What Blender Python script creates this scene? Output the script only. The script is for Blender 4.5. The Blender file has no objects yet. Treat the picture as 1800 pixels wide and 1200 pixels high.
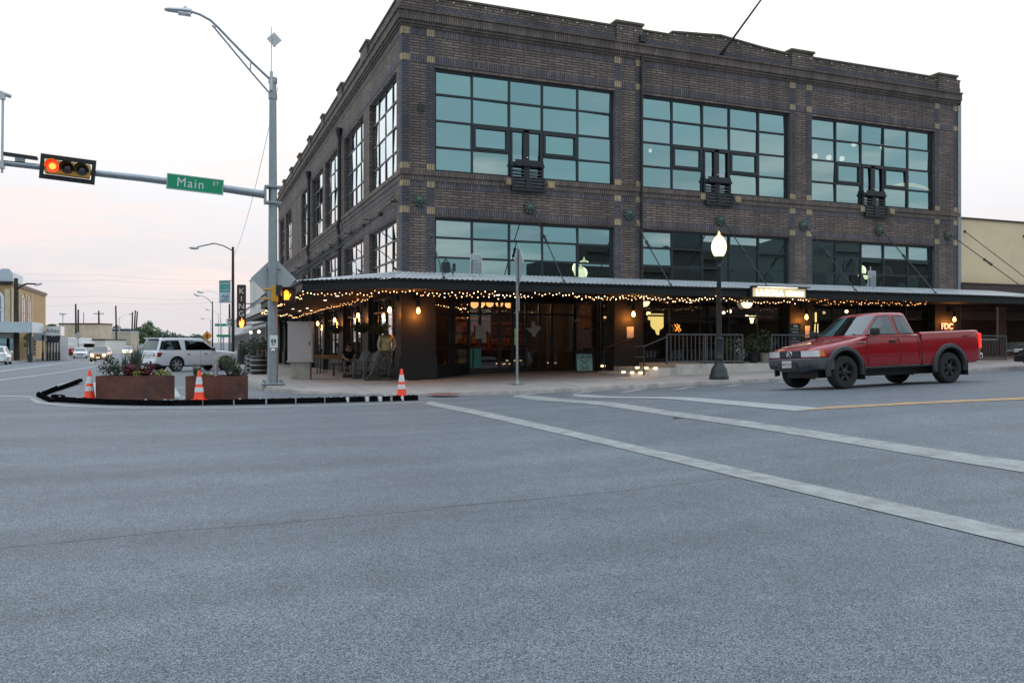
import bpy, bmesh, math, random
from mathutils import Vector, Matrix
random.seed(7)
SC = bpy.context.scene
COL = SC.collection
R = math.radians

# ------------------------------------------------------------------ camera
A = R(21.6); CA, SA = math.cos(A), math.sin(A); FPX = 1440.0; CZ = 1.35; HOR = 598.0
cam_data = bpy.data.cameras.new("camera"); cam = bpy.data.objects.new("camera", cam_data); COL.objects.link(cam)
cam.location = (0, 0, CZ); cam.rotation_euler = (R(90), 0, -A)
cam_data.lens = 28.8; cam_data.sensor_width = 36; cam_data.shift_y = 0.0011
cam_data.clip_start = 0.1; cam_data.clip_end = 4000
SC.camera = cam

# ------------------------------------------------------------------ sky, sun, exposure
W = bpy.data.worlds.new("World"); SC.world = W; W.use_nodes = True
SUN_AZ = Vector((0.469, 0.883, 0.0)); SUN_EL = R(3)
def world_nodes():
    nt = W.node_tree; N = nt.nodes; L = nt.links; N.clear()
    def n(t, **k):
        x = N.new(t)
        for a, b in k.items(): setattr(x, a, b)
        return x
    def math_(op, a, b=None, c=None):
        x = n("ShaderNodeMath", operation=op)
        for i, v in enumerate((a, b, c)):
            if v is None: continue
            if isinstance(v, (int, float)): x.inputs[i].default_value = v
            else: L.new(v, x.inputs[i])
        return x.outputs[0]
    def mix(f, a, b):
        x = n("ShaderNodeMix", data_type="RGBA")
        for s, v in ((x.inputs[0], f), (x.inputs[6], a), (x.inputs[7], b)):
            if isinstance(v, (int, float)): s.default_value = v
            elif isinstance(v, tuple): s.default_value = (*v, 1)
            else: L.new(v, s)
        return x.outputs[2]
    def ramp(v, lo, hi):
        x = n("ShaderNodeMapRange", interpolation_type="SMOOTHSTEP"); L.new(v, x.inputs[0])
        x.inputs[1].default_value = lo; x.inputs[2].default_value = hi
        return x.outputs[0]
    tc = n("ShaderNodeTexCoord"); sep = n("ShaderNodeSeparateXYZ"); L.new(tc.outputs["Generated"], sep.inputs[0])
    dot = n("ShaderNodeVectorMath", operation="DOT_PRODUCT"); L.new(tc.outputs["Generated"], dot.inputs[0]); dot.inputs[1].default_value = SUN_AZ
    west = ramp(dot.outputs["Value"], -0.75, 0.85)
    z = math_("MAXIMUM", sep.outputs["Z"], 0.0)
    zen = ramp(z, 0.30, 0.95)
    up = ramp(z, -0.03, 0.30)
    eastc = mix(up, (0.24, 0.285, 0.285), (0.37, 0.445, 0.46))
    glow = ramp(dot.outputs["Value"], 0.915, 0.99)
    lowc = mix(glow, (0.56, 0.53, 0.555), (1.25, 1.14, 1.08))
    hic = mix(glow, (0.79, 0.80, 0.82), (1.9, 1.82, 1.72))
    westc = mix(up, lowc, hic)
    base = mix(west, eastc, westc)
    base = mix(zen, base, (1.06, 1.18, 1.34))
    # thin pink cloud streaks low in the west
    mp = n("ShaderNodeMapping"); mp.inputs["Scale"].default_value = (1.6, 1.6, 9.0); L.new(tc.outputs["Generated"], mp.inputs[0])
    no = n("ShaderNodeTexNoise"); no.inputs["Scale"].default_value = 2.2; no.inputs["Detail"].default_value = 6; no.inputs["Roughness"].default_value = 0.55
    L.new(mp.outputs[0], no.inputs["Vector"])
    st = ramp(no.outputs["Fac"], 0.46, 0.70)
    band = math_("MULTIPLY", ramp(z, 0.02, 0.09), math_("SUBTRACT", 1.0, ramp(z, 0.16, 0.30)))
    pk = math_("MULTIPLY", math_("MULTIPLY", st, band), math_("SUBTRACT", 1.0, math_("MULTIPLY", glow, 0.8)))
    base = mix(math_("MULTIPLY", pk, 0.85), base, (0.82, 0.67, 0.62))
    st2 = ramp(no.outputs["Fac"], 0.30, 0.52)
    base = mix(math_("MULTIPLY", math_("SUBTRACT", 1.0, st2), 0.10), base, (0.78, 0.83, 0.90))
    sky = n("ShaderNodeTexSky", sky_type="NISHITA", sun_disc=False)
    sky.sun_elevation = SUN_EL; sky.sun_rotation = math.atan2(SUN_AZ.x, SUN_AZ.y); sky.air_density = 1.0; sky.dust_density = 1.5
    bg = n("ShaderNodeBackground"); L.new(base, bg.inputs[0]); bg.inputs[1].default_value = 1.0
    bg2 = n("ShaderNodeBackground"); L.new(sky.outputs[0], bg2.inputs[0]); bg2.inputs[1].default_value = 0.0025
    add = n("ShaderNodeAddShader"); L.new(bg.outputs[0], add.inputs[0]); L.new(bg2.outputs[0], add.inputs[1])
    out = n("ShaderNodeOutputWorld"); L.new(add.outputs[0], out.inputs[0])
world_nodes()
sun_l = bpy.data.lights.new("sun", "SUN"); sun_l.energy = 0.3; sun_l.angle = R(12); sun_l.color = (1.0, 0.80, 0.66)
sun = bpy.data.objects.new("sun", sun_l); COL.objects.link(sun)
sd = Vector((SUN_AZ.x * math.cos(SUN_EL), SUN_AZ.y * math.cos(SUN_EL), math.sin(SUN_EL)))
sun.rotation_euler = sd.to_track_quat("Z", "Y").to_euler()
SC.view_settings.view_transform = "Standard"; SC.view_settings.look = "None"
SC.view_settings.exposure = 0.42; SC.view_settings.gamma = 1.0
SC.cycles.use_denoising = True
SC.cycles.max_bounces = 8; SC.cycles.transparent_max_bounces = 16
SC.cycles.sample_clamp_indirect = 4.0

# ------------------------------------------------------------------ measuring helpers (photo point + distance -> place)
def at(u, v, d):
    l = (u - 900) / FPX * d
    return Vector((l * CA + d * SA, -l * SA + d * CA, CZ + (HOR - v) / FPX * d))
def onY(u, v, Y):
    t = (u - 900) / FPX
    return at(u, v, Y / (CA - t * SA))
def onX(u, v, X):
    t = (u - 900) / FPX
    return at(u, v, X / (t * CA + SA))
def sm(a, b, t):
    t = min(1, max(0, (t - a) / (b - a))); return t * t * (3 - 2 * t)
CROWN = [(-60, -.1), (0, 0), (6, .12), (11, .185), (13.8, .185), (18, .02), (20.9, -.10), (21.5, -.11), (400, -.11)]
def G(x, y):                                   # height of the road
    for (y0, c0), (y1, c1) in zip(CROWN, CROWN[1:]):
        if y0 <= y <= y1: cr = c0 + (c1 - c0) * sm(y0, y1, y); break
    else: cr = -.1
    q = x - 8; ex = .024 * (math.sqrt(q * q + 1) + q) / 2 if x < 60 else 1.25
    left = -.0095 * min(85, max(0, y - 20)) * (1 - sm(5, 9, x))
    return ex + sm(3, 10, x) * cr + left
def S(x, y):                                   # height of the pavement
    q = x - 8; ex = .024 * (math.sqrt(q * q + 1) + q) / 2
    if y > 26.05: return .14 + ex - .0095 * min(85, y - 26.05)
    return .02 + ex + .12 * max(0, (y - 20.9) / 5.15)
def ground_at(u, v, off=0.0, f=G):
    d = 15.0
    p = None
    for _ in range(40):
        p = at(u, v, d); z = f(p.x, p.y) + off
        nd = (CZ - z) * FPX / (v - HOR); d = d * .5 + nd * .5
    return Vector((p.x, p.y, f(p.x, p.y) + off))

# ------------------------------------------------------------------ materials
MATS = {}
def _new(name):
    m = bpy.data.materials.new(name); m.use_nodes = True; nt = m.node_tree
    return m, nt, nt.nodes, nt.links, nt.nodes["Principled BSDF"]
def mat(name, col, rough=.6, metal=0.0, var=.15, vs=3.0, bump=0.0, bs=40.0, coat=0.0, spec=.5, trans=0.0, stain=None, stain_s=1.5):
    if name in MATS: return MATS[name]
    m, nt, N, L, b = _new(name)
    g = N.new("ShaderNodeTexCoord")
    no = N.new("ShaderNodeTexNoise"); no.inputs["Scale"].default_value = vs; no.inputs["Detail"].default_value = 7; no.inputs["Roughness"].default_value = .62
    L.new(g.outputs["Object"], no.inputs["Vector"])
    r = N.new("ShaderNodeValToRGB"); L.new(no.outputs["Fac"], r.inputs[0])
    lo = tuple(c * (1 - var) for c in col); hi = tuple(min(1, c * (1 + var)) for c in col)
    r.color_ramp.elements[0].position = .28; r.color_ramp.elements[1].position = .72
    r.color_ramp.elements[0].color = (*lo, 1); r.color_ramp.elements[1].color = (*hi, 1)
    src = r.outputs[0]
    if stain:
        n2 = N.new("ShaderNodeTexNoise"); n2.inputs["Scale"].default_value = stain_s; n2.inputs["Detail"].default_value = 8; n2.inputs["Roughness"].default_value = .7
        L.new(g.outputs["Object"], n2.inputs["Vector"])
        r2 = N.new("ShaderNodeValToRGB"); r2.color_ramp.elements[0].position = .48; r2.color_ramp.elements[1].position = .66; L.new(n2.outputs["Fac"], r2.inputs[0])
        mx = N.new("ShaderNodeMix"); mx.data_type = "RGBA"; L.new(r2.outputs[0], mx.inputs[0]); L.new(src, mx.inputs[6]); mx.inputs[7].default_value = (*stain, 1)
        src = mx.outputs[2]
    L.new(src, b.inputs["Base Color"])
    b.inputs["Roughness"].default_value = rough; b.inputs["Metallic"].default_value = metal
    b.inputs["Coat Weight"].default_value = coat; b.inputs["Coat Roughness"].default_value = .05
    b.inputs["Specular IOR Level"].default_value = spec
    b.inputs["Transmission Weight"].default_value = trans
    if bump:
        n3 = N.new("ShaderNodeTexNoise"); n3.inputs["Scale"].default_value = bs; n3.inputs["Detail"].default_value = 5; L.new(g.outputs["Object"], n3.inputs["Vector"])
        bp = N.new("ShaderNodeBump"); bp.inputs["Strength"].default_value = bump; bp.inputs["Distance"].default_value = .02; L.new(n3.outputs["Fac"], bp.inputs["Height"]); L.new(bp.outputs[0], b.inputs["Normal"])
    MATS[name] = m; return m
def emi(name, col, s):
    if name in MATS: return MATS[name]
    m, nt, N, L, b = _new(name)
    b.inputs["Base Color"].default_value = (*[min(1, c) for c in col], 1); b.inputs["Emission Color"].default_value = (*col, 1); b.inputs["Emission Strength"].default_value = s
    MATS[name] = m; return m
def brick(name, field, dark, mortar, bw=.30, bh=.075, ms=.010, soldier=False, rough=.8, wear=.25):
    m, nt, N, L, b = _new(name)
    g = N.new("ShaderNodeNewGeometry"); s = N.new("ShaderNodeSeparateXYZ"); L.new(g.outputs["Position"], s.inputs[0])
    ad = N.new("ShaderNodeMath"); ad.operation = "ADD"; L.new(s.outputs[0], ad.inputs[0]); L.new(s.outputs[1], ad.inputs[1])
    cb = N.new("ShaderNodeCombineXYZ")
    if soldier: L.new(s.outputs[2], cb.inputs[0]); L.new(ad.outputs[0], cb.inputs[1])
    else: L.new(ad.outputs[0], cb.inputs[0]); L.new(s.outputs[2], cb.inputs[1])
    t = N.new("ShaderNodeTexBrick"); L.new(cb.outputs[0], t.inputs["Vector"])
    t.inputs["Color1"].default_value = (*field, 1); t.inputs["Color2"].default_value = (*dark, 1); t.inputs["Mortar"].default_value = (*mortar, 1)
    t.inputs["Scale"].default_value = 1; t.inputs["Brick Width"].default_value = bw; t.inputs["Row Height"].default_value = bh
    t.inputs["Mortar Size"].default_value = ms; t.inputs["Mortar Smooth"].default_value = .2; t.inputs["Bias"].default_value = 0
    no = N.new("ShaderNodeTexNoise"); no.inputs["Scale"].default_value = .7; no.inputs["Detail"].default_value = 9; no.inputs["Roughness"].default_value = .7; L.new(g.outputs["Position"], no.inputs["Vector"])
    mr = N.new("ShaderNodeMapRange"); L.new(no.outputs["Fac"], mr.inputs[0]); mr.inputs[1].default_value = .3; mr.inputs[2].default_value = .7; mr.inputs[3].default_value = 1 - wear; mr.inputs[4].default_value = 1 + wear
    mx = N.new("ShaderNodeVectorMath"); mx.operation = "SCALE"; L.new(t.outputs["Color"], mx.inputs[0]); L.new(mr.outputs[0], mx.inputs["Scale"])
    # faint pale bloom of salt on the brick
    n2 = N.new("ShaderNodeTexNoise"); n2.inputs["Scale"].default_value = 1.9; n2.inputs["Detail"].default_value = 10; n2.inputs["Roughness"].default_value = .75; L.new(g.outputs["Position"], n2.inputs["Vector"])
    r2 = N.new("ShaderNodeMapRange"); L.new(n2.outputs["Fac"], r2.inputs[0]); r2.inputs[1].default_value = .58; r2.inputs[2].default_value = .80; r2.inputs[4].default_value = .45
    mp = N.new("ShaderNodeMapping"); mp.inputs["Scale"].default_value = (1.1, 1.1, .10); L.new(g.outputs["Position"], mp.inputs[0])
    n4 = N.new("ShaderNodeTexNoise"); n4.inputs["Scale"].default_value = 2.0; n4.inputs["Detail"].default_value = 5; L.new(mp.outputs[0], n4.inputs["Vector"])
    r4 = N.new("ShaderNodeMapRange"); L.new(n4.outputs["Fac"], r4.inputs[0]); r4.inputs[1].default_value = .35; r4.inputs[2].default_value = .68; r4.inputs[3].default_value = 1.10; r4.inputs[4].default_value = .74
    m4 = N.new("ShaderNodeVectorMath"); m4.operation = "SCALE"; L.new(mx.outputs[0], m4.inputs[0]); L.new(r4.outputs[0], m4.inputs["Scale"])
    m2 = N.new("ShaderNodeMix"); m2.data_type = "RGBA"; L.new(r2.outputs[0], m2.inputs[0]); L.new(m4.outputs[0], m2.inputs[6]); m2.inputs[7].default_value = (field[0] * 1.7, field[1] * 1.65, field[2] * 1.6, 1)
    L.new(m2.outputs[2], b.inputs["Base Color"]); b.inputs["Roughness"].default_value = rough
    bp = N.new("ShaderNodeBump"); bp.inputs["Strength"].default_value = .5; bp.inputs["Distance"].default_value = .01; L.new(t.outputs["Fac"], bp.inputs["Height"]); bp.invert = True; L.new(bp.outputs[0], b.inputs["Normal"])
    MATS[name] = m; return m
def glass(name, tint, refl, thru, base=.75, edge=(1, 1, 1), rough=.0, wob=0.0, power=4.0):
    """window glass: a mirror-like coat (amount base at normal incidence, rising to the edge) over tinted see-through"""
    m = bpy.data.materials.new(name); m.use_nodes = True; nt = m.node_tree; N = nt.nodes; L = nt.links; N.clear()
    lw = N.new("ShaderNodeLayerWeight"); lw.inputs["Blend"].default_value = .5
    pw = N.new("ShaderNodeMath"); pw.operation = "POWER"; L.new(lw.outputs["Facing"], pw.inputs[0]); pw.inputs[1].default_value = power
    mc = N.new("ShaderNodeMix"); mc.data_type = "RGBA"; L.new(pw.outputs[0], mc.inputs[0]); mc.inputs[6].default_value = (*[t * refl for t in tint], 1); mc.inputs[7].default_value = (*edge, 1)
    gi = N.new("ShaderNodeNewGeometry"); vr = N.new("ShaderNodeValToRGB"); L.new(gi.outputs["Random Per Island"], vr.inputs[0]); e = vr.color_ramp.elements
    e[0].position = 0; e[0].color = (.84, .90, .92, 1); e[1].position = 1; e[1].color = (1.28, .95, 1.02, 1)
    for p_, c_ in ((.35, (1.0, 1.0, .98, 1)), (.70, (.96, 1.04, 1.02, 1)), (.84, (1.0, .98, 1.0, 1))): q_ = e.new(p_); q_.color = c_
    vm = N.new("ShaderNodeVectorMath"); vm.operation = "MULTIPLY"; L.new(mc.outputs[2], vm.inputs[0]); L.new(vr.outputs[0], vm.inputs[1])
    gl = N.new("ShaderNodeBsdfGlossy"); gl.inputs["Roughness"].default_value = rough; L.new(vm.outputs[0], gl.inputs["Color"])
    tr = N.new("ShaderNodeBsdfTransparent"); tr.inputs["Color"].default_value = (*thru, 1)
    fr = N.new("ShaderNodeMath"); fr.operation = "MULTIPLY_ADD"; L.new(pw.outputs[0], fr.inputs[0]); fr.inputs[1].default_value = 1 - base; fr.inputs[2].default_value = base
    ms = N.new("ShaderNodeMixShader"); L.new(fr.outputs[0], ms.inputs[0]); L.new(tr.outputs[0], ms.inputs[1]); L.new(gl.outputs[0], ms.inputs[2])
    if wob:
        no = N.new("ShaderNodeTexNoise"); no.inputs["Scale"].default_value = .8; g = N.new("ShaderNodeNewGeometry"); L.new(g.outputs["Position"], no.inputs["Vector"])
        bp = N.new("ShaderNodeBump"); bp.inputs["Strength"].default_value = wob; bp.inputs["Distance"].default_value = .05; L.new(no.outputs["Fac"], bp.inputs["Height"]); L.new(bp.outputs[0], gl.inputs["Normal"])
    o = N.new("ShaderNodeOutputMaterial"); L.new(ms.outputs[0], o.inputs[0])
    MATS[name] = m; return m

def asphalt():
    m, nt, N, L, b = _new("asphalt")
    g = N.new("ShaderNodeNewGeometry"); P = g.outputs["Position"]
    def noise(s, d=4, r=.6):
        x = N.new("ShaderNodeTexNoise"); x.inputs["Scale"].default_value = s; x.inputs["Detail"].default_value = d; x.inputs["Roughness"].default_value = r; L.new(P, x.inputs["Vector"]); return x.outputs["Fac"]
    def rng(v, a, b_, c, d):
        x = N.new("ShaderNodeMapRange"); L.new(v, x.inputs[0])
        for i, q in enumerate((a, b_, c, d)): x.inputs[i + 1].default_value = q
        return x.outputs[0]
    def mul(a, b_):
        x = N.new("ShaderNodeMath"); x.operation = "MULTIPLY"; L.new(a, x.inputs[0]); L.new(b_, x.inputs[1]); return x.outputs[0]
    vo = N.new("ShaderNodeTexVoronoi"); vo.inputs["Scale"].default_value = 165; L.new(P, vo.inputs["Vector"])
    vs = N.new("ShaderNodeSeparateColor"); L.new(vo.outputs["Color"], vs.inputs[0])
    stone = rng(vs.outputs[0], 0, 1, .26, 1.85)                 # each stone chip has its own shade
    gap = rng(vo.outputs["Distance"], .30, .75, 1.0, .50)      # tar between the chips
    fine = rng(noise(210, 2), .3, .7, .70, 1.30)
    patch = rng(noise(.35, 6, .6), .3, .7, .86, 1.13)
    mid = rng(noise(3.2, 6, .7), .3, .7, .88, 1.12)
    f = mul(mul(mul(stone, gap), fine), mul(patch, mid))
    v3 = N.new("ShaderNodeTexVoronoi"); v3.inputs["Scale"].default_value = .9; v3.inputs["Randomness"].default_value = 1
    wv = N.new("ShaderNodeTexNoise"); wv.inputs["Scale"].default_value = 9; wv.inputs["Detail"].default_value = 3; L.new(P, wv.inputs["Vector"])
    va = N.new("ShaderNodeVectorMath"); va.operation = "MULTIPLY_ADD"; L.new(wv.outputs["Color"], va.inputs[0]); va.inputs[1].default_value = (.16, .16, .16); L.new(P, va.inputs[2]); L.new(va.outputs[0], v3.inputs["Vector"])
    f = mul(f, rng(v3.outputs["Distance"], .03, .075, .76, 1.0))
    # darker wheel lanes along the cross street
    s = N.new("ShaderNodeSeparateXYZ"); L.new(P, s.inputs[0])
    mp = N.new("ShaderNodeMapping"); mp.inputs["Scale"].default_value = (.05, .9, 1); L.new(P, mp.inputs[0])
    nl = N.new("ShaderNodeTexNoise"); nl.inputs["Scale"].default_value = 1.0; nl.inputs["Detail"].default_value = 3; L.new(mp.outputs[0], nl.inputs["Vector"])
    f = mul(f, rng(nl.outputs["Fac"], .3, .7, .82, 1.14))
    sc = N.new("ShaderNodeVectorMath"); sc.operation = "SCALE"; sc.inputs[0].default_value = (.162, .190, .220); L.new(f, sc.inputs["Scale"])
    L.new(sc.outputs[0], b.inputs["Base Color"]); b.inputs["Roughness"].default_value = .65; b.inputs["Specular IOR Level"].default_value = .45
    bp = N.new("ShaderNodeBump"); bp.inputs["Strength"].default_value = .35; bp.inputs["Distance"].default_value = .004; bp.invert = True
    L.new(vo.outputs["Distance"], bp.inputs["Height"]); L.new(bp.outputs[0], b.inputs["Normal"])
    MATS["asphalt"] = m; return m
def paint(name, col, keep=.62):
    """road paint worn through to the asphalt"""
    m, nt, N, L, b = _new(name)
    g = N.new("ShaderNodeNewGeometry")
    n1 = N.new("ShaderNodeTexNoise"); n1.inputs["Scale"].default_value = 4.5; n1.inputs["Detail"].default_value = 12; n1.inputs["Roughness"].default_value = .8; L.new(g.outputs["Position"], n1.inputs["Vector"])
    mr = N.new("ShaderNodeMapRange"); L.new(n1.outputs["Fac"], mr.inputs[0]); mr.inputs[1].default_value = keep - .12; mr.inputs[2].default_value = keep + .10
    n2 = N.new("ShaderNodeTexNoise"); n2.inputs["Scale"].default_value = 120; n2.inputs["Detail"].default_value = 2; L.new(g.outputs["Position"], n2.inputs["Vector"])
    m2 = N.new("ShaderNodeMapRange"); L.new(n2.outputs["Fac"], m2.inputs[0]); m2.inputs[1].default_value = .3; m2.inputs[2].default_value = .7; m2.inputs[3].default_value = .75; m2.inputs[4].default_value = 1.2
    mx = N.new("ShaderNodeMix"); mx.data_type = "RGBA"; L.new(mr.outputs[0], mx.inputs[0]); mx.inputs[6].default_value = (*col, 1); mx.inputs[7].default_value = (.2, .2, .205, 1)
    sc = N.new("ShaderNodeVectorMath"); sc.operation = "SCALE"; L.new(mx.outputs[2], sc.inputs[0]); L.new(m2.outputs[0], sc.inputs["Scale"])
    L.new(sc.outputs[0], b.inputs["Base Color"]); b.inputs["Roughness"].default_value = .75
    MATS[name] = m; return m
def concrete(name, col, slab=1.5):
    m, nt, N, L, b = _new(name)
    g = N.new("ShaderNodeNewGeometry"); P = g.outputs["Position"]
    t = N.new("ShaderNodeTexBrick"); L.new(P, t.inputs["Vector"]); t.offset = 0
    t.inputs["Scale"].default_value = 1; t.inputs["Brick Width"].default_value = slab; t.inputs["Row Height"].default_value = slab; t.inputs["Mortar Size"].default_value = .012; t.inputs["Mortar Smooth"].default_value = .3
    t.inputs["Color1"].default_value = (*col, 1); t.inputs["Color2"].default_value = (*[c * .86 for c in col], 1); t.inputs["Mortar"].default_value = (*[c * .45 for c in col], 1)
    src = t.outputs["Color"]
    for s_, lo, hi, r in ((.9, .80, 1.15, .7), (14, .88, 1.1, .7), (120, .85, 1.15, .5)):
        n1 = N.new("ShaderNodeTexNoise"); n1.inputs["Scale"].default_value = s_; n1.inputs["Detail"].default_value = 8; n1.inputs["Roughness"].default_value = r; L.new(P, n1.inputs["Vector"])
        mr = N.new("ShaderNodeMapRange"); L.new(n1.outputs["Fac"], mr.inputs[0]); mr.inputs[1].default_value = .3; mr.inputs[2].default_value = .7; mr.inputs[3].default_value = lo; mr.inputs[4].default_value = hi
        sc = N.new("ShaderNodeVectorMath"); sc.operation = "SCALE"; L.new(src, sc.inputs[0]); L.new(mr.outputs[0], sc.inputs["Scale"]); src = sc.outputs[0]
    L.new(src, b.inputs["Base Color"]); b.inputs["Roughness"].default_value = .85
    MATS[name] = m; return m

asphalt(); concrete("pavement_concrete", (.37, .345, .33)); paint("white_paint", (.34, .37, .365), .53); paint("faded_paint", (.36, .39, .39), .60); paint("yellow_paint", (.50, .30, .12), .54)
brick("field_brick", (.265, .200, .170), (.165, .122, .106), (.058, .050, .047), .46, .092, .020)
brick("dark_brick", (.092, .092, .122), (.145, .132, .150), (.045, .042, .044), .22, .085, .012)
brick("soldier_brick", (.098, .096, .125), (.180, .148, .142), (.045, .042, .042), .40, .085, .013, soldier=True)
brick("cornice_brick", (.215, .168, .142), (.140, .112, .098), (.05, .044, .040), .40, .085, .013, soldier=True)
brick("accent_brick", (.52, .40, .24), (.44, .335, .20), (.20, .15, .10), .5, .085, .012, soldier=True, wear=.12)
brick("red_brick", (.17, .085, .06), (.13, .065, .05), (.12, .09, .08))
mat("black_metal", (.018, .022, .026), .45, .0, .2)
mat("window_frame_metal", (.020, .028, .036), .4, .0, .15)
mat("charcoal_paint", (.021, .022, .022), .6, 0, .2, 2, stain=(.020, .021, .021), stain_s=2, spec=.3); mat("fascia_paint", (.017, .021, .022), .55, 0, .2, 2, spec=.3); mat("across_brick", (.05, .035, .03), .9); mat("across_stone", (.10, .095, .085), .9)
mat("dark_timber", (.012, .011, .010), .7, spec=.2)
mat("galvanized", (.32, .36, .39), .45, .7, .16, 9, bump=.1, bs=30)
mat("galvanized_roof", (.56, .60, .63), .45, .35, .14, 1.2, stain=(.42, .42, .41))
mat("aluminium", (.55, .58, .60), .4, .5, .08)
mat("cabinet_metal", (.46, .43, .42), .5, .3, .08)
mat("concrete_plinth", (.36, .34, .30), .85, 0, .2, 4, bump=.2)
mat("white_concrete", (.55, .53, .49), .8, 0, .16, 2, stain=(.42, .40, .37))
mat("corten", (.135, .050, .035), .75, .1, .4, 3.5, bump=.15, stain=(.050, .030, .027), stain_s=1.3)
mat("rubber", (.006, .006, .0065), 1.0, 0, .4, 8, bump=.3, spec=.0)
mat("tyre_rubber", (.022, .022, .023), .85, 0, .2)
mat("cone_orange", (.95, .055, .012), .45, 0, .1, 6)
mat("reflective_white", (.74, .76, .78), .4, 0, .08)
mat("white_trim", (.72, .73, .73), .5, 0, .1)
mat("red_car_paint", (.29, .003, .009), .25, .0, .03, 2, coat=.65)
mat("white_car_paint", (.78, .81, .85), .25, 0, .02, coat=.7)
mat("bronze_car_paint", (.16, .085, .04), .3, .4, .03, coat=.7)
mat("silver_car_paint", (.40, .42, .45), .3, .4, .03, coat=.7)
mat("black_car_paint", (.012, .012, .014), .2, .1, .02, coat=.8)
mat("grey_plastic", (.075, .085, .095), .5, 0, .12, 4)
mat("dark_plastic", (.02, .021, .023), .5, 0, .1)
mat("chrome", (.75, .76, .78), .12, 1, .05)
mat("headlamp_glass", (.80, .82, .84), .08, .3, .05, coat=1)
mat("amber_lens", (.75, .20, .02), .15, 0, .05, coat=1)
mat("tail_lens", (.30, .01, .012), .15, 0, .05, coat=1)
mat("sign_green", (.005, .30, .145), .4, 0, .06)
mat("signal_yellow", (.60, .30, .03), .5, 0, .1)
mat("signal_dark", (.015, .016, .014), .6)
mat("sign_back", (.42, .46, .49), .45, .4, .07)
mat("orange_sign", (.75, .28, .02), .5)
mat("teal_board", (.36, .64, .62), .5, 0, .08)
mat("ink", (.02, .03, .035), .6)
mat("beige_stucco", (.80, .64, .42), .85, 0, .08, 1.2, bump=.15, bs=25, stain=(.72, .57, .38), stain_s=.6)
mat("brown_trim", (.055, .036, .034), .6)
mat("white_stucco", (.62, .62, .60), .85, 0, .08, 1)
mat("tan_stucco", (.60, .51, .38), .85, 0, .15, .6, stain=(.46, .38, .28), stain_s=.4)
mat("pale_blue_paint", (.48, .57, .64), .6, 0, .06)
mat("ochre_wall", (.40, .27, .12), .8, 0, .15, .8)
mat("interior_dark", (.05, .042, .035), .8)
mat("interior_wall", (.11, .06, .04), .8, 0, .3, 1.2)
mat("ceiling_white", (.5, .48, .45), .8)
mat("wood", (.20, .085, .035), .55, 0, .3, 5)
mat("dark_wood", (.055, .03, .018), .6, 0, .3, 5)
mat("timber_pole", (.045, .036, .030), .85, 0, .3, 4)
mat("chair_grey", (.13, .145, .16), .5, 0, .1)
mat("soil", (.04, .028, .02), .95, 0, .4, 12)
for nm, c in (("leaf_green", (.055, .085, .03)), ("leaf_dark", (.03, .05, .022)), ("leaf_lime", (.20, .24, .04)), ("leaf_red", (.14, .018, .022)), ("leaf_grey", (.11, .14, .10)), ("leaf_tree", (.13, .19, .085)), ("leaf_hazed", (.20, .25, .20)), ("petal_white", (.65, .60, .62))):  # farthest tree green is paled, distance haze painted into its colour
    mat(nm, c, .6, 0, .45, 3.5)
mat("skin", (.36, .20, .14), .5, 0, .06)
mat("dark_cloth", (.022, .024, .03), .85); mat("blue_cloth", (.03, .05, .11), .85); mat("black_cloth", (.012, .012, .013), .9); mat("grey_cloth", (.12, .12, .125), .85)
mat("hair", (.02, .014, .01), .7)
mat("statue_gold", (.36, .27, .14), .42, .55, .35, 9, bump=.2); mat("statue_dark", (.075, .07, .06), .55, .4, .35, 7, bump=.2)
mat("verdigris", (.09, .13, .115), .6, .3, .5, 25, bump=.3, bs=60)
mat("banner_teal", (.10, .36, .34), .7); mat("banner_blue", (.45, .58, .66), .7)
mat("ada_red", (.20, .085, .07), .8, 0, .2, 4, bump=.5, bs=120)
mat("paper", (.55, .53, .50), .8, 0, .2, 8)
emi("bulb_warm", (1.0, .66, .32), 6.0); emi("bulb_dim", (1.0, .46, .16), 3.0); emi("tube_soft", (1.0, .76, .40), 1.3); emi("cap_glow", (1.0, .72, .38), .75); emi("bulb_orange", (1.0, .46, .12), 9.0); emi("globe_cream", (1.0, .84, .52), 1.3); emi("globe_amber", (1.0, .50, .17), 1.3); emi("lamp_globe", (1.0, .74, .42), 1.5)
emi("red_light", (1.0, .028, .012), 2.2); emi("red_core", (1.0, .26, .03), 2.2); emi("hand_orange", (1.0, .26, .02), 2.6); emi("headlight_on", (1.0, .80, .45), 9.0); emi("brake_red", (1.0, .03, .02), .9)
emi("neon_yellow", (1.0, .78, .25), .85); emi("neon_cream", (1.0, .85, .45), 2.2); emi("neon_red", (1.0, .30, .22), 1.3); emi("sign_white", (1.0, .93, .74), 1.8); emi("sign_panel", (1.0, .80, .48), .22); emi("neon_orange", (1.0, .32, .05), 1.6); emi("ceiling_spot", (1.0, .88, .7), 2.5); emi("step_light", (1.0, .66, .30), 4.5); emi("teal_glow", (.35, .8, .75), 1.2); emi("lit_ceiling", (1.0, .42, .14), .55)
glass("window_glass", (.49, .77, .84), .77, (.55, .62, .62), .80)
glass("side_glass", (.55, .80, .88), .95, (.5, .55, .55), .85, power=1.6)
glass("side_shop_glass", (.8, .85, .9), 1.0, (.55, .55, .53), .12, power=1.5)
glass("shop_glass", (.92, .96, 1.0), 1.0, (.72, .72, .70), .09)
glass("car_glass", (.85, .95, 1.0), 1.0, (.10, .12, .12), .16)

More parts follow.
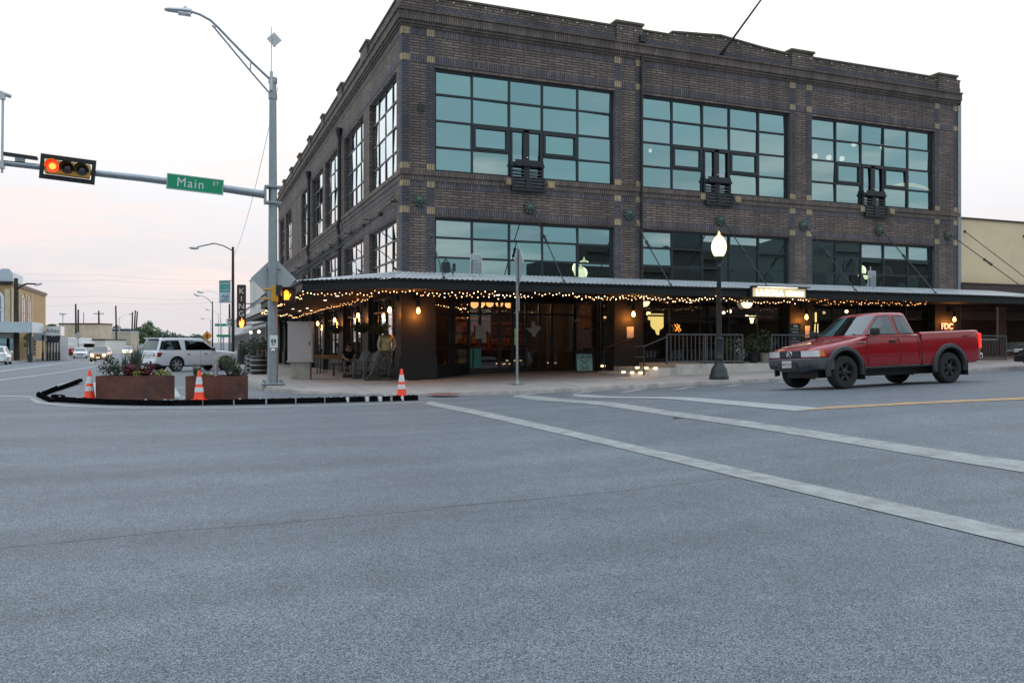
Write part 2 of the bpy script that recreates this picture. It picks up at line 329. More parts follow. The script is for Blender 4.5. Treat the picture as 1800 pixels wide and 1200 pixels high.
# ------------------------------------------------------------------ mesh helpers
ROOTM = {}
class MB:
    def __init__(self): self.bm = bmesh.new()
    def face(self, pts):
        vs = [self.bm.verts.new(p) for p in pts]
        try: return self.bm.faces.new(vs)
        except ValueError: return None
    quad = face
    def box(self, c, s, rz=0.0, m=None, bev=0.0):
        b = self.bm; M = (m or Matrix.Translation(c) @ Matrix.Rotation(rz, 4, "Z")) @ Matrix.Diagonal((s[0], s[1], s[2], 1))
        r = bmesh.ops.create_cube(b, size=1.0, matrix=M)
        if bev:
            es = list({e for v in r["verts"] for e in v.link_edges})
            bmesh.ops.bevel(b, geom=es, offset=bev, segments=2, affect="EDGES", profile=.6)
        return self
    def span(self, x0, x1, y0, y1, z0, z1, bev=0.0):
        return self.box(((x0 + x1) / 2, (y0 + y1) / 2, (z0 + z1) / 2), (abs(x1 - x0), abs(y1 - y0), abs(z1 - z0)), bev=bev)
    def tube(self, p0, p1, r0, r1=None, n=8): return self.path([p0, p1], [r0, r0 if r1 is None else r1], n)
    def path(self, pts, r, n=8, cap=True):
        pts = [Vector(p) for p in pts]; k = len(pts)
        rs = r if isinstance(r, (list, tuple)) else [r] * k
        rings = []; ref = None
        for i, p in enumerate(pts):
            d = (pts[min(i + 1, k - 1)] - pts[max(i - 1, 0)]).normalized()
            if ref is None: ref = Vector((0, 0, 1)) if abs(d.z) < .9 else Vector((1, 0, 0))
            x = d.cross(ref).normalized(); y = d.cross(x).normalized(); ref = -y if False else ref
            rings.append([self.bm.verts.new(p + (x * math.cos(a) + y * math.sin(a)) * rs[i]) for a in (2 * math.pi * j / n for j in range(n))])
        self._skin(rings, cap); return self
    def _skin(self, rings, cap=True, closed=True):
        f = self.bm.faces
        for a, b in zip(rings, rings[1:]):
            n = len(a)
            for j in range(n if closed else n - 1):
                try: f.new((a[j], a[(j + 1) % n], b[(j + 1) % n], b[j]))
                except ValueError: pass
        if cap:
            for r_ in (rings[0][::-1], rings[-1]):
                try: f.new(r_)
                except ValueError: pass
    def loft(self, rings, cap=True, closed=True):
        self._skin([[self.bm.verts.new(p) for p in r] for r in rings], cap, closed); return self
    def lathe(self, prof, c=(0, 0, 0), n=16, m=None, cap=True):
        M = m or Matrix.Translation(c)
        return self.loft([[M @ Vector((max(r, .0005) * math.cos(2 * math.pi * j / n), max(r, .0005) * math.sin(2 * math.pi * j / n), z)) for j in range(n)] for r, z in prof], cap)
    def sphere(self, c, r, u=12, v=8, sc=(1, 1, 1)):
        bmesh.ops.create_uvsphere(self.bm, u_segments=u, v_segments=v, radius=1, matrix=Matrix.Translation(c) @ Matrix.Diagonal((r * sc[0], r * sc[1], r * sc[2], 1))); return self
    def prism(self, poly, vec):
        vec = Vector(vec); a = [self.bm.verts.new(p) for p in poly]; b = [self.bm.verts.new(Vector(p) + vec) for p in poly]; f = self.bm.faces
        f.new(a[::-1]); f.new(b); n = len(a)
        for j in range(n): f.new((a[j], a[(j + 1) % n], b[(j + 1) % n], b[j]))
        return self
    def build(self, name, m, parent=None, smooth=0, world=False, origin=None, recalc=True):
        if recalc: bmesh.ops.recalc_face_normals(self.bm, faces=self.bm.faces[:])
        me = bpy.data.meshes.new(name)
        if world and parent is not None: self.bm.transform(ROOTM[parent.name].inverted())
        if origin is not None: self.bm.transform(Matrix.Translation(-Vector(origin)))
        self.bm.to_mesh(me); self.bm.free()
        if smooth: me.shade_smooth(); me.set_sharp_from_angle(angle=R(smooth))
        me.materials.append(MATS[m] if isinstance(m, str) else m)
        o = bpy.data.objects.new(name, me); COL.objects.link(o)
        if parent is not None: o.parent = parent; ROOTM[o.name] = ROOTM[parent.name]
        if origin is not None: o.location = origin
        return o
def tag(o, label=None, cat=None, group=None, kind=None):
    if label: o["label"] = label
    if cat: o["category"] = cat
    if group: o["group"] = group
    if kind: o["kind"] = kind
    return o
def thing(name, label, cat, loc=(0, 0, 0), rz=0.0, group=None, rot=None):
    o = bpy.data.objects.new(name, None); COL.objects.link(o); o.empty_display_size = .2
    o.location = loc; o.rotation_euler = rot or (0, 0, rz)
    e = o.rotation_euler
    ROOTM[o.name] = Matrix.Translation(o.location) @ e.to_matrix().to_4x4()
    return tag(o, label, cat, group)
def copy_tree(o, parent=None, loc=None, rz=None, label=None):
    c = o.copy(); COL.objects.link(c); c.parent = parent
    if loc is not None: c.location = loc
    if rz is not None: c.rotation_euler = (0, 0, rz)
    if label: c["label"] = label
    ROOTM[c.name] = Matrix.Translation(c.location) @ c.rotation_euler.to_matrix().to_4x4() if parent is None else ROOTM[parent.name]
    for ch in list(o.children): copy_tree(ch, c)
    return c
def text(name, s, size, m, M, parent=None, depth=.004, world=True, align="CENTER", spacing=1.0, bold=0.0, sx=1.0):
    cu = bpy.data.curves.new(name, "FONT"); cu.body = s; cu.size = size; cu.align_x = align; cu.align_y = "CENTER"; cu.extrude = depth; cu.space_character = spacing; cu.offset = bold
    o = bpy.data.objects.new(name, cu); COL.objects.link(o); bpy.context.view_layer.update()
    me = bpy.data.meshes.new_from_object(o.evaluated_get(bpy.context.evaluated_depsgraph_get()))
    bpy.data.objects.remove(o); bpy.data.curves.remove(cu)
    T = M @ Matrix.Diagonal((sx, 1, 1, 1))
    if world and parent is not None: T = ROOTM[parent.name].inverted() @ T
    me.transform(T); me.name = name; me.materials.clear(); me.materials.append(MATS[m])
    ob = bpy.data.objects.new(name, me); COL.objects.link(ob)
    if parent is not None: ob.parent = parent; ROOTM[ob.name] = ROOTM[parent.name]
    return ob
FRONT = Matrix.Rotation(R(90), 4, "X")                     # text that reads from the -Y side
def facing(loc, rz=0.0): return Matrix.Translation(loc) @ Matrix.Rotation(rz, 4, "Z") @ FRONT
def lamp(name, loc, e, col, r=.05, parent=None):
    l = bpy.data.lights.new(name, "POINT"); l.energy = e; l.color = col; l.shadow_soft_size = r
    o = bpy.data.objects.new(name, l); COL.objects.link(o)
    if parent is not None: o.parent = parent; o.location = ROOTM[parent.name].inverted() @ Vector(loc)
    else: o.location = loc
    return o
def leaves(mb, c, rad, n, size, squash=(1, 1, 1), rng=random, shell=.35, droop=0.0, long=1.0):
    """n leaf-sized faces through an uneven clump"""
    for _ in range(n):
        while True:
            p = Vector((rng.uniform(-1, 1), rng.uniform(-1, 1), rng.uniform(-1, 1)))
            if shell < p.length < 1: break
        q = Vector(c) + Vector((p.x * rad * squash[0], p.y * rad * squash[1], p.z * rad * squash[2]))
        a = Vector((rng.gauss(0, 1), rng.gauss(0, 1), rng.gauss(0, .7) - droop)).normalized(); b = a.cross(Vector((rng.gauss(0, 1), rng.gauss(0, 1), rng.gauss(0, 1)))).normalized()
        s = size * rng.uniform(.6, 1.4)
        mb.face((q - a * s * long, q + b * s * .45, q + a * s * long, q - b * s * .45))

# ================================================================== THE GROUND
def lines(a, b, st, far): return sorted([-f for f in far] + [a + i * st for i in range(int((b - a) / st) + 1)] + list(far))
gx = [-1800, -700, -300, -160, -90, -60, -45] + [-34 + .75 * i for i in range(107)] + [52, 62, 90, 150, 300, 700, 1800]
gy = [-1800, -700, -300, -150, -80, -50, -30] + [-20 + .75 * i for i in range(113)] + [72, 85, 105, 140, 200, 300, 700, 1800]
mb = MB(); vv = [[mb.bm.verts.new((x, y, G(x, y))) for y in gy] for x in gx]
for i in range(len(gx) - 1):
    for j in range(len(gy) - 1): mb.bm.faces.new((vv[i][j], vv[i + 1][j], vv[i + 1][j + 1], vv[i][j + 1]))
tag(mb.build("road", "asphalt", smooth=60), kind="structure")

# pavement of the corner block: kerb line outside, building line inside
out = [(3.3, y) for y in (150, 120, 95, 80, 70, 62, 56, 50, 45, 41)] + [(3.2, 38.5), (2.5, 36), (2.05, 34), (1.9, 31), (1.9, 28), (1.95, 26), (2.15, 24.4), (2.6, 23.0), (3.4, 21.9), (4.5, 21.2), (5.8, 20.92)] + [(6.5 + i * .8, 20.9) for i in range(80)]
def inner(p):
    if p[1] > 29: return (6.6, p[1])
    if p[0] < 6.5:
        t = (29 - p[1]) / (29 - 20.9); return (6.6 + .0 * t, 29 - t * 2.9)
    return (p[0], 29.6 if 7 < p[0] < 14.6 else 26.1)
mb = MB(); rows = []
for p in out:
    q = inner(p); r = []
    for i in range(9):
        x = p[0] + (q[0] - p[0]) * i / 8; y = p[1] + (q[1] - p[1]) * i / 8
        r.append((x, y, S(x, y)))
    rows.append(r)
mb.loft(rows, cap=False, closed=False)
tag(mb.build("pavement", "pavement_concrete", smooth=40), kind="structure")
mb = MB(); ks = []
for i, p in enumerate(out):
    a = Vector(out[max(i - 1, 0)]); b = Vector(out[min(i + 1, len(out) - 1)]); t = (b - a).normalized(); nrm = Vector((t.y, -t.x))
    if i < 8: nrm = Vector((-1, 0))
    if nrm.dot(Vector(p) - Vector(inner(p))) < 0: nrm = -nrm
    z = S(*p); o1 = Vector(p) + nrm * .02; o2 = Vector(p) + nrm * .05; i1 = Vector(p) - nrm * .15
    ks.append([(i1.x, i1.y, z + .004), (p[0], p[1], z + .006), (o1.x, o1.y, z - .01), (o2.x, o2.y, min(z, G(o2.x, o2.y)) - .05)])
mb.loft(ks, cap=False, closed=False)
mat("kerb_concrete", (.33, .31, .29), .85, 0, .25, 2.5, stain=(.20, .19, .18), stain_s=1.8)
tag(mb.build("kerb", "kerb_concrete", smooth=50), kind="structure")
# far side pavement on the left street, and the block across the road
mb = MB()
mb.loft([[(-17.0, y, G(-17, y) - .05), (-17.0, y, G(-17, y) + .12), (-21, y, G(-17, y) + .16), (-60, y, G(-17, y) + .2)] for y in (40, 60, 80, 100, 120, 150, 200, 300)], cap=False, closed=False)
tag(mb.build("pavement", "pavement_concrete"), kind="structure")

def strip(name, m, e0, e1, n=24, off=.007, f=G, kind="structure", px=True):
    """a sheet between two edges given as photo points (px) or ground points, laid on the ground"""
    def pt(e, t):
        k = t * (len(e) - 1); i = min(int(k), len(e) - 2); q = k - i
        a, b = e[i], e[i + 1]
        if px: a = ground_at(*a, f=f); b = ground_at(*b, f=f)
        x = a[0] + (b[0] - a[0]) * q; y = a[1] + (b[1] - a[1]) * q
        return (x, y, f(x, y) + off)
    mb = MB(); rows = []
    for i in range(n + 1):
        a, b = Vector(pt(e0, i / n)), Vector(pt(e1, i / n)); r = []
        for k in range(4):
            x, y, _ = a.lerp(b, k / 3); r.append((x, y, f(x, y) + off))
        rows.append(r)
    mb.loft(rows, cap=False, closed=False)
    return tag(mb.build(name, m), kind=kind)
strip("road_marking", "white_paint", [(756, 701), (1100, 775), (1500, 864), (1800, 931), (2300, 1043)], [(744, 706), (1080, 782), (1480, 880), (1800, 957), (2300, 1077)], 80)
strip("road_marking", "white_paint", [(905, 690), (1180, 719), (1500, 764), (1800, 807), (2300, 879)], [(900, 694), (1170, 726), (1480, 774), (1800, 827), (2300, 910)], 80)
strip("road_marking", "faded_paint", [(1010, 689), (1190, 694), (1440, 713)], [(1005, 692), (1180, 698), (1400, 719)], 40)
strip("road_marking", "yellow_paint", [(1445, 711.5), (1600, 703), (1880, 691)], [(1400, 718.5), (1600, 707), (1880, 695)], 40)
for k, (u0, v0, u1, v1) in enumerate(((905, 692, 942, 687), (1000, 689, 1038, 683), (1098, 686, 1127, 679), (1190, 681, 1217, 676), (1280, 676, 1300, 672), (1365, 669, 1392, 664.5))):
    a, b = ground_at(u0, v0), ground_at(u1, v1); w = Vector((.22, 0, 0))
    strip("road_marking", "white_paint", [a - w, b - w], [a + w, b + w], 8, px=False)
# joint in the asphalt and a second fine crack
def crack(name, pts, w0, w1, seed, m="crack_tar"):
    rng = random.Random(seed); g = [ground_at(*p) for p in pts]; L = []
    for a, b in zip(g, g[1:]):
        k = max(2, int((b - a).length / .18))
        for i in range(k): L.append(a.lerp(b, i / k))
    L.append(g[-1]); mb = MB(); rows = []; wob = 0
    for i, p in enumerate(L):
        d = (L[min(i + 1, len(L) - 1)] - L[max(i - 1, 0)]).normalized(); nr = Vector((-d.y, d.x, 0)); wob = wob * .8 + rng.gauss(0, .012)
        w = (w0 + (w1 - w0) * i / len(L)) * rng.uniform(.4, 1.4)
        q0 = p + nr * (wob + w); q1 = p + nr * (wob - w)
        rows.append([(q0.x, q0.y, G(q0.x, q0.y) + .002), (q1.x, q1.y, G(q1.x, q1.y) + .002)])
    mb.loft(rows, cap=False, closed=False); return tag(mb.build(name, m), kind="structure")
mat("crack_tar", (.118, .124, .130), .85, 0, .4, 14)
mat("crack_fine", (.150, .154, .157), .85, 0, .4, 14)
crack("road_crack", [(-40, 964), (300, 930), (620, 902), (760, 889)], .004, .009, 3, "crack_fine")
crack("road_crack", [(760, 889), (920, 875), (1080, 860), (1335, 829)], .010, .024, 4)
crack("road_crack", [(1390, 824), (1560, 808), (1700, 799)], .014, .008, 5, "crack_fine")
crack("road_crack", [(880, 711), (1000, 707), (1100, 704)], .02, .01, 6)
for k, (u, v, w) in enumerate(((1195, 730, .13),)):   # small sunken patches
    c = ground_at(u, v); rng = random.Random(k); mb = MB(); n = 14
    mb.face([(c.x + w * math.cos(a) * rng.uniform(.6, 1.3), c.y + w * .6 * math.sin(a) * rng.uniform(.6, 1.3), G(c.x, c.y) + .008) for a in (2 * math.pi * i / n for i in range(n))])
    tag(mb.build("road_patch", "crack_tar"), kind="structure")
# left street: lane lines, the painted edge round the island, tactile ramp
strip("road_marking", "faded_paint", [(-30, 651), (60, 640), (140, 629)], [(-30, 653), (60, 641.6), (140, 630)], 30)
strip("road_marking", "faded_paint", [(-30, 690), (66, 693)], [(-30, 692), (66, 695)], 10)
strip("road_marking", "faded_paint", [(-10, 664), (90, 652), (200, 634)], [(-10, 666), (90, 653.5), (200, 635)], 30)
isl = [(140, 662), (95, 674), (62, 690), (52, 698), (62, 705), (110, 710.5), (200, 714), (400, 714), (600, 709), (745, 703.5)]
isi = [(140, 664), (100, 676), (70, 690), (62, 697), (74, 702), (116, 707.5), (200, 712), (400, 712), (600, 707.3), (745, 702)]
strip("road_marking", "white_paint", isl, isi, 50)
strip("tactile_ramp", "ada_red", [(745, 687.5), (812, 686.5)], [(765, 691.5), (800, 690.5)], 6, f=lambda x, y: max(S(x, y), G(x, y)))
mat("island_paint", (.40, .44, .44), .85, 0, .12, 3)
strip("island_surface", "island_paint", [(150, 668), (150, 676), (160, 694), (190, 703)], [(300, 668), (310, 680), (320, 696), (326, 703)], 16, off=.003)
strip("road_marking", "white_paint", [(306, 693), (327, 693)], [(304, 699), (329, 699)], 4, off=.006)
strip("road_marking", "white_paint", [(308, 676), (326, 676)], [(308, 678), (326, 678)], 4, off=.006)

# ================================================================== THE BRICK CORNER BUILDING
BX, BY = 6.47, 26.05; XR, YR = 31.3, 65.0
FW = [(7.57, 14.28), (15.43, 22.11), (23.21, 29.85)]
LW = [(26.8, 31.2), (32.35, 36.7), (37.75, 42.1), (42.7, 46.8), (47.7, 51.3), (52.3, 55.6), (56.5, 60.0), (60.8, 63.8)]
UZ, LZ = (6.99, 10.42), (3.52, 5.50)
bld = thing("brick_building", "three-storey dark brown brick corner building with big gridded windows and a metal canopy", "building", (BX, BY, .14))
def wall(mb, P, u0, u1, z0, z1, ops, dep=.24):
    """P(u, z, d) -> point, d metres into the wall; ops = openings (u0,u1,z0,z1) with reveals"""
    us = sorted({u0, u1, *[o[0] for o in ops], *[o[1] for o in ops]}); zs = sorted({z0, z1, *[o[2] for o in ops], *[o[3] for o in ops]})
    for a, b in zip(us, us[1:]):
        for c, d in zip(zs, zs[1:]):
            if not any(o[0] <= a and b <= o[1] and o[2] <= c and d <= o[3] for o in ops): mb.face((P(a, c, 0), P(b, c, 0), P(b, d, 0), P(a, d, 0)))
    for a, b, c, d in ops:
        mb.face((P(a, c, 0), P(a, d, 0), P(a, d, dep), P(a, c, dep))); mb.face((P(b, c, 0), P(b, d, 0), P(b, d, dep), P(b, c, dep)))
        mb.face((P(a, c, 0), P(b, c, 0), P(b, c, dep), P(a, c, dep))); mb.face((P(a, d, 0), P(b, d, 0), P(b, d, dep), P(a, d, dep)))
PF = lambda u, z, d: (u, BY + d, z)
PL = lambda u, z, d: (BX + d, u, z)
mb = MB()
wall(mb, PF, BX, XR, 3.2, 12.2, [(a, b, *UZ) for a, b in FW] + [(a, b, *LZ) for a, b in FW])
wall(mb, PL, BY, YR, 3.2, 12.2, [(a, b, *UZ) for i, (a, b) in enumerate(LW) if i != 5] + [(a, b, *LZ) for a, b in LW] )
mb.face(((XR, BY, 0), (XR, YR, 0), (XR, YR, 12.7), (XR, BY, 12.7))); mb.face(((BX, YR, 0), (XR, YR, 0), (XR, YR, 12.2), (BX, YR, 12.2)))
mb.build("wall", "field_brick", bld, world=True, recalc=False)
mb = MB(); mb.face([(BX + .3, BY + .3, 11.9), (XR, BY + .3, 11.9), (XR, YR, 11.9), (BX + .3, YR, 11.9)]); mb.build("roof", "dark_plastic", bld, world=True)
mb = MB(); mb.span(BX - .001 + .02, BX + .035, 52.3, 55.6, *UZ); mb.build("bricked_up_bay", "dark_brick", bld, world=True)
# bands, strips, cornice
def band(mb, z0, z1, pr, back=.02, left=True, fx0=None, fx1=None):
    mb.span(BX - pr, XR if fx1 is None else fx1, BY - pr, BY + back, z0, z1)
    if left: mb.span(BX - pr, BX + back, BY + back, YR, z0, z1)
mb = MB()
for z0, z1 in ((11.40, 11.66), (10.52, 10.78), (6.44, 6.66), (5.57, 5.80)): band(mb, z0, z1, .012)
mb.build("soldier_course", "soldier_brick", bld, world=True)
mb = MB(); band(mb, 6.83, 6.99, .07); band(mb, 6.66, 6.83, .035); band(mb, 11.66, 11.74, .05); band(mb, 11.74, 11.84, .10); band(mb, 11.84, 12.12, .15); band(mb, 12.12, 12.18, .20)
mb.build("cornice", "cornice_brick", bld, world=True)
mb = MB()
EDG = [(6.47, 6.73), (7.30, 7.57), (14.28, 14.55), (15.16, 15.43), (22.11, 22.38), (22.94, 23.21), (29.85, 30.12), (30.95, 31.21)]
for a, b in EDG: mb.span(a - (.012 if a == 6.47 else 0), b, BY - .008, BY + .01, 3.5, 11.66)
mb.span(BX - .010, BX + .01, BY, BY + .3, 3.5, 11.66)
band(mb, 12.18, 12.40, .06)
mb.build("pier_edging", "dark_brick", bld, world=True)
def accent(*q): m_ = MB(); m_.span(*q); m_.build("accent_block", "accent_brick", bld, world=True)
for a, b in EDG:
    for z0, z1 in ((11.40, 11.64), (10.55, 10.77), (7.02, 7.22), (6.45, 6.66), (5.58, 5.80)):
        accent(a - (.02 if a == 6.47 else 0), b, BY - .018, BY + .01, z0, z1)
        if a == 6.47: accent(BX - .018, BX + .01, BY + .01, BY + .25, z0, z1)
for a, b in FW:
    m_ = (a + b) / 2 + .05
    for s in (-1, 1): accent(m_ + s * .78 - .13, m_ + s * .78 + .13, BY - .09, BY, 6.72, 6.94)
# parapet with its raised middle and pier caps
mb = MB()
top = [(BX, 12.70), (16.49, 12.70), (16.66, 12.82), (18.8, 12.98), (20.75, 12.78), (22.0, 12.70), (XR, 12.70)]
mb.prism([(BX - .03, BY - .03, 12.18)] + [(x - (.03 if x == BX else 0), BY - .03, z) for x, z in top] + [(XR, BY - .03, 12.18)], (0, .33, 0))
mb.prism([(BX - .03, BY + .30, 12.18), (BX - .03, BY + .30, 12.70), (BX - .03, YR, 12.70), (BX - .03, YR, 12.18)], (.33, 0, 0))
for x in (14.30, 22.12, 29.95): mb.span(x, x + 1.08, BY - .11, BY + .36, 12.18, 12.84)
mb.span(BX - .11, BX + 1.0, BY - .11, BY + .36, 12.18, 12.84)
for a, b in zip([l[1] for l in LW], [l[0] for l in LW[1:]]): mb.span(BX - .11, BX + .36, a - .05, b + .05, 12.18, 12.84)
mb.build("parapet", "field_brick", bld, world=True)
mb = MB()
for (xa, za), (xb, zb) in zip(top, top[1:]):
    if xb - xa > .3: mb.prism([(xa, BY - .07, za - .002), (xa, BY - .07, za + .06), (xb, BY - .07, zb + .06), (xb, BY - .07, zb - .002)], (0, .42, 0))
mb.span(BX - .07, BX + .35, BY + .36, YR, 12.698, 12.76)
for x in (14.30, 22.12, 29.95): mb.span(x - .05, x + 1.13, BY - .16, BY + .41, 12.84, 12.92)
mb.span(BX - .16, BX + 1.05, BY - .16, BY + .41, 12.84, 12.92)
for a, b in zip([l[1] for l in LW], [l[0] for l in LW[1:]]): mb.span(BX - .16, BX + .41, a - .1, b + .1, 12.84, 12.92)
mat("coping_stone", (.135, .13, .085), .85, 0, .3, 3); mb.build("coping", "coping_stone", bld, world=True)
mb = MB(); mb.span(7.8, 11.2, 48.5, 54.5, 11.9, 14.3); mb.span(8.2, 10.8, 48.2, 48.5, 11.9, 13.2)
mb.build("roof_stair_tower", "tan_stucco", bld, world=True)
mb = MB(); mb.path([(15.36, BY - .08, 12.3), (15.36, BY - .08, 3.6)], .055, 8); mb.span(15.24, 15.48, BY - .2, BY - .03, 12.25, 12.5)
mb.build("downspout", "black_metal", bld, world=True)
for y in (37.2, 47.25):
    mb = MB(); mb.path([(BX - .12, y, 10.75), (BX - .12, y, 6.9), (BX - .2, y, 6.6), (BX - .12, y, 6.2), (BX - .12, y, 3.5)], .085, 8); mb.lathe([(.09, 10.6), (.17, 10.9), (.17, 11.0)], (BX - .14, y, 0), 8)
    mb.build("downspout", "black_metal", bld, smooth=40, world=True)
mb = MB(); mb.span(XR - .12, XR + .06, BY - .05, BY + .3, 3.6, 11.9); mb.build("corner_flashing", "galvanized", bld, world=True)
mb = MB(); mb.span(7.0, 7.22, BY - .03, BY + .01, 8.9, 9.15); mb.build("wall_vent", "black_metal", bld, world=True)

# windows: frame part, pane sub-part
def window(P, us, zs, name="window", dep=.12, bt=.07, pe=.05, fw=.06, bw=.09, skip=(), casement=(), tilt=.007, rng=random.Random(5), m="window_glass"):
    fr = MB()
    def bar(a, b, c, d, dd=0.0, t=None):
        t = t or bt
        p = Vector(P(a, c, dep + dd)); q = Vector(P(b, d, dep + dd + t)); c_ = (p + q) / 2; s = q - p
        fr.box(c_, (abs(s.x), abs(s.y), abs(s.z)))
    u0, u1, z0, z1 = us[0], us[-1], zs[0], zs[-1]
    bar(u0, u1, z0, z0 + bw); bar(u0, u1, z1 - bw, z1); bar(u0, u0 + bw, z0 + bw, z1 - bw); bar(u1 - bw, u1, z0 + bw, z1 - bw)
    for u in us[1:-1]: bar(u - fw / 2, u + fw / 2, z0 + bw, z1 - bw, -.008)
    for i, (a, b) in enumerate(zip(us, us[1:])):
        for j, z in enumerate(zs[1:-1]):
            if (i, j + 1) in skip or (i, j) in skip and (i, j + 1) in skip: continue
            bar(a, b, z - fw / 2, z + fw / 2, -.002 - .004)
    for i, j in casement:
        a, b, c, d = us[i] + fw / 2, us[i + 1] - fw / 2, zs[j] + fw / 2, zs[j + 1] - fw / 2
        bar(a, b, c, c + .09, -.03); bar(a, b, d - .09, d, -.03); bar(a, a + .09, c + .09, d - .09, -.03); bar(b - .09, b, c + .09, d - .09, -.03)
    f = fr.build(name, "window_frame_metal", bld, world=True)
    pn = MB()
    for i, (a, b) in enumerate(zip(us, us[1:])):
        for j, (c, d) in enumerate(zip(zs, zs[1:])):
            tx, tz = rng.gauss(0, tilt), rng.gauss(0, tilt); e = pe
            pn.face((P(a, c, dep + e - tx - tz), P(b, c, dep + e + tx - tz), P(b, d, dep + e + tx + tz), P(a, d, dep + e - tx + tz)))
    g = pn.build("pane", m, f, world=True)
    return f
for k, (a, b) in enumerate(FW):
    fr_ = [0, .2012, .4024, .586, .79, 1.0]; us = [a + (b - a) * t for t in fr_]
    z = UZ; zs = [z[0] + (z[1] - z[0]) * t for t in (0, .245, .5, .755, 1)]
    w = window(PF, us, zs, skip=((2, 1),), casement=((1, 1), (3, 1)), rng=random.Random(k + 11))
    # pair of narrow balcony doors and the slatted guard below them
    x0, x1 = us[2] + .03, us[3] - .03; mid = (x0 + x1) / 2
    d = MB()
    for xa, xb in ((x0, x0 + .07), (mid - .11, mid + .11), (x1 - .07, x1)): d.span(xa, xb, BY + .085, BY + .13, 7.0, zs[2] - .03)
    d.span(x0 + .07, x1 - .07, BY + .085, BY + .13, zs[2] - .11, zs[2] - .03)
    d.build("balcony_door", "window_frame_metal", bld, world=True)
    h = MB(); h.sphere((mid + .02, BY + .07, 7.72), .035, 8, 6); h.build("door_handle", "chrome", bld, world=True)
    g = MB(); zt, zb = 7.62, 6.56
    for xx in (x0 - .03, mid - .1, x1 - .04):
        ww = .2 if abs(xx - mid + .1) < .01 else .08
        g.span(xx, xx + ww, BY - .13, BY - .085, zb, 7.0); g.span(xx, xx + ww, BY + .03, BY + .075, 7.0, zt)
    sl = MB()
    for i in range(6):
        yy = BY - .115 if i < 3 else BY + .04
        sl.span(x0 + .05, x1 - .04, yy, yy + .02, zb + .12 + i * .115, zb + .16 + i * .115)
    sl.build("slats", "grey_plastic", bld, world=True)  # grey colour stands in for highlights on glossy black slats
    g.span(x0 - .04, x1 + .05, BY - .14, BY - .02, zb - .02, zb + .06); g.span(x0 - .04, x1 + .05, BY - .02, BY + .08, zt - .22, zt - .12)
    g.span(x0 + .12, x1 - .05, BY - .06, BY - .022, zt - .20, zt)
    g.span(x0 - .03, x1 + .04, BY - .13, BY + .075, 6.985, 7.015)
    g.build("balcony_guard", "black_metal", bld, world=True)
    bk = MB(); bk.span(x0 - .03, x1 + .04, BY - .075, BY + .1, zb + .0, 6.99); bk.build("balcony_backing", "dark_plastic", bld, world=True)
    window(PF, us, [LZ[0] + (LZ[1] - LZ[0]) * t for t in (0, .335, .667, 1)], rng=random.Random(k + 31))
for k, (a, b) in enumerate(LW):
    us = [a + (b - a) * t for t in (0, .25, .5, .75, 1)]
    if k != 5: window(PL, us, [UZ[0] + (UZ[1] - UZ[0]) * t for t in (0, .25, .5, .75, 1)], rng=random.Random(k + 51), dep=.13, bt=.035, pe=.02, m="side_glass")
    window(PL, us, [LZ[0] + (LZ[1] - LZ[0]) * t for t in (0, .333, .667, 1)], rng=random.Random(k + 71), dep=.13, bt=.035, pe=.02, m="side_glass")
# rooms behind the glass
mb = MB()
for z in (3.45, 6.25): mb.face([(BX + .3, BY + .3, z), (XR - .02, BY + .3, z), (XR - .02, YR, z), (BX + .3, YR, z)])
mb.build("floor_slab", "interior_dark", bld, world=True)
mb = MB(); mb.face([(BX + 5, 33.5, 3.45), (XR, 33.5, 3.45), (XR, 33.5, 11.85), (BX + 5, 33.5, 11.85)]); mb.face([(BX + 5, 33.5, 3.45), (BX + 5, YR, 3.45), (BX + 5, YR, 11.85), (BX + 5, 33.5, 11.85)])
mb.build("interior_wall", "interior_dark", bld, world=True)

# anchor rosettes and tie rods of the canopy
for k, x in enumerate((7.05, 10.97, 14.86, 18.83, 22.76, 26.72, 30.59)):
    mb = MB(); c = Vector((x, BY - .02, 6.0)); M = Matrix.Translation(c) @ Matrix.Rotation(R(90), 4, "X")
    mb.lathe([(.10, 0), (.12, .07), (.05, .10), (.0, .16)], m=M, n=12)
    mb.lathe([(.14, .0), (.175, .05), (.14, .07), (.13, .03)], m=M, n=14)
    for i in range(10):
        a = i * math.pi / 5 + .2; mb.sphere(c + Vector((.185 * math.cos(a), -.04, .185 * math.sin(a))), .042, 6, 5)
    mb.build("anchor_rosette", "verdigris", bld, smooth=50, world=True)
    dx = 1.6 if k == 6 else 0.0
    p0 = Vector((x, BY - .15, 6.0)); p1 = Vector((x + dx, 23.28, 3.26)); mb = MB(); mb.path([p0, p1], .020, 6)
    for t in (.42, .50): mb.sphere(p0.lerp(p1, t), .06, 8, 6)
    mb.path([p0.lerp(p1, .42), p0.lerp(p1, .50)], .045, 6); mb.sphere(p1, .055, 8, 6)
    mb.build("tie_rod", "black_metal", bld, world=True)
for y in (29.0, 32, 34.6, 37.4, 40, 42.4, 47.2, 52, 56, 60):
    p0 = Vector((BX - .05, y, 5.95)); p1 = Vector((3.3, y, 3.26)); mb = MB(); mb.path([p0, p1], .02, 6); mb.path([p0.lerp(p1, .42), p0.lerp(p1, .52)], .05, 6); mb.sphere(p0, .08, 8, 6)
    mb.build("tie_rod", "black_metal", bld, world=True)
mb = MB(); rng = random.Random(2)
for k in range(3):
    pts = []
    for i in range(20): y = BY + .4 + i * 1.9; pts.append((BX - .12 - .03 * k, y, 6.02 + .07 * k - (.05 if i % 2 else 0) + rng.uniform(-.02, .02)))
    mb.path(pts, .022, 5)
for i in range(8): mb.span(BX - .24, BX + .01, BY + .6 + i * 4.3, BY + .64 + i * 4.3, 6.0, 6.04)
mb.build("cable_bundle", "black_metal", bld, world=True)

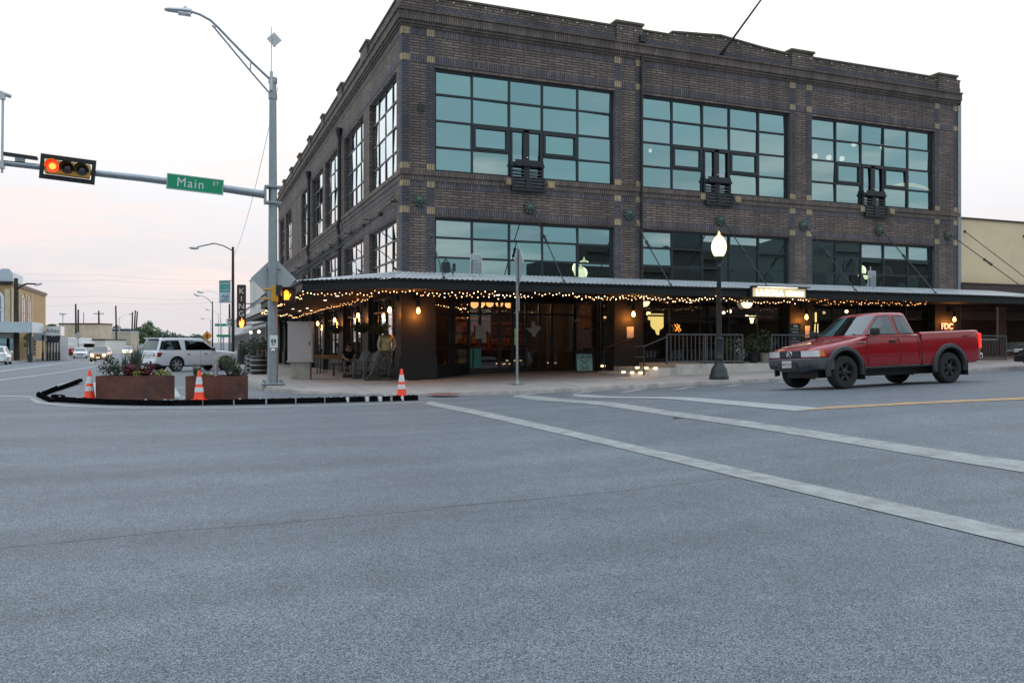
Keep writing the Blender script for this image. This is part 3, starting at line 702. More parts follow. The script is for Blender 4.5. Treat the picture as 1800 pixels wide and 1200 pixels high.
# ---- canopy
FC = [(4.2, 66.0), (4.2, 40.0), (3.2, 40.0), (3.2, 25.2), (5.48, 23.2), (33.2, 23.2)]
mb = MB()
def wave_sheet(p0, p1, q0, q1, pitch=.16, amp=.014):
    p0, p1, q0, q1 = map(Vector, (p0, p1, q0, q1)); n = int((p1 - p0).length / pitch) * 4; rows = []
    for i in range(n + 1):
        h = amp * math.sin(i * math.pi / 2); a = p0.lerp(p1, i / n); b = q0.lerp(q1, i / n); rows.append([(a.x, a.y, a.z + h), (b.x, b.y, b.z + h)])
    mb.loft(rows, cap=False, closed=False)
wave_sheet((5.45, 23.12, 3.215), (33.2, 23.12, 3.215), (5.45 + .9, BY, 3.66), (33.2, BY, 3.66))
wave_sheet((5.45, 23.12, 3.215), (3.12, 25.16, 3.215), (BX, BY, 3.665), (BX, BY + .02, 3.665))
wave_sheet((3.12, 25.16, 3.215), (3.12, 40, 3.215), (BX, BY + .02, 3.66), (BX, 40, 3.66), pitch=.3)
wave_sheet((4.12, 40, 3.215), (4.12, 66, 3.215), (BX, 40, 3.60), (BX, 66, 3.60), pitch=.4)
cnp = mb.build("canopy", "galvanized_roof", bld, smooth=60, world=True)
mb = MB(); Z0, Z1 = 2.91, 3.185
for (xa, ya), (xb, yb) in zip(FC, FC[1:]):
    a, b = Vector((xa, ya, 0)), Vector((xb, yb, 0)); d = (b - a).normalized(); n = Vector((d.y, -d.x, 0)); 
    if n.dot(Vector((12, 40, 0)) - a) < 0: n = -n
    mb.prism([a + Vector((0, 0, Z0)), a + Vector((0, 0, Z1)), b + Vector((0, 0, Z1)), b + Vector((0, 0, Z0))], n * .06)
    for z in (Z0, Z1 - .03): mb.prism([a + Vector((0, 0, z)) - n * .05, a + Vector((0, 0, z + .03)) - n * .05, b + Vector((0, 0, z + .03)) - n * .05, b + Vector((0, 0, z)) - n * .05], n * .052)
mb.build("fascia", "fascia_paint", cnp, world=True)
mb = MB(); zc = 2.985
mb.face([(4.25, 66, zc), (4.25, 40, zc), (3.25, 40, zc), (3.25, 25.22, zc), (5.5, 23.26, zc), (33.2, 23.26, zc), (33.2, 29.6, zc), (BX, 29.6, zc), (BX, 66, zc)])
mb.build("soffit", "dark_timber", cnp, world=True)
for (u, v) in ((503, 548.5), (515, 539), (527, 542.5), (540, 538), (547, 542), (571.5, 524), (593, 516.5), (875, 515), (1214, 528)):
    d = 1.62 * FPX / (HOR - v) if v < 590 else 30; p = at(u, v, d)
    mb = MB(); mb.lathe([(.06, 2.965), (.06, 2.984)], (p.x, p.y, 0), 12); o = mb.build("recessed_light", "ceiling_spot", cnp, world=True)

# ================================================================== GROUND FLOOR
for i, (a, b) in enumerate(((BX, 7.60), (14.26, 15.45), (22.09, 23.23), (29.83, XR))):
    z0 = S(a, BY) - .3; mb = MB()
    mb.span(a - (.04 if i == 0 else 0), b, BY - .04, BY + .5, z0, 2.98)
    mb.span(a - (.07 if i == 0 else .03), b + .03, BY - .07, BY - .04, z0, .95 + (.35 if i else 0))
    mb.build("ground_floor_pier", "charcoal_paint", bld, world=True)
ends = [BY] + [e for a, b in LW for e in (a, b)] + [YR]
for a, b in zip(ends[::2], ends[1::2]):
    mb = MB(); mb.span(BX - .04, BX + .4, a + (.5 if a == BY else 0), b, -.6, 2.98); mb.span(BX - .08, BX - .04, a + (0 if a != BY else .001), b, -.6, .85)
    mb.build("ground_floor_pier", "charcoal_paint", bld, world=True)
def shopfront(P, u0, u1, z0, z1, nu, trans, sill, name="shop_window", m="shop_glass", fw=.06):
    fr = MB()
    def bar(a, b, c, d, d0=0.0, t=.08):
        p = Vector(P(a, c, d0)); q = Vector(P(b, d, d0 + t)); s = q - p; fr.box((p + q) / 2, (max(abs(s.x), .001), max(abs(s.y), .001), max(abs(s.z), .001)))
    bar(u0, u1, z0, z0 + sill); bar(u0, u1, z1 - .08, z1)
    for i in range(nu + 1):
        u = u0 + (u1 - u0) * i / nu; bar(max(u0, u - fw / 2), min(u1, u + fw / 2), z0 + sill, z1 - .08, -.004)
    for t in trans: bar(u0, u1, t - fw / 2, t + fw / 2, .004)
    f = fr.build(name, "black_metal", bld, world=True)
    g = MB(); rng = random.Random(int(u0 * 10))
    for i in range(nu):
        a, b = u0 + (u1 - u0) * i / nu, u0 + (u1 - u0) * (i + 1) / nu; e = rng.gauss(0, .004)
        g.face((P(a, z0 + sill, .05 + e), P(b, z0 + sill, .05 - e), P(b, z1 - .08, .05 - e), P(a, z1 - .08, .05 + e)))
    g.build("pane", m, f, world=True); return f
for k, (a, b) in enumerate(LW):
    shopfront(lambda u, z, d: (BX + .12 + d, u, z), a, b, -.5, 2.98, 4, (2.45,), 1.15 if k else 1.0, m="side_shop_glass")
shopfront(lambda u, z, d: (u, BY + .25 + d, z), 15.45, 22.09, .5, 2.98, 5, (2.35,), .25)
shopfront(lambda u, z, d: (u, BY + .25 + d, z), 23.23, 29.83, .5, 2.98, 5, (2.35,), .25)
# recessed corner-bay entrance: slanted left side, back wall with doors, glazed right return
EY = 29.4
def seg(p, q):
    p, q = Vector(p), Vector(q); L = (q - p).length; d = (q - p) / L; n = Vector((-d.y, d.x))
    def P(u, z, dep): w = p + d * u + n * dep; return (w.x, w.y, z)
    return P, L
def entry(p, q, splits, trans, z0=.1, z1=2.98, bulk=.3, solid=()):
    P, L = seg(p, q); fr = MB()
    def bar(a, b, c, d, t=.09, d0=0.0): fr.prism([P(a, c, d0), P(b, c, d0), P(b, d, d0), P(a, d, d0)], Vector(P(0, 0, t)) - Vector(P(0, 0, 0)))
    bar(0, L, z0, z0 + bulk); bar(0, L, z1 - .1, z1)
    for s in splits: bar(max(0, s * L - .045), min(L, s * L + .045), z0 + bulk, z1 - .1, d0=-.006)
    for t in trans: bar(0, L, t - .04, t + .04, d0=.006)
    f = fr.build("shop_window", "black_metal", bld, world=True)
    g = MB(); g.face([P(0, z0 + bulk, .05), P(L, z0 + bulk, .05), P(L, z1 - .1, .05), P(0, z1 - .1, .05)]); g.build("pane", "shop_glass", f, world=True)
entry((7.60, BY + .1), (9.9, EY), (0, .45, .55, 1), (1.15, 2.35), bulk=.5)
entry((9.9, EY), (14.3, EY), (0, .10, .28, .40, .53, .66, .78, 1), (2.45,), bulk=.18)
entry((14.28, EY), (14.28, BY + .5), (0, .3, .42, .72, .8, 1), (1.0, 2.2), z0=.15, bulk=.25)
# ---- the dim rooms of the ground floor, lit by their own lamps
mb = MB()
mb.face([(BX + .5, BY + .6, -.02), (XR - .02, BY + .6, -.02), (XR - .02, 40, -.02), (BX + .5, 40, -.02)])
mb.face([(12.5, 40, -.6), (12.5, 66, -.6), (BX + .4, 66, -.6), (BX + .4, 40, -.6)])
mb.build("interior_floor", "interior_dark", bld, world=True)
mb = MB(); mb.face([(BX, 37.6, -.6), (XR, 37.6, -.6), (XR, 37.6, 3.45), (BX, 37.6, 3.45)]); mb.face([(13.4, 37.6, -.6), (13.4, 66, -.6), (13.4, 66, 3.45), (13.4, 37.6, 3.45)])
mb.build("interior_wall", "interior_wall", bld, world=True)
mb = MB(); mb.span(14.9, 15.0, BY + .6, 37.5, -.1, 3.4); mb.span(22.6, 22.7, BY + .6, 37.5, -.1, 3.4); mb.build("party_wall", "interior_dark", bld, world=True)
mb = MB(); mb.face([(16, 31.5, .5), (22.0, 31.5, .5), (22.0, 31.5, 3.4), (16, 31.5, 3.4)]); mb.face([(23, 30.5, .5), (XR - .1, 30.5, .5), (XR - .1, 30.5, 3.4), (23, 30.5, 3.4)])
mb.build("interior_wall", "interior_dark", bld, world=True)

def globe(loc, r=.17, m="globe_cream", name="pendant_lamp", label="", half=False, e=0, group="lamps hanging inside the shops"):
    t = thing(name, label, "lamp", (loc[0], loc[1], loc[2] - r), group=group)
    mb = MB(); mb.lathe([(0.0, r), (r, r), (r * .92, r * .6), (r * .6, r * .15), (0, 0)], n=14) if half else mb.sphere((0, 0, r), r, 14, 10)
    mb.build("globe", m, t, smooth=60)
    mb = MB(); mb.path([(0, 0, r * 2 - .01 if not half else r), (0, 0, max(3.4 - loc[2] + r, .3))], .008, 5); mb.build("cord", "black_metal", t)
    if e: lamp("pendant_light", (loc[0], loc[1], loc[2] - r - .08), e, (1, .62, .32), .1, parent=None)
    return t
for k, (u, v, d, lb) in enumerate(((834, 531, 33.2, "warm globe lamp just inside the corner entrance, nearest the slanted window"), (846, 529.5, 34.5, "warm globe lamp inside the corner entrance, beside the first globe"), (861, 529, 33.4, "warm globe lamp over the teal entrance door"), (878, 529, 34.5, "warm globe lamp behind the transom right of the teal door"), (894, 531, 35.5, "warm globe lamp seen just left of the bare sign post"))):
    p = at(u, v, d); globe(p, .16, "globe_amber", label=lb, e=5 if k in (1, 3) else 0)
p = at(1133, 526, 30.5); globe(p, .20, "globe_cream", label="cream bowl lamp inside the window right of the steps", half=True)
p = at(1313, 528, 31.8); globe(p, .22, "globe_cream", label="cream bowl lamp above the longhorn sign behind the railing", half=True)
p = at(1140, 547.5, 31.2); globe(p, .08, "bulb_orange", label="small bare bulb beside the yellow window sign")
for u, v, lb in ((1282, 543, "larger of two bare bulbs behind the street lamp post"), (1272, 545.5, "smaller of two bare bulbs behind the street lamp post"), (1488, 543.5, "small bulb behind the truck windscreen inside the shop")):
    p = at(u, v, 33.0); globe(p, .06 if u != 1282 else .085, "bulb_warm", label=lb)
# upper right floor: pendant bulbs and a bowed light, glowing through the panes
for u, v, d, lb in ((1433, 271, 34.5, "leftmost of three low bulbs in the upper right window"), (1457, 273, 34.7, "middle one of three low bulbs in the upper right window"), (1480, 275, 34.9, "rightmost of three low bulbs in the upper right window"), (1501, 249.5, 35.6, "higher bulb in the upper right window, second pane across"), (1551, 254, 36.0, "higher bulb in the upper right window, third pane across")):
    p = at(u, v, d); t = globe(p, .11, "ceiling_spot", label=lb, group="bulbs in the upper right window")
t = thing("bowed_lamp", "curved tube of warm light in the upper right window", "lamp", at(1612, 330, 36.0)); mb = MB()
mb.path([at(u, v, 36.0) for u, v in ((1568, 323), (1585, 320.5), (1604, 321), (1622, 325), (1634, 330))], [.03, .07, .085, .07, .03], 8); mb.build("tube", "tube_soft", t, smooth=60, world=True)
mb = MB(); p = at(1604, 321, 36); mb.path([p, (p.x, p.y, 11.8)], .01, 5); mb.build("cord", "black_metal", t, world=True)
for u, v, d, lb in ((1143, 261, 31.5, "small white light in the left pane of the middle upper window"),): globe(at(u, v, d), .07, "ceiling_spot", label=lb, group="bulbs in the upper right window")
lamp("room_light", (26.5, 29.5, 10.8), 60, (1, .75, .5), .3)
# warm lamps that light the rooms
for k, (p, e) in enumerate((((11.4, 33.4, 2.9), 26), ((13.3, 33.8, 2.8), 12), ((18.5, 29.2, 2.9), 5), ((26.3, 28.6, 2.9), 4), ((9.0, 31.5, 2.6), 6), ((9.3, 36.5, 2.6), 8), ((9.3, 45, 2.5), 8))):
    lamp("shop_light", p, e, (1.0, .50, .22), .15)
# shelves, counter and posters glimpsed through the entrance
def shelf_unit(name, lb, x0, x1, y, z1, seed):
    t = thing(name, lb, "shelves", ((x0 + x1) / 2, y, -.02)); mb = MB()
    mb.span(x0, x1, y + .3, y + .34, -.02, z1); mb.span(x0, x0 + .04, y, y + .3, -.02, z1); mb.span(x1 - .04, x1, y, y + .3, -.02, z1)
    for k in range(5): mb.span(x0 + .04, x1 - .04, y, y + .3, .3 + k * (z1 - .4) / 4 - .02, .3 + k * (z1 - .4) / 4 + .02)
    mb.build("rack", "wood", t, world=True); rng = random.Random(seed)
    mats = ["ochre_wall", "red_brick", "wood", "leaf_red", "leaf_red", "wood"]
    for k in range(4):
        zz = .3 + k * (z1 - .4) / 4 + .025; x = x0 + .08
        mb = MB()
        while x < x1 - .2:
            w = rng.uniform(.08, .18); h = rng.uniform(.15, .38); mb.span(x, x + w, y + .04, y + .24, zz, zz + h); x += w + rng.uniform(.01, .08)
        o = mb.build("goods", mats[k % 6], t, world=True); o["kind"] = "stuff"
shelf_unit("shop_shelves", "tall shop shelves of goods seen through the open entrance door", 10.9, 12.6, 34.6, 2.5, 1)
shelf_unit("shop_shelves", "shop shelves of goods behind the Texas map decal", 13.0, 15.0, 35.5, 2.3, 2)
t = thing("shop_counter", "dark timber counter inside the corner entrance", "counter", (11.8, 32.2, 0)); mb = MB(); mb.span(11.0, 13.4, 32.0, 32.6, -.02, 1.05); mb.build("front_panel", "dark_wood", t, world=True); mb = MB(); mb.span(10.95, 13.45, 31.95, 32.65, 1.05, 1.1); mb.build("counter_top", "wood", t, world=True)
TEX = [(-.12, .5), (.13, .5), (.13, .26), (.33, .2), (.5, .2), (.5, -.02), (.42, -.08), (.25, -.2), (.16, -.42), (.1, -.5), (-.02, -.44), (-.1, -.25), (-.2, -.18), (-.3, -.1), (-.5, .08), (-.12, .08)]
def flat(name, lb, cat, poly, c, w, h, m, t=.01, **k):
    mb = MB(); c = Vector(c); mb.prism([(c.x + x * w, c.y, c.z + z * h) for x, z in poly], (0, t, 0)); return tag(mb.build(name, m, origin=c, **k), lb, cat)
BOXP = [(-.5, -.5), (.5, -.5), (.5, .5), (-.5, .5)]
p = at(953, 574, 31.1); flat("window_decal", "pale map-shaped decal on the glass left of the poster door", "decal", TEX, (p.x, EY - .03, p.z), .62, .62, "paper")
flat("poster", "white sheet pinned on the teal entrance door", "poster", BOXP, (onY(843, 573, EY).x, EY - .04, 1.75), .36, .52, "paper")
flat("poster", "small pink and grey flyer beside the white sheet", "poster", BOXP, (onY(850, 583, EY).x, EY - .055, 1.55), .18, .42, "tan_stucco")
t = flat("door_panel", "teal lower panel of the corner entrance door", "panel", BOXP, (onY(839, 624, EY).x, EY - .03, .76), .30, .75, "banner_teal")
flat("kick_panel", "narrow teal strip beside the entrance door panel", "panel", BOXP, (onY(828, 624, EY).x, EY - .03, .76), .09, .72, "banner_teal")
mb = MB(); c = Vector((14.2, 28.2, 2.35)); mb.box(c, (.012, 1.0, .9)); tag(mb.build("poster", mat("poster_red", (.30, .10, .06), .6, 0, .5, 6), origin=c), "reddish poster on the glazed side of the entrance above the teal board", "poster")
mb = MB(); c = Vector((14.2, 28.2, 1.5)); mb.box(c, (.012, 1.0, .7)); tag(mb.build("poster", mat("poster_grey", (.16, .13, .13), .6, 0, .6, 12), origin=c), "grey patterned poster under the reddish poster by the entrance", "poster")
# yellow Texas-shaped window sign and the cream longhorn
TXB = [(-.5, .5), (.5, .5), (.5, -.12), (.40, -.2), (.24, -.26), (.2, -.5), (.05, -.46), (-.04, -.26), (-.2, -.2), (-.33, -.05), (-.33, .2), (-.5, .2)]
p = onY(1153, 566, BY + .42); flat("neon_sign", "yellow glowing Texas-shaped sign in the window right of the steps", "sign", TXB, p, .66, .80, "neon_yellow", .03)
LH = [(-.5, .42), (-.44, .28), (-.2, .2), (-.13, -.05), (-.09, -.42), (0, -.5), (.09, -.42), (.13, -.05), (.2, .2), (.44, .28), (.5, .42), (.42, .5), (.2, .38), (0, .42), (-.2, .38), (-.42, .5)]
p = onY(1322, 557, BY + .45); flat("neon_sign", "cream glowing longhorn head sign behind the railing", "sign", LH, p, .62, .34, "neon_cream", .03)
p = onY(1158, 575, BY + .1)
t = thing("neon_arrows", "small crossed orange tubes of light above the railing start", "sign", onY(1190, 572, BY + .2)); mb = MB()
for a, b in (((1186, 566), (1194, 579)), ((1190, 565), (1197, 577)), ((1195, 567), (1187, 578))): mb.path([onY(*a, BY + .2), onY(*b, BY + .2)], .012, 6)
mb.build("tube", "neon_orange", t, world=True)
t = thing("neon_tube", "tall thin yellow light strip beside the right pier behind the truck", "sign", onY(1435, 580, BY + .2)); mb = MB()
mb.path([onY(1434, 545, BY + .2), onY(1434, 562, BY + .2)], .035, 6); mb.path([onY(1433, 565, BY + .2), onY(1432, 584, BY + .2)], .02, 6); mb.path([onY(1437.5, 565, BY + .2), onY(1437.5, 582, BY + .2)], .015, 6); mb.build("tube", "neon_yellow", t, world=True)
t = thing("neon_tube", "yellow vertical neon sign inside the left side windows", "sign", onX(613, 573, BX + .5)); mb = MB(); c = onX(613, 573, BX + .5)
mb.box(c, (.03, .35, 1.05)); mb.build("tube", "neon_yellow", t, world=True)
t = thing("neon_tube", "short white lit strip inside the far left side window", "sign", onX(565, 577, BX + .5)); mb = MB(); c = onX(565.5, 577, BX + .5)
mb.box(c, (.03, .3, .55)); mb.build("tube", "sign_white", t, world=True)
p = onY(1665, 570, BY - .08); o = text("neon_sign", "FDC", .36, "neon_red", facing(p), None, .01, bold=.008); tag(o, "red FDC letters on the last pier behind the truck bed", "sign")
def wall_lamp(p, n, lb, e=9):
    t = thing("wall_lamp", lb, "lamp", p, group="bare-bulb wall lamps"); n = Vector(n)
    b = p + n * .28
    mb = MB(); mb.path([p + Vector((0, 0, .42)), p + n * .18 + Vector((0, 0, .46)), b + Vector((0, 0, .40)), b + Vector((0, 0, .30))], .022, 8); mb.box(p + Vector((0, 0, .42)) + n * .012, (.12, .12, .18)); mb.build("bracket", "black_metal", t, world=True)
    mb = MB(); mb.lathe([(.03, .34), (.06, .30), (.075, .14), (.06, .12)], b, 12); mb.build("shade", "black_metal", t, smooth=50, world=True)
    mb = MB(); mb.lathe([(.02, .13), (.045, .08), (.065, .0), (.055, -.05), (.0, -.08)], b, 12); o = mb.build("bulb", "bulb_orange", t, smooth=60, world=True)
    lamp("bulb_light", b + n * .02 + Vector((0, 0, -.14)), e * 2.6, (1.0, .30, .05), .05, parent=t)
for u, v, lb in ((735, 543, "wall lamp on the dark corner pier left of the entrance"), (1113, 549, "wall lamp on the pier above the lit steps"), (1417, 554, "wall lamp on the pier behind the truck windscreen"), (1677, 558, "wall lamp on the last pier above the FDC letters")):
    wall_lamp(onY(u, v, BY - .3) + Vector((0, .26, 0)), (0, -1, 0), lb)
for y, z, lb in ((26.42, 2.40, "first wall lamp round the corner, behind the cowboy statue"), (31.78, 2.38, "second wall lamp down the left side, above the hanging basket"), (37.2, 2.35, "third wall lamp down the left side, over the tables"), (42.4, 2.3, "fourth wall lamp down the left side, beside the white light strip"), (47.25, 2.25, "fifth wall lamp down the left side, next to the grey cabinet")):
    wall_lamp(Vector((BX - .04, y, z)), (-1, 0, 0), lb, 4)

# ---- strings of small bulbs under the canopy
def light_string(lb, pts, sp, sag, seed, m="bulb_warm", r=.0135, jit=.03, per=2.6, name="string_lights"):
    rng = random.Random(seed); t = thing(name, lb, "string lights", pts[0], group="strings of small lights under the canopy")
    P = [Vector(p) for p in pts]; L = []
    for a, b in zip(P, P[1:]):
        k = max(1, int((b - a).length / sp)); L += [a.lerp(b, i / k) for i in range(k)]
    s = 0; W_ = []
    for i, p in enumerate(L):
        s += sp; W_.append(p - Vector((0, 0, sag * (math.sin(math.pi * (s % per) / per)) + rng.gauss(0, jit * .35))))
    mb = MB(); mb.path(W_, .005, 4); mb.build("wire", "black_metal", t, world=True)
    b0 = MB(); b0.sphere((0, 0, 0), r, 8, 6, (1, 1, 1.2)); me = None
    inv = ROOTM[t.name].inverted()
    for i, p in enumerate(W_[:100]):
        q = inv @ (p + Vector((rng.gauss(0, jit * .4), rng.gauss(0, jit * .3), -.02 + rng.gauss(0, jit))))
        if me is None:
            o = b0.build("bulb", m, t); me = o.data; o.location = q; me_b = me.copy(); me_b.materials[0] = MATS["bulb_dim"]
        else: o = bpy.data.objects.new("bulb", me if rng.random() < .5 else me_b); COL.objects.link(o); o.parent = t; ROOTM[o.name] = ROOTM[t.name]; o.location = q
zz = 2.86
light_string("string of lights along the chamfered canopy corner", [(3.35, 25.16, zz), (5.5, 23.12, zz)], .12, .05, 1)
light_string("string of lights on the canopy edge over the corner entrance", [(5.5, 23.12, zz), (11.2, 23.12, zz)], .115, .07, 2)
light_string("lower second strand of lights over the corner pier", [(6.2, 23.2, zz - .07), (9.8, 23.2, zz - .07)], .17, .06, 12)
light_string("string of lights on the canopy edge behind the sign post", [(11.2, 23.12, zz), (17.2, 23.12, zz)], .11, .07, 3)
light_string("lower second strand of lights right of the sign post", [(11.4, 23.2, zz - .05), (16.2, 23.2, zz - .06)], .15, .05, 13)
light_string("string of lights either side of the street lamp post", [(17.2, 23.12, zz), (20.6, 23.12, zz)], .12, .13, 4, per=3.2)
light_string("orange string of lights below the lit shop sign", [(21.0, 23.3, zz + .02), (26.4, 23.3, zz + .02)], .09, .06, 5, "neon_orange", .014, .05)
light_string("bright string of lights down the left canopy edge", [(3.25, 25.4, zz), (3.25, 40.5, zz - .05)], .22, .08, 6)
light_string("inner string of lights under the left canopy", [(5.6, 26.6, 2.88), (5.4, 44, 2.8)], .34, .05, 7, "bulb_dim", .014)
light_string("string of lights crossing the far end of the left canopy", [(3.4, 40.5, zz - .05), (5.4, 44, 2.78)], .14, .1, 8)
light_string("string of lights drooping inside the slanted entrance window", [(8.0, 27.4, 2.75), (9.7, 29.0, 2.7), (9.75, 29.1, 2.1)], .17, .1, 9, r=.014)
for k in range(3):
    light_string("strand of lights hanging in the %s side window" % ("first", "second", "third")[k], [(BX + .35, LW[k][0] + .1, 2.75), (BX + .35, LW[k][1] - .1, 2.7)], .2, .22, 20 + k, "neon_orange", .014, .09, per=1.3)
t = thing("parapet_lights", "row of small white bulbs along the roof parapet", "string lights", (BX, BY - .09, 12.6)); me = None; inv = ROOTM[t.name].inverted()
for i in range(43):
    x = BX + .6 + i * .57; z = 12.60
    for (xa, za), (xb, zb) in zip(top, top[1:]):
        if xa <= x <= xb: z = za + (zb - za) * (x - xa) / max(xb - xa, .01) - .09
    yy = BY - .05 - (.10 if any(a < x < a + 1.15 for a in (14.28, 22.1, 29.93)) or x < BX + 1 else 0)
    if me is None: b0 = MB(); b0.sphere((0, 0, 0), .028, 8, 6); o = b0.build("bulb", "white_trim", t); me = o.data
    else: o = bpy.data.objects.new("bulb", me); COL.objects.link(o); o.parent = t; ROOTM[o.name] = ROOTM[t.name]
    o.location = inv @ Vector((x, yy, z))

# ---- lit sign on the fascia
p = onY(1370, 510.5, 23.05); t = thing("shop_sign", "lit cream LA SCALA sign on the canopy edge", "sign", p); w = 2.25
mb = MB(); mb.box((0, .05, 0), (w + .12, .10, .36)); mb.box((0, -.06, .20), (w + .16, .24, .03)); mb.build("frame", "black_metal", t)
mb = MB(); mb.box((0, -.006, 0), (w, .008, .30)); mb.build("panel", "sign_panel", t)
text("lettering", "LA SCALA", .26, "sign_white", ROOTM[t.name] @ facing((-.42, -.014, -.02)), t, .012, bold=.012, sx=1.0)
mb = MB(); rng = random.Random(3); x = .30
while x < 1.02: mb.box((x, -.02, -.02), (.03, .02, .14 + rng.uniform(-.03, .02))); x += .055
mb.build("small_lettering", "sign_white", t)
mb = MB(); mb.box((-.15, -.10, .175), (w * .75, .03, .02)); mb.build("tube_light", "sign_white", t)
# gear standing on the canopy roof
t = thing("floodlight", "pair of small black floodlights on the canopy roof by the corner", "floodlight", at(785, 474, 25.6)); mb = MB(); c = at(784, 464, 25.6)
mb.box(c, (.24, .16, .26), -.3, bev=.02); mb.box(c + Vector((.28, .05, -.02)), (.1, .14, .24), -.3, bev=.02); mb.path([c + Vector((-.08, 0, .12)), c + Vector((0, 0, .22)), c + Vector((.08, 0, .12))], .02, 6); mb.build("housing", "black_metal", t, world=True)
mb = MB(); mb.path([c, at(782, 478, 25.6)], .02, 6); mb.path([c + Vector((.28, 0, 0)), at(796, 479, 25.6)], .02, 6); mb.build("stand", "black_metal", t, world=True)
for (u, lb) in ((835, "pale antenna box on a tripod over the corner entrance"), (1530, "pale antenna cluster on a tripod near the right canopy end")):
    d = 26.0 if u == 835 else 31.5; q = d / 26.0; base = at(u, 486 if u == 835 else 508, d); t = thing("antenna_unit", lb, "antenna", base, group="antenna units on the canopy roof")
    mb = MB(); h = .95
    for s in (-.22, .05, .22): mb.path([(s, .1 if s != .05 else -.15, -.06), (s * .5, 0, h * .4)], .014, 5)
    mb.path([(0, 0, .2), (0, 0, h)], .022, 6); mb.path([(-.16, -.05, .12), (-.16, -.05, .78)], .02, 6); mb.path([(.2, -.05, .12), (.2, -.05, .78)], .02, 6); mb.build("tripod", "aluminium", t)
    mb = MB(); mb.box((.02, -.06, .36), (.28, .14, .36), bev=.02); mb.build("grey_box", "galvanized", t)
    mb = MB(); mb.box((.02, -.02, .68), (.30, .10, .22), bev=.02); mb.build("panel", "sign_back", t)
t = thing("flagpole", "dark flagpole leaning out over the roof edge", "flagpole", onY(1266, 95, BY - .1)); mb = MB(); a = onY(1266, 95, BY - .05); b = at(1345, -14, 29.3)
mb.path([a, b], [.045, .028], 8); mb.path([a, a.lerp(b, .12)], .07, 8); mb.build("pole", "black_metal", t, smooth=50, world=True)
mb = MB(); mb.sphere(b, .06, 8, 6); mb.build("finial", "black_metal", t, world=True)

# ---- porch platform, steps, railings
t = thing("porch_platform", "pale concrete porch platform with two lit steps at its left end", "porch", (14.1, 23.6, .2)); PX0, PY0, PZ = 15.25, 23.55, .62
mb = MB(); mb.span(PX0, 31.2, PY0, BY + .22, -.05, PZ); mb.build("platform", "white_concrete", t, world=True)
for k, (x0, x1, z) in enumerate(((13.55, 15.0, .34), (14.2, PX0 - .003, .50))):
    mb = MB(); mb.span(x0, x1, PY0 + .02 * (1 - k) - .02 * k + .03, BY - .1, .05, z); st = mb.build("step", "white_concrete", t, world=True)
for k, (u, v, yy) in enumerate(((1097, 650, 24.6), (1112, 650.5, 24.1), (1127, 650.8, 23.6), (1120, 642, 24.5), (1136, 642.6, 24.0), (1152, 643, 23.55))):
    c = onY(u, v, PY0 - (.0)); mb = MB(); mb.box((c.x, PY0 + (.035 if k < 3 else -.005), c.z), (.13, .02, .055)); mb.build("step_light", "step_light", t, world=True)
    lamp("step_lamp", (c.x, PY0 - .10, c.z - .01), .22, (1, .5, .2), .03)
for u, v in ((1059, 639), (1073, 639)):
    c = onY(u, v, 27.0); mb = MB(); mb.box(c, (.12, .02, .05)); tag(mb.build("floor_light", "step_light", origin=c), "small warm light low on the right side of the entrance", "light", "low lights beside the entrance")
def railing(lb, pts, h=1.0, sp=.155, post=1.9):
    t = thing("railing", lb, "railing", pts[0]); P = [Vector(p) for p in pts]
    bars = MB(); rails = MB(); posts = []
    for a, b in zip(P, P[1:]):
        L = (b - a).length; n = max(1, int(L / sp))
        for i in range(1, n): q = a.lerp(b, i / n); bars.box(q + Vector((0, 0, .08 + (h - .12) / 2)), (.022, .022, h - .13))
        for z in (.08, h): rails.path([a + Vector((0, 0, z)), b + Vector((0, 0, z))], .028, 6)
        k = max(1, round(L / post))
        for i in range(k + 1): q = a.lerp(b, i / k); pm = MB(); pm.box(q + Vector((0, 0, h / 2)), (.05, .05, h)); pm.build("post", "grey_plastic", t, world=True)
    bars.build("balusters", "grey_plastic", t, world=True); rails.build("rail", "grey_plastic", t, world=True)
x1 = onY(1305, 600, PY0 + .08).x; x2 = onY(1356, 600, PY0 + .08).x
railing("grey metal railing with upright bars along the porch left of the gap", [(onY(1172, 600, PY0 + .08).x, PY0 + .08, PZ), (x1, PY0 + .08, PZ)])
railing("grey metal railing along the porch behind the truck bonnet", [(x2, PY0 + .08, PZ), (31.0, PY0 + .08, PZ)])
t = thing("handrail", "dark sloping handrail beside the lit steps", "railing", (14.3, PY0, .3)); mb = MB()
a = onY(1132, 605, PY0 + .02); b = onY(1172, 588, PY0 + .02)
mb.path([(a.x, PY0 + .02, .28), a, b], .026, 6); mb.path([a, a + Vector((-.35, 0, 0)), a + Vector((-.35, 0, -.35)), a + Vector((0, 0, -.35))], .022, 6); mb.build("rail", "black_metal", t, world=True)
a2 = Vector((13.7, BY - .3, 1.15)); mb = MB(); mb.path([(13.7, BY - .3, .2), a2, (15.2, BY - .3, 1.62)], .026, 6); mb.build("rail", "black_metal", t, world=True)
c = onY(1108, 580, BY - .075); flat("notice", "white notice on the pier above the lit steps", "notice", BOXP, c, .28, .40, "paper"); 
c = onY(1420, 579, BY - .075); flat("notice", "white notice on the pier behind the truck", "notice", BOXP, c, .26, .46, "paper")
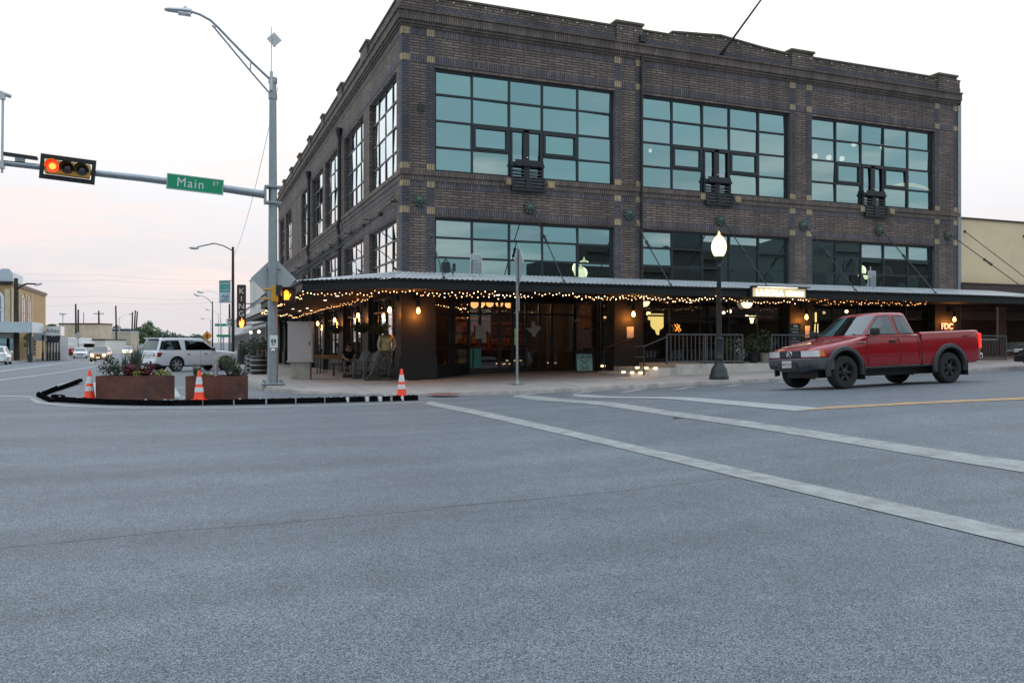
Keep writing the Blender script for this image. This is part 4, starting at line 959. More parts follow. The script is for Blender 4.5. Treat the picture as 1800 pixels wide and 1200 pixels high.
# teal sandwich board with its lettering
p = ground_at(1028, 648, f=S); p = onY(1028, 645.5, 27.3); t = thing("sandwich_board", "teal DAVIS board in a dark frame leaning by the entrance", "sign", (p.x, 27.3, S(p.x, 27.3)), rot=(R(-6), 0, R(-8)))
mb = MB(); mb.box((0, .02, .34), (.68, .03, .70)); mb.build("frame", "ink", t)
mb = MB(); mb.box((0, -.002, .345), (.60, .012, .62)); mb.build("panel", "teal_board", t)
text("lettering", "DAVIS", .19, "ink", ROOTM[t.name] @ facing((0, -.012, .55)), t, .003, bold=.004, spacing=1.1)
mb = MB()
for s in (-1, 1):
    mb.path([(-.14 * s, -.012, .24), (.10 * s, -.012, .42)], .009, 5); mb.box((.115 * s, -.012, .43), (.05, .008, .05)); mb.box((-.15 * s, -.012, .235), (.04, .008, .03))
for z, w_ in ((.17, .3), (.13, .36), (.09, .3)): mb.box((0, -.011, z), (w_, .006, .012))
mb.build("emblem", "ink", t)
# chalkboards and the plants, tables on the porch
for u, v, lb in ((1397, 580, "black chalkboard on the porch with faint writing"),):
    p = onY(u, v, PY0 + .5); t = thing("chalkboard", lb, "chalkboard", (p.x, PY0 + .5, PZ)); mb = MB(); mb.box((0, 0, .95), (.52, .05, .95), bev=.01); mb.build("board", "dark_plastic", t)
    mb = MB()
    for s in (-.22, .22): mb.path([(s, .0, 0), (s, 0, .6)], .02, 6); mb.path([(s, .3, 0), (s, 0, .9)], .02, 6)
    mb.build("stand", "dark_wood", t); mb = MB(); rng = random.Random(1)
    for k in range(7): 
        w_ = rng.uniform(.15, .4); mb.box((rng.uniform(-.03, .03), -.028, 1.33 - k * .11), (w_, .004, .022 if k else .07))
    mb.build("chalk_writing", "paper", t)

# ================================================================== SIGNAL POLE AND STREET FURNITURE
SPX, SPY = 2.32, 24.9; sz = S(SPX, SPY)
t = thing("signal_pole", "tall galvanized signal pole with a mast arm and a curved lamp arm at the corner", "signal pole", (SPX, SPY, sz))
mb = MB(); mb.lathe([(.155, .04), (.152, .2), (.098, 9.05 - .1)], n=20); mb.build("pole", "galvanized", t, smooth=50)
mb = MB(); mb.box((0, 0, .035), (.62, .62, .05), bev=.008)
for a in (-.24, .24):
    for b in (-.24, .24): mb.lathe([(.035, .06), (.035, .14)], (a, b, 0), 8)
mb.build("base_plate", "galvanized", t)
AY = SPY - .02
mb = MB(); mb.path([(2.12, AY, 5.66), (1.0, AY, 5.76), (-1.2, AY, 5.90), (-4.6, AY, 6.06), (-9.5, AY, 6.22)], [.115, .108, .095, .075, .05], 14); mb.build("mast_arm", "galvanized", t, smooth=50, world=True)
mb = MB(); mb.span(2.08, 2.56, AY - .19, AY + .19, 5.40, 5.46, .01); mb.span(2.08, 2.56, AY - .19, AY + .19, 5.86, 5.92, .01); mb.span(2.07, 2.13, AY - .17, AY + .17, 5.46, 5.86, .01); mb.build("arm_clamp", "galvanized", t, world=True)
mb = MB(); la = [onY(u, v, AY) for u, v in ((478, 139), (440, 103), (400, 62), (384, 45), (370, 32), (352, 22), (334, 16))]; mb.path(la, .036, 8)
lb_ = [onY(u, v, AY) for u, v in ((478, 165), (440, 121), (376, 44), (373, 41))]; mb.path(lb_, .026, 8)
mb.path([onY(441, 103, AY), onY(440, 121, AY)], .018, 6); mb.path([onY(380, 42, AY), onY(377, 45, AY)], .018, 6)
for v in (138, 166): p = onY(481, v, AY); mb.lathe([(.125, p.z - .08), (.125, p.z + .08)], (SPX, SPY, 0), 14)
mb.build("lamp_arm", "galvanized", t, smooth=50, world=True)
mb = MB(); a, b = onY(289, 12.5, AY), onY(338, 17, AY)
for k in range(1):
    d = (b - a); rows = []
    for s, w, h in ((0, .06, .03), (.12, .11, .05), (.5, .14, .06), (.8, .16, .085), (.95, .13, .08), (1.0, .06, .05)):
        c = a + d * s; rows.append([(c.x, c.y + w * y, c.z + h * z) for y, z in ((-1, -.2), (-.8, .6), (0, 1), (.8, .6), (1, -.2), (.8, -.7), (0, -.9), (-.8, -.7))])
    mb.loft(rows)
p = a + d * .75; mb.lathe([(.05, p.z + .05), (.05, p.z + .12)], (p.x, p.y, 0), 8)
lh = mb.build("lamp_head", "aluminium", t, smooth=45, world=True)
mb = MB(); p = a + d * .72; mb.box(p + Vector((0, 0, -.085)), (.34, .22, .05), bev=.015); mb.build("lens", "headlamp_glass", lh, world=True)
t2 = thing("antenna", "diamond plate antenna on a thin rod above the signal pole", "antenna", (SPX - .05, SPY, 8.9)); mb = MB(); c = onY(482, 66, SPY - .1)
mb.path([(SPX - .05, SPY - .1, 8.7), (SPX - .05, SPY - .1, c.z + .35)], .014, 6); mb.path([(SPX - .05, SPY - .1, 8.7), (SPX - .05, SPY - .1, 9.25)], .045, 8); mb.path([c + Vector((0, -.05, -.22)), c + Vector((0, -.05, .1))], .04, 8); mb.build("rod", "aluminium", t2, world=True)
mb = MB(); mb.box(c, (.30, .02, .30), m=Matrix.Translation(c) @ Matrix.Rotation(R(45), 4, "Y")); mb.build("plate", "aluminium", t2, world=True)
# horizontal three-lamp signal on the arm
c = onY(119, 293, AY - .22); t = thing("traffic_signal", "horizontal three-lamp traffic signal showing red on the mast arm", "traffic signal", c, rot=(0, R(4), 0))
mb = MB()
for x0, x1, z0, z1 in ((-.66, .66, .205, .33), (-.66, .66, -.33, -.205), (-.66, -.56, -.205, .205), (.56, .66, -.205, .205)): mb.span(x0, x1, .04, .06, z0, z1)
mb.build("backplate", "signal_dark", t)
mb = MB(); mb.span(-.53, .53, -.06, .16, -.18, .18, .02); mb.path([(-.2, .1, 0), (-.2, .22, 0)], .05, 8); mb.build("housing", "signal_yellow", t)
for i, m_ in enumerate(("red_light", "signal_dark", "signal_dark")):
    x = -.345 + .345 * i; M = Matrix.Translation((x, -.065, 0)) @ Matrix.Rotation(R(90), 4, "X")
    mb = MB(); mb.lathe([(.0, .045), (.07, .038), (.13, .01), (.145, 0)], m=M, n=20); l = mb.build("lens", m_, t, smooth=60)
    if i == 0: mb = MB(); mb.lathe([(.0, .056), (.05, .052), (.085, .040)], m=M, n=16); mb.build("glow_core", "red_core", l, smooth=60)
    if i: 
        l.data.materials.clear(); l.data.materials.append(mat("amber_dull" if i == 1 else "green_dull", (.055, .018, .012) if i == 1 else (.03, .045, .05), .2, 0, .1, coat=1))
    mb = MB(); rows = []
    for y in (0, -.2):
        rows.append([(x + .165 * math.cos(a), -.062 + y, .165 * math.sin(a)) for a in (R(-20 + 220 * k / 16) for k in range(17))])
    rows2 = [[(p[0] + (p[0] - x) * .06, p[1], p[2] * 1.06) for p in r] for r in rows]
    mb.loft([rows[0], rows[1], rows2[1], rows2[0]], cap=False, closed=False); mb.build("visor", "signal_dark" if i else "signal_yellow", t, smooth=50)
# street sign
c = onY(343.5, 320, AY - .16); t = thing("street_sign", "green Main ST street name sign hanging on the mast arm", "sign", c, rot=(0, R(3.4), 0))
mb = MB(); mb.box((0, 0, 0), (1.50, .02, .44), bev=.004); mb.build("panel", "sign_green", t)
mb = MB()
for z in (-.205, .205): mb.box((0, -.0125, z), (1.46, .003, .014))
for x in (-.735, .735): mb.box((x, -.0125, 0), (.012, .003, .40))
mb.build("border", "reflective_white", t)
text("lettering", "Main", .36, "reflective_white", ROOTM[t.name] @ facing((-.13, -.0125, -.005)), t, .002, spacing=1.18, sx=.92)
text("lettering", "ST", .15, "reflective_white", ROOTM[t.name] @ facing((.54, -.0125, .075)), t, .003, spacing=1.15)
mb = MB(); 
for x in (-.45, .45): mb.box((x, .07, 0), (.05, .12, .3))
mb.build("bracket", "galvanized", t)
# camera rod and radar bar at the left end of the arm
t = thing("traffic_camera", "camera on a thin upright rod at the far left of the mast arm", "camera", onY(4, 284, AY)); mb = MB(); a, b = onY(3.5, 300, AY - .1), onY(5, 168, AY - .1)
mb.path([a, b], .03, 8); mb.box(a.lerp(b, .1), (.1, .2, .16)); mb.build("rod", "aluminium", t, world=True)
mb = MB(); mb.box(b + Vector((0, -.02, .02)), (.12, .12, .14)); mb.path([b + Vector((-.14, -.1, .14)), b + Vector((.14, .16, .10))], .06, 8); mb.build("camera_head", "aluminium", t, world=True)
t = thing("detector_bar", "dark flat detector bar above the arm left of the red signal", "detector", onY(35, 272, AY)); mb = MB(); a, b = onY(4, 267, AY), onY(66, 274, AY); c = (a + b) / 2
mb.box(c, ((b - a).length, .22, .07), m=Matrix.Translation(c) @ Matrix.Rotation(R(4.5), 4, "Y")); mb.build("bar", "dark_plastic", t, world=True)
mb = MB(); mb.box(c + Vector((0, 0, -.09)), (.22, .12, .12)); mb.build("bracket", "galvanized", t, world=True)
# diamond sign seen from behind
c = onY(481, 486, SPY + .19); t = thing("warning_sign", "big diamond warning sign seen from behind on the signal pole", "sign", c); mb = MB()
mb.box(c, (.92, .012, .92), m=Matrix.Translation(c) @ Matrix.Rotation(R(45), 4, "Y"), bev=.004); mb.build("panel", "sign_back", t, world=True)
mb = MB()
for z in (-.3, .3): mb.box(c + Vector((0, -.05, z)), (.42, .05, .05))
mb.build("bracket", "galvanized", t, world=True)
# pedestrian heads
def ped_head(name, lb, c, rz, lit, tilt=0):
    t = thing(name, lb, "pedestrian signal", c, rz); mb = MB(); mb.box((0, 0, 0), (.44, .17, .46), bev=.02); mb.build("housing", "signal_yellow" if not lit else "signal_dark", t)
    if lit:
        mb = MB(); mb.box((0, -.088, 0), (.36, .012, .38)); mb.build("face", "signal_dark", t)
        h = MB()
        rr = lambda x0, x1, z0, z1: h.box(((x0 + x1) / 2, -.10, (z0 + z1) / 2), (x1 - x0, .012, z1 - z0), bev=.004)
        rr(-.085, .055, -.145, .02); rr(-.085, -.054, .024, .105); rr(-.049, -.018, .024, .135); rr(-.013, .018, .024, .13); rr(.023, .054, .024, .095)
        h.prism([(.058, -.106, -.10), (.115, -.106, .0), (.10, -.106, .04), (.058, -.106, -.02)], (0, .012, 0))
        h.build("hand_symbol", "hand_orange", t)
        mb = MB()
        for z, w, h_ in ((.215, .47, .014), (-.215, .47, .014)): mb.box((0, -.14, z), (w, .13, h_))
        for x in (-.23, .23): mb.box((x, -.14, 0), (.014, .13, .42))
        mb.build("hood", "signal_dark", t)
        lamp("hand_glow", ROOTM[t.name] @ Vector((0, -.2, 0)), 1.2, (1, .3, .05), .08, parent=t)
    else: mb = MB(); mb.box((0, -.12, .1), (.46, .14, .3)); mb.build("hood", "signal_dark", t)
    mb = MB(); mb.path([(0 if not lit else -.1, .06, .14), (-.32 if lit else .0, .12 if lit else .35, .14)], .03, 8); mb.path([(0 if not lit else -.1, .06, -.14), (-.32 if lit else .0, .12 if lit else .35, -.14)], .03, 8); mb.build("bracket", "signal_yellow", t)
ped_head("pedestrian_signal", "lit orange hand pedestrian signal facing the crossing on the pole", at(506, 514.5, 24.05), R(-20), True)
ped_head("pedestrian_signal", "yellow backed pedestrian signal turned away on the pole's left side", at(483.5, 513, 23.75), R(78), False)
c = at(481, 596, 23.75); t = thing("crossing_plate", "small white push-button sign with a black figure on the pole", "sign", c, R(-20)); mb = MB(); mb.box((0, 0, 0), (.23, .012, .36), bev=.004); mb.build("panel", "reflective_white", t)
mb = MB(); mb.box((0, -.009, .01), (.13, .005, .11)); mb.box((0, -.0095, -.09), (.10, .005, .018)); mb.prism([(-.06, -.012, -.09), (-.025, -.012, -.065), (-.025, -.012, -.115)], (0, .005, 0)); mb.build("symbol", "ink", t)
mb = MB(); mb.sphere((0, -.0125, .035), .018, 8, 6, (1, .3, 1)); mb.box((0, -.0125, -.005), (.03, .004, .055)); mb.build("figure", "reflective_white", t)
mb = MB(); mb.lathe([(.055, 0), (.055, .06), (.03, .085), (0, .09)], m=Matrix.Translation((0, 0, -.26)) @ Matrix.Rotation(R(90), 4, "X"), n=12); mb.build("push_button", "chrome", t)
# signal cabinet
z = S(3.4, 28.0); t = thing("signal_cabinet", "grey metal signal cabinet on a concrete plinth beside the signal pole", "cabinet", (3.55, 28.2, z), R(-12)); mb = MB(); mb.box((0, 0, .28), (.62, .78, .62), bev=.015); mb.build("plinth", "concrete_plinth", t)
mb = MB(); mb.box((0, 0, 1.24), (.80, .88, 1.30), bev=.02); mb.box((0, 0, 1.905), (.86, .94, .035), bev=.01); mb.box((0, 0, .60), (.88, .96, .03)); mb.build("body", "cabinet_metal", t)
mb = MB(); mb.box((.02, -.446, 1.24), (.68, .012, 1.16), bev=.005); d = mb.build("door", "cabinet_metal", t)
mb = MB(); mb.box((.30, -.46, 1.8), (.03, .02, .05)); mb.box((.30, -.46, 1.2), (.03, .03, .12)); mb.build("handle", "black_metal", d)

# thin sign post with a diamond sign nearly edge on
p = ground_at(909, 671.5, f=S); t = thing("sign_post", "thin galvanized sign post with a diamond sign seen nearly edge on", "sign", p, R(0)); H = 4.05
mb = MB(); mb.lathe([(.038, .02), (.038, H)], n=10); mb.lathe([(.09, 0), (.07, .06), (.045, .16)], n=10); mb.build("post", "galvanized", t, smooth=50)
mb = MB(); mb.box((0, 0, .012), (.34, .34, .02)); mb.build("base_plate", "galvanized", t)
c = Vector((.05, .02, 3.58)); mb = MB(); mb.box(c, (.012, .92, .92), m=Matrix.Translation(c) @ Matrix.Rotation(R(-8), 4, "Z") @ Matrix.Rotation(R(45), 4, "X")); mb.build("panel", "sign_back", t)
mb = MB(); c = Vector((.045, .03, 2.42)); mb.box(c, (.012, .42, .46), m=Matrix.Translation(c) @ Matrix.Rotation(R(-12), 4, "Z")); mb.build("plate", "sign_back", t)
mb = MB(); c = Vector((-.03, 0, 1.42)); mb.box(c, (.10, .012, .50)); mb.build("plate", "leaf_lime", t); mb = MB(); mb.box((-.02, -.01, 1.78), (.09, .015, .12)); mb.build("sticker", "blue_cloth", t)

# globe street lamps
def acorn(loc, lb):
    t = thing("street_lamp", lb, "street lamp", loc, group="black street lamps with lit globes")
    mb = MB(); mb.lathe([(.30, 0), (.30, .10), (.27, .14), (.24, .30), (.17, .42), (.12, .52), (.115, .62), (.13, .66), (.105, .72), (.10, 1.2), (.115, 1.22), (.115, 1.27), (.085, 1.30), (.062, 3.42), (.085, 3.45), (.085, 3.52), (.06, 3.56), (.07, 3.66), (.13, 3.72), (.15, 3.82)], n=20); mb.build("post", mat("lamp_post_paint", (.028, .04, .045), .45, .2, .2, 5), t, smooth=40)
    mb = MB(); mb.lathe([(.12, 3.82), (.18, 3.90), (.225, 4.03), (.235, 4.14), (.215, 4.26), (.165, 4.36)], n=20); mb.build("globe", "lamp_globe", t, smooth=60)
    mb = MB(); mb.lathe([(.17, 4.36), (.125, 4.43), (.07, 4.48), (.035, 4.51), (.045, 4.55), (.02, 4.59), (.0, 4.64)], n=16); mb.build("cap", "cap_glow", t, smooth=50)
    lamp("globe_light", Vector(loc) + Vector((0, 0, 4.2)), 16, (1, .75, .42), .27, parent=t)
acorn((15.43, 21.41, S(15.43, 21.41)), "black street lamp with a lit globe on the kerb left of the red truck")
acorn((30.9, 21.4, S(30.9, 21.4)), "black street lamp with a lit globe, seen only mirrored in the right upper window")

# planters of rusty steel
def planter(lb, u0, uk, u1, v, d, off, seed):
    """hexagonal corten planter; u0..uk front face, uk..u1 second face"""
    a, k, b = at(u0, v, d), at(uk, v, d), at(u1, v, d + off); z = 0.0
    f = Vector((SA, CA, 0)) * .95
    lf = Vector((-CA, SA, 0)); base = [a, k, b, b + f * .75 + lf * .48, k + f * 1.0 + lf * .35, a + f * .8]
    base = [Vector((p.x, p.y, G(p.x, p.y))) for p in base]; c = sum(base, Vector()) / 6; h = .56
    t = thing("planter", lb, "planter", (c.x, c.y, 0), group="rusty steel planters on the painted island")
    mb = MB(); o = [Vector((p.x, p.y, -.02)) for p in base]; tp = [Vector((p.x, p.y, h)) for p in base]; ti = [c.lerp(p, .95) for p in tp]; ti = [Vector((p.x, p.y, h)) for p in ti]; bi = [Vector((p.x, p.y, h - .12)) for p in ti]
    mb.loft([o, tp, ti, bi], cap=False); mb.build("shell", "corten", t, world=True)
    mb = MB(); mb.face([Vector((p.x, p.y, h - .07)) for p in ti]); mb.build("soil", "soil", t, world=True)
    return c, h, base
p1 = planter("left rusty steel planter with red-leaved and lime plants", 168, 258, 307, 697, 19.4, .22, 1)
p2 = planter("right rusty steel planter with a dark leafy shrub, nearer the signal pole", 326, 424, 436, 698, 19.3, .45, 2)
def shrub(lb, c, w, h, n, size, m, stems=7, seed=1, name="shrub", lean=0, group="plants in the rusty planters", long=1.0, cat="plant"):
    rng = random.Random(seed); t = thing(name, lb, cat, c, group=group); mb = MB()
    for i in range(stems):
        a = rng.uniform(0, 6.28); mb.path([(0, 0, -.05), (w * .25 * math.cos(a), w * .25 * math.sin(a), h * .4), (w * .45 * math.cos(a) + lean, w * .45 * math.sin(a), h * rng.uniform(.7, 1.0))], [.012, .009, .004], 5)
    mb.build("stem", "dark_wood", t)
    mb = MB(); k = 9
    for i in range(k):
        a = rng.uniform(0, 6.28); r = rng.uniform(.1, .36) * w; leaves(mb, (r * math.cos(a) + lean * .6, r * math.sin(a), h * rng.uniform(.28, .80)), w * rng.uniform(.18, .32), n // k, size, (1, 1, 1.1), rng, .1, long=long)
    mb.build("foliage", m, t, recalc=False)
def grassy(lb, c, w, h, n, m, seed=1, name="grass_clump", blade=.016):
    rng = random.Random(seed); t = thing(name, lb, "plant", c, group="plants in the rusty planters"); mb = MB()
    for i in range(n):
        a = rng.uniform(0, 6.28); r = rng.uniform(0, w * .2); o = rng.uniform(.2, 1) * w * .5; hh = h * rng.uniform(.6, 1.05); q = Vector((-math.sin(a), math.cos(a), 0)) * blade
        p0 = Vector((r * math.cos(a), r * math.sin(a), -.04)); p1_ = Vector(((r + o * .35) * math.cos(a), (r + o * .35) * math.sin(a), hh * .6)); p2_ = Vector(((r + o) * math.cos(a), (r + o) * math.sin(a), hh))
        mb.face((p0 - q, p0 + q, p1_ + q * .8, p1_ - q * .8)); mb.face((p1_ - q * .8, p1_ + q * .8, p2_))
    mb.build("blades", m, t, recalc=False)
def inpl(u, d, z=.5): p = at(u, 650, d); return (p.x, p.y, z)
shrub("dark green rosemary-like shrub at the left end of the left planter", inpl(200, 19.95), .70, .42, 700, .03, "leaf_dark", seed=3)
shrub("red-leaved plant in the middle of the left planter", inpl(228, 19.9), .36, .32, 240, .04, "leaf_red", seed=4)
shrub("second red-leaved plant further right in the left planter", inpl(256, 20.0), .52, .34, 320, .045, "leaf_red", seed=5)
shrub("small lime plant at the front of the left planter", inpl(241, 19.75), .22, .16, 110, .035, "leaf_lime", 3, seed=6)
shrub("lime creeping plant at the right end of the left planter", inpl(288, 19.85), .42, .15, 170, .04, "leaf_lime", 3, seed=7)
grassy("tall grey-green grass clump behind the red plants", inpl(239, 20.4), .5, .85, 90, "leaf_grey", 8)
grassy("thin pale stalks at the middle of the left planter", inpl(220, 20.4), .28, .6, 30, "leaf_grey", 9)
shrub("dense dark leafy shrub at the right end of the right planter", inpl(405, 20.0), .62, .52, 900, .026, "leaf_green", 9, seed=10)
shrub("low shrub trailing over the right planter's corner", inpl(425, 19.95), .40, .24, 240, .03, "leaf_dark", 5, seed=11)
grassy("tall silvery stalks at the middle of the right planter", inpl(379, 20.0), .22, .60, 40, "petal_white", 12, blade=.012)
grassy("thin green weeds at the left end of the right planter", inpl(346, 20.0), .42, .34, 34, "leaf_green", 13)
shrub("small lime plant below the silvery stalks", inpl(362, 19.8), .22, .15, 80, .03, "leaf_lime", 3, seed=14)

# cones
def cone(u, v, lb, h=.71, proto=[]):
    p = ground_at(u, v)
    if proto: o = copy_tree(proto[0], None, p, .3, lb); o.scale = (h / .71,) * 3; return
    t = thing("traffic_cone", lb, "cone", p, group="orange traffic cones"); proto.append(t)
    mb = MB(); mb.box((0, 0, .02), (.36, .36, .035), bev=.01); mb.build("base", "cone_orange", t)
    R_ = lambda z: .125 - (.125 - .03) * (z - .035) / .675
    mb = MB(); mb.lathe([(R_(.035) + .012, .035), (R_(.06), .06), (R_(.71), .70), (R_(.71) * .7, .71)], n=20); mb.build("cone_body", "cone_orange", t, smooth=50)
    for a, b in ((.21, .32), (.39, .56)): mb = MB(); mb.lathe([(R_(a) + .003, a), (R_(b) + .003, b)], n=20, cap=False); mb.build("collar", "reflective_white", t, smooth=50)
cone(350, 700.5, "orange cone standing in front of the right planter")
cone(157.5, 698, "orange cone at the left end of the left planter")
cone(706, 694, "orange cone standing alone before the corner entrance")
# rubber kerb pieces
def kerb_piece(a, b, lb, w=.15, h=.12, m="rubber", i=[0]):
    A_, B_ = Vector(a), Vector(b); d = (B_ - A_); L = d.length; i[0] += 1
    t = thing("rubber_kerb", lb, "kerb block", (A_.x, A_.y, G(A_.x, A_.y)), math.atan2(d.y, d.x), "black rubber kerb blocks round the island")
    mb = MB(); pr = [(-w / 2, 0), (-w / 2 + .03, h * .85), (-w / 2 + .05, h), (w / 2 - .05, h), (w / 2 - .03, h * .85), (w / 2, 0)]
    mb.loft([[(x, y, z) for y, z in pr] for x in (.01, L - .01)]); mb.build("block", m, t)
    mb = MB()
    for x in (.12, L - .12): mb.lathe([(.025, h), (.025, h + .012)], (x, 0, 0), 8)
    mb.build("bolt", "reflective_white" if i[0] % 3 == 0 else "dark_plastic", t)
    return t
fr_pts = [(300, 708.5), (213, 708), (160, 706.5), (108, 703)]
pts = [(738, 699), (706, 700), (690, 700.5), (668, 701), (645, 701.5), (610, 702.5), (571, 703.5), (520, 704.8), (468, 706), (411, 707), (356, 708), (300, 708.5), (246, 708.3), (192, 707), (142, 704.5), (100, 702)]
words_ = ["at its right end beside the lone cone", "just left of the lone cone", "second to the left of the lone cone", "third to the left of the lone cone", "fourth to the left of the lone cone", "right of the painted gap by the ramp", "before the bare pavement corner", "below the signal pole", "below the right planter's right end", "in front of the right planter", "between the cone and the planter gap", "in front of the gap between planters", "below the left planter's right half", "below the left planter's left half", "in front of the left cone", "at the island's left corner"]
for i, (a, b) in enumerate(zip(pts, pts[1:])):
    ga, gb = ground_at(*a), ground_at(*b); g_ = .10 if i in (0, 2, 3, 4) else .015
    ln = (gb - ga).length; e = (gb - ga) / ln * g_ * .5
    kerb_piece(ga + e, gb - e, "black rubber kerb block " + words_[i])
    if i in (0, 2, 3, 4):
        mb = MB(); q = gb; mb.box((q.x, q.y, G(q.x, q.y) + .05), (.07, .12, .10), math.atan2((gb - ga).y, (gb - ga).x), bev=.01); tag(mb.build("kerb_end_marker", "reflective_white", origin=(q.x, q.y, G(q.x, q.y))), "small white joint marker between rubber kerb blocks near the lone cone", "marker", "white joint markers in the rubber kerb")
lw = [(70, 692), (100, 681), (112, 674), (141, 668)]
for (a, b), s_ in zip((((68, 692), (92, 703)), ((76, 691), (100, 682)), ((99, 683), (142, 669)), ((92, 697), (112, 697.5))), ("at the far left corner, turned inward", "at the island's left side, nearest the corner", "along the island's left side, farthest back", "short one stacked inside the left corner")):
    kerb_piece(ground_at(*a), ground_at(*b), "black rubber kerb block " + s_, .15, .11)

# ================================================================== VEHICLES
def apply_bool(o, cutter):
    md = o.modifiers.new("cut", "BOOLEAN"); md.operation = "DIFFERENCE"; md.object = cutter; md.solver = "EXACT"
    bpy.context.view_layer.update(); dg = bpy.context.evaluated_depsgraph_get()
    me = bpy.data.meshes.new_from_object(o.evaluated_get(dg)); o.modifiers.clear(); old = o.data; o.data = me; me.name = o.name
    for p in me.polygons: p.material_index = 0
    while len(me.materials) > 1: me.materials.pop()
    me.shade_smooth(); me.set_sharp_from_angle(angle=R(32))
    bpy.data.objects.remove(cutter)
def lerp_rows(st, step=.18):
    st = sorted(st); out_ = []
    for a, b in zip(st, st[1:]):
        k = max(1, int((b[0] - a[0]) / step))
        for i in range(k):
            f = i / k; out_.append(tuple(x + (y - x) * f for x, y in zip(a, b)))
    out_.append(st[-1]); return out_
def vehicle(name, lb, loc, rz, sp, cat="car", pitch=0.0, group=None, roll=0.0):
    """local frame: nose at x=0, tail at +x, ground z=0; sp holds sizes"""
    t = thing(name, lb, cat, loc, group=group, rot=Matrix.Rotation(rz, 4, "Z").to_3x3().to_4x4().to_euler() if not pitch else (Matrix.Rotation(rz, 4, "Z") @ Matrix.Rotation(pitch, 4, "Y") @ Matrix.Rotation(roll, 4, "X")).to_euler())
    # lower body: stations (x, bottom, shoulder, centre top, half width)
    mb = MB(); rows = []
    for x, zb, zs, zt, w in lerp_rows(sp["body"]):
        h = zs - zb
        half = [(w - .12, zb), (w - .045, zb + .02), (w - .018, zb + .10), (w - .004, zb + .34 * h), (w, zb + .52 * h), (w - .006, zb + .70 * h), (w - .022, zb + .86 * h), (w - .045, zs - .03), (w - .085, zs - .004), (w * .62, zs + (zt - zs) * .75), (w * .25, zt)]
        rows.append([(x, y, z) for y, z in half] + [(x, -y, z) for y, z in half[::-1]])
    mb.loft(rows); body = mb.build("body", sp["paint"], t, smooth=32)
    cut = MB(); Ra = sp["arch"]; w_ = max(s[4] for s in sp["body"])
    for ax in sp["axles"]:
        for s in (-1, 1): cut.lathe([(Ra, -.30), (Ra, .30)], m=Matrix.Translation((ax, s * (w_ - .06), sp["hub"] + .03)) @ Matrix.Rotation(R(90), 4, "X"), n=36)
    c = cut.build("cutter", sp["paint"], t); c.parent = None; c.matrix_world = ROOTM[t.name]; bpy.context.view_layer.update(); apply_bool(body, c)
    mb = MB()
    for ax in sp["axles"]:
        for s in (-1, 1):
            N_ = 30; zc = sp["hub"] + .03
            rr = [[(ax + (Ra - .006) * math.cos(2 * math.pi * k / N_), s * y, zc + (Ra - .006) * math.sin(2 * math.pi * k / N_)) for k in range(N_)] for y in (w_ - .35, w_ - .06)]
            for r_ in rr:
                for k in range(N_): r_[k] = (r_[k][0], r_[k][1], max(r_[k][2], sp["body"][len(sp["body"]) // 2][1] - .02))
            mb.loft(rr, cap=False); mb.face(rr[0])
    L_ = sp["body"]; mb.span(min(s[0] for s in L_) + .3, max(s[0] for s in L_) - .25, -w_ + .35, w_ - .35, sp["hub"] - .12, sp["hub"] + .12)
    mb.build("underbody", "dark_plastic", t, recalc=False)
    # cab / greenhouse
    c = sp["cab"]; zb, zr = c["belt"], c["roof"]
    def ring(z, inset=0.0):
        f = (z - zb) / (zr - zb); e = max(0, f)
        xf = c["xf"][0] + (c["xf"][1] - c["xf"][0]) * e; xr = c["xr"][0] + (c["xr"][1] - c["xr"][0]) * e; w = c["w"][0] + (c["w"][1] - c["w"][0]) * e
        xf += inset; xr -= inset; w -= inset
        half = [(xf, 0), (xf + .015, w * .35), (xf + .05, w * .70), (xf + .11, w * .90), (xf + .20, w * .985), (xf + .34, w), ((xf + xr) / 2, w + .006), (xr - .24, w), (xr - .09, w * .97), (xr - .03, w * .88), (xr - .008, w * .6), (xr, 0)]
        return [Vector((x, y, z)) for x, y in half] + [Vector((x, -y, z)) for x, y in half[-2:0:-1]]
    mb = MB(); rows = [ring(zb - .06), ring(zb)] + [ring(zb + (zr - zb) * k / 6) for k in range(1, 6)]
    q = ring(zr - .035); rows.append(q); rows.append([p + Vector((0, 0, .022)) for p in ring(zr - .015, .05)]); rows.append([p + Vector((0, 0, .02)) for p in ring(zr, .16)])
    rr_ = ring(zr, .45 if c["xr"][1] - c["xf"][1] > 1.2 else .3); rows.append([p + Vector((0, 0, .028)) for p in rr_]); mb.loft(rows); mb.build("cab", sp["paint"], t, smooth=40)
    def side(x, z, s, off): 
        f = (z - zb) / (zr - zb); w = c["w"][0] + (c["w"][1] - c["w"][0]) * f + .004 + off
        xf = c["xf"][0] + (c["xf"][1] - c["xf"][0]) * f; xr = c["xr"][0] + (c["xr"][1] - c["xr"][0]) * f
        for d0, k in ((.20, .985), (.34, 1.0)):
            pass
        a = x - xf
        if a < .2: w *= 1 - .06 * (.2 - a) / .09
        b = xr - x
        if b < .24: w *= 1 - .03 * (.24 - max(b, .09)) / .15 - (.09 * (.09 - b) / .06 if b < .09 else 0)
        return Vector((x, s * w, z))
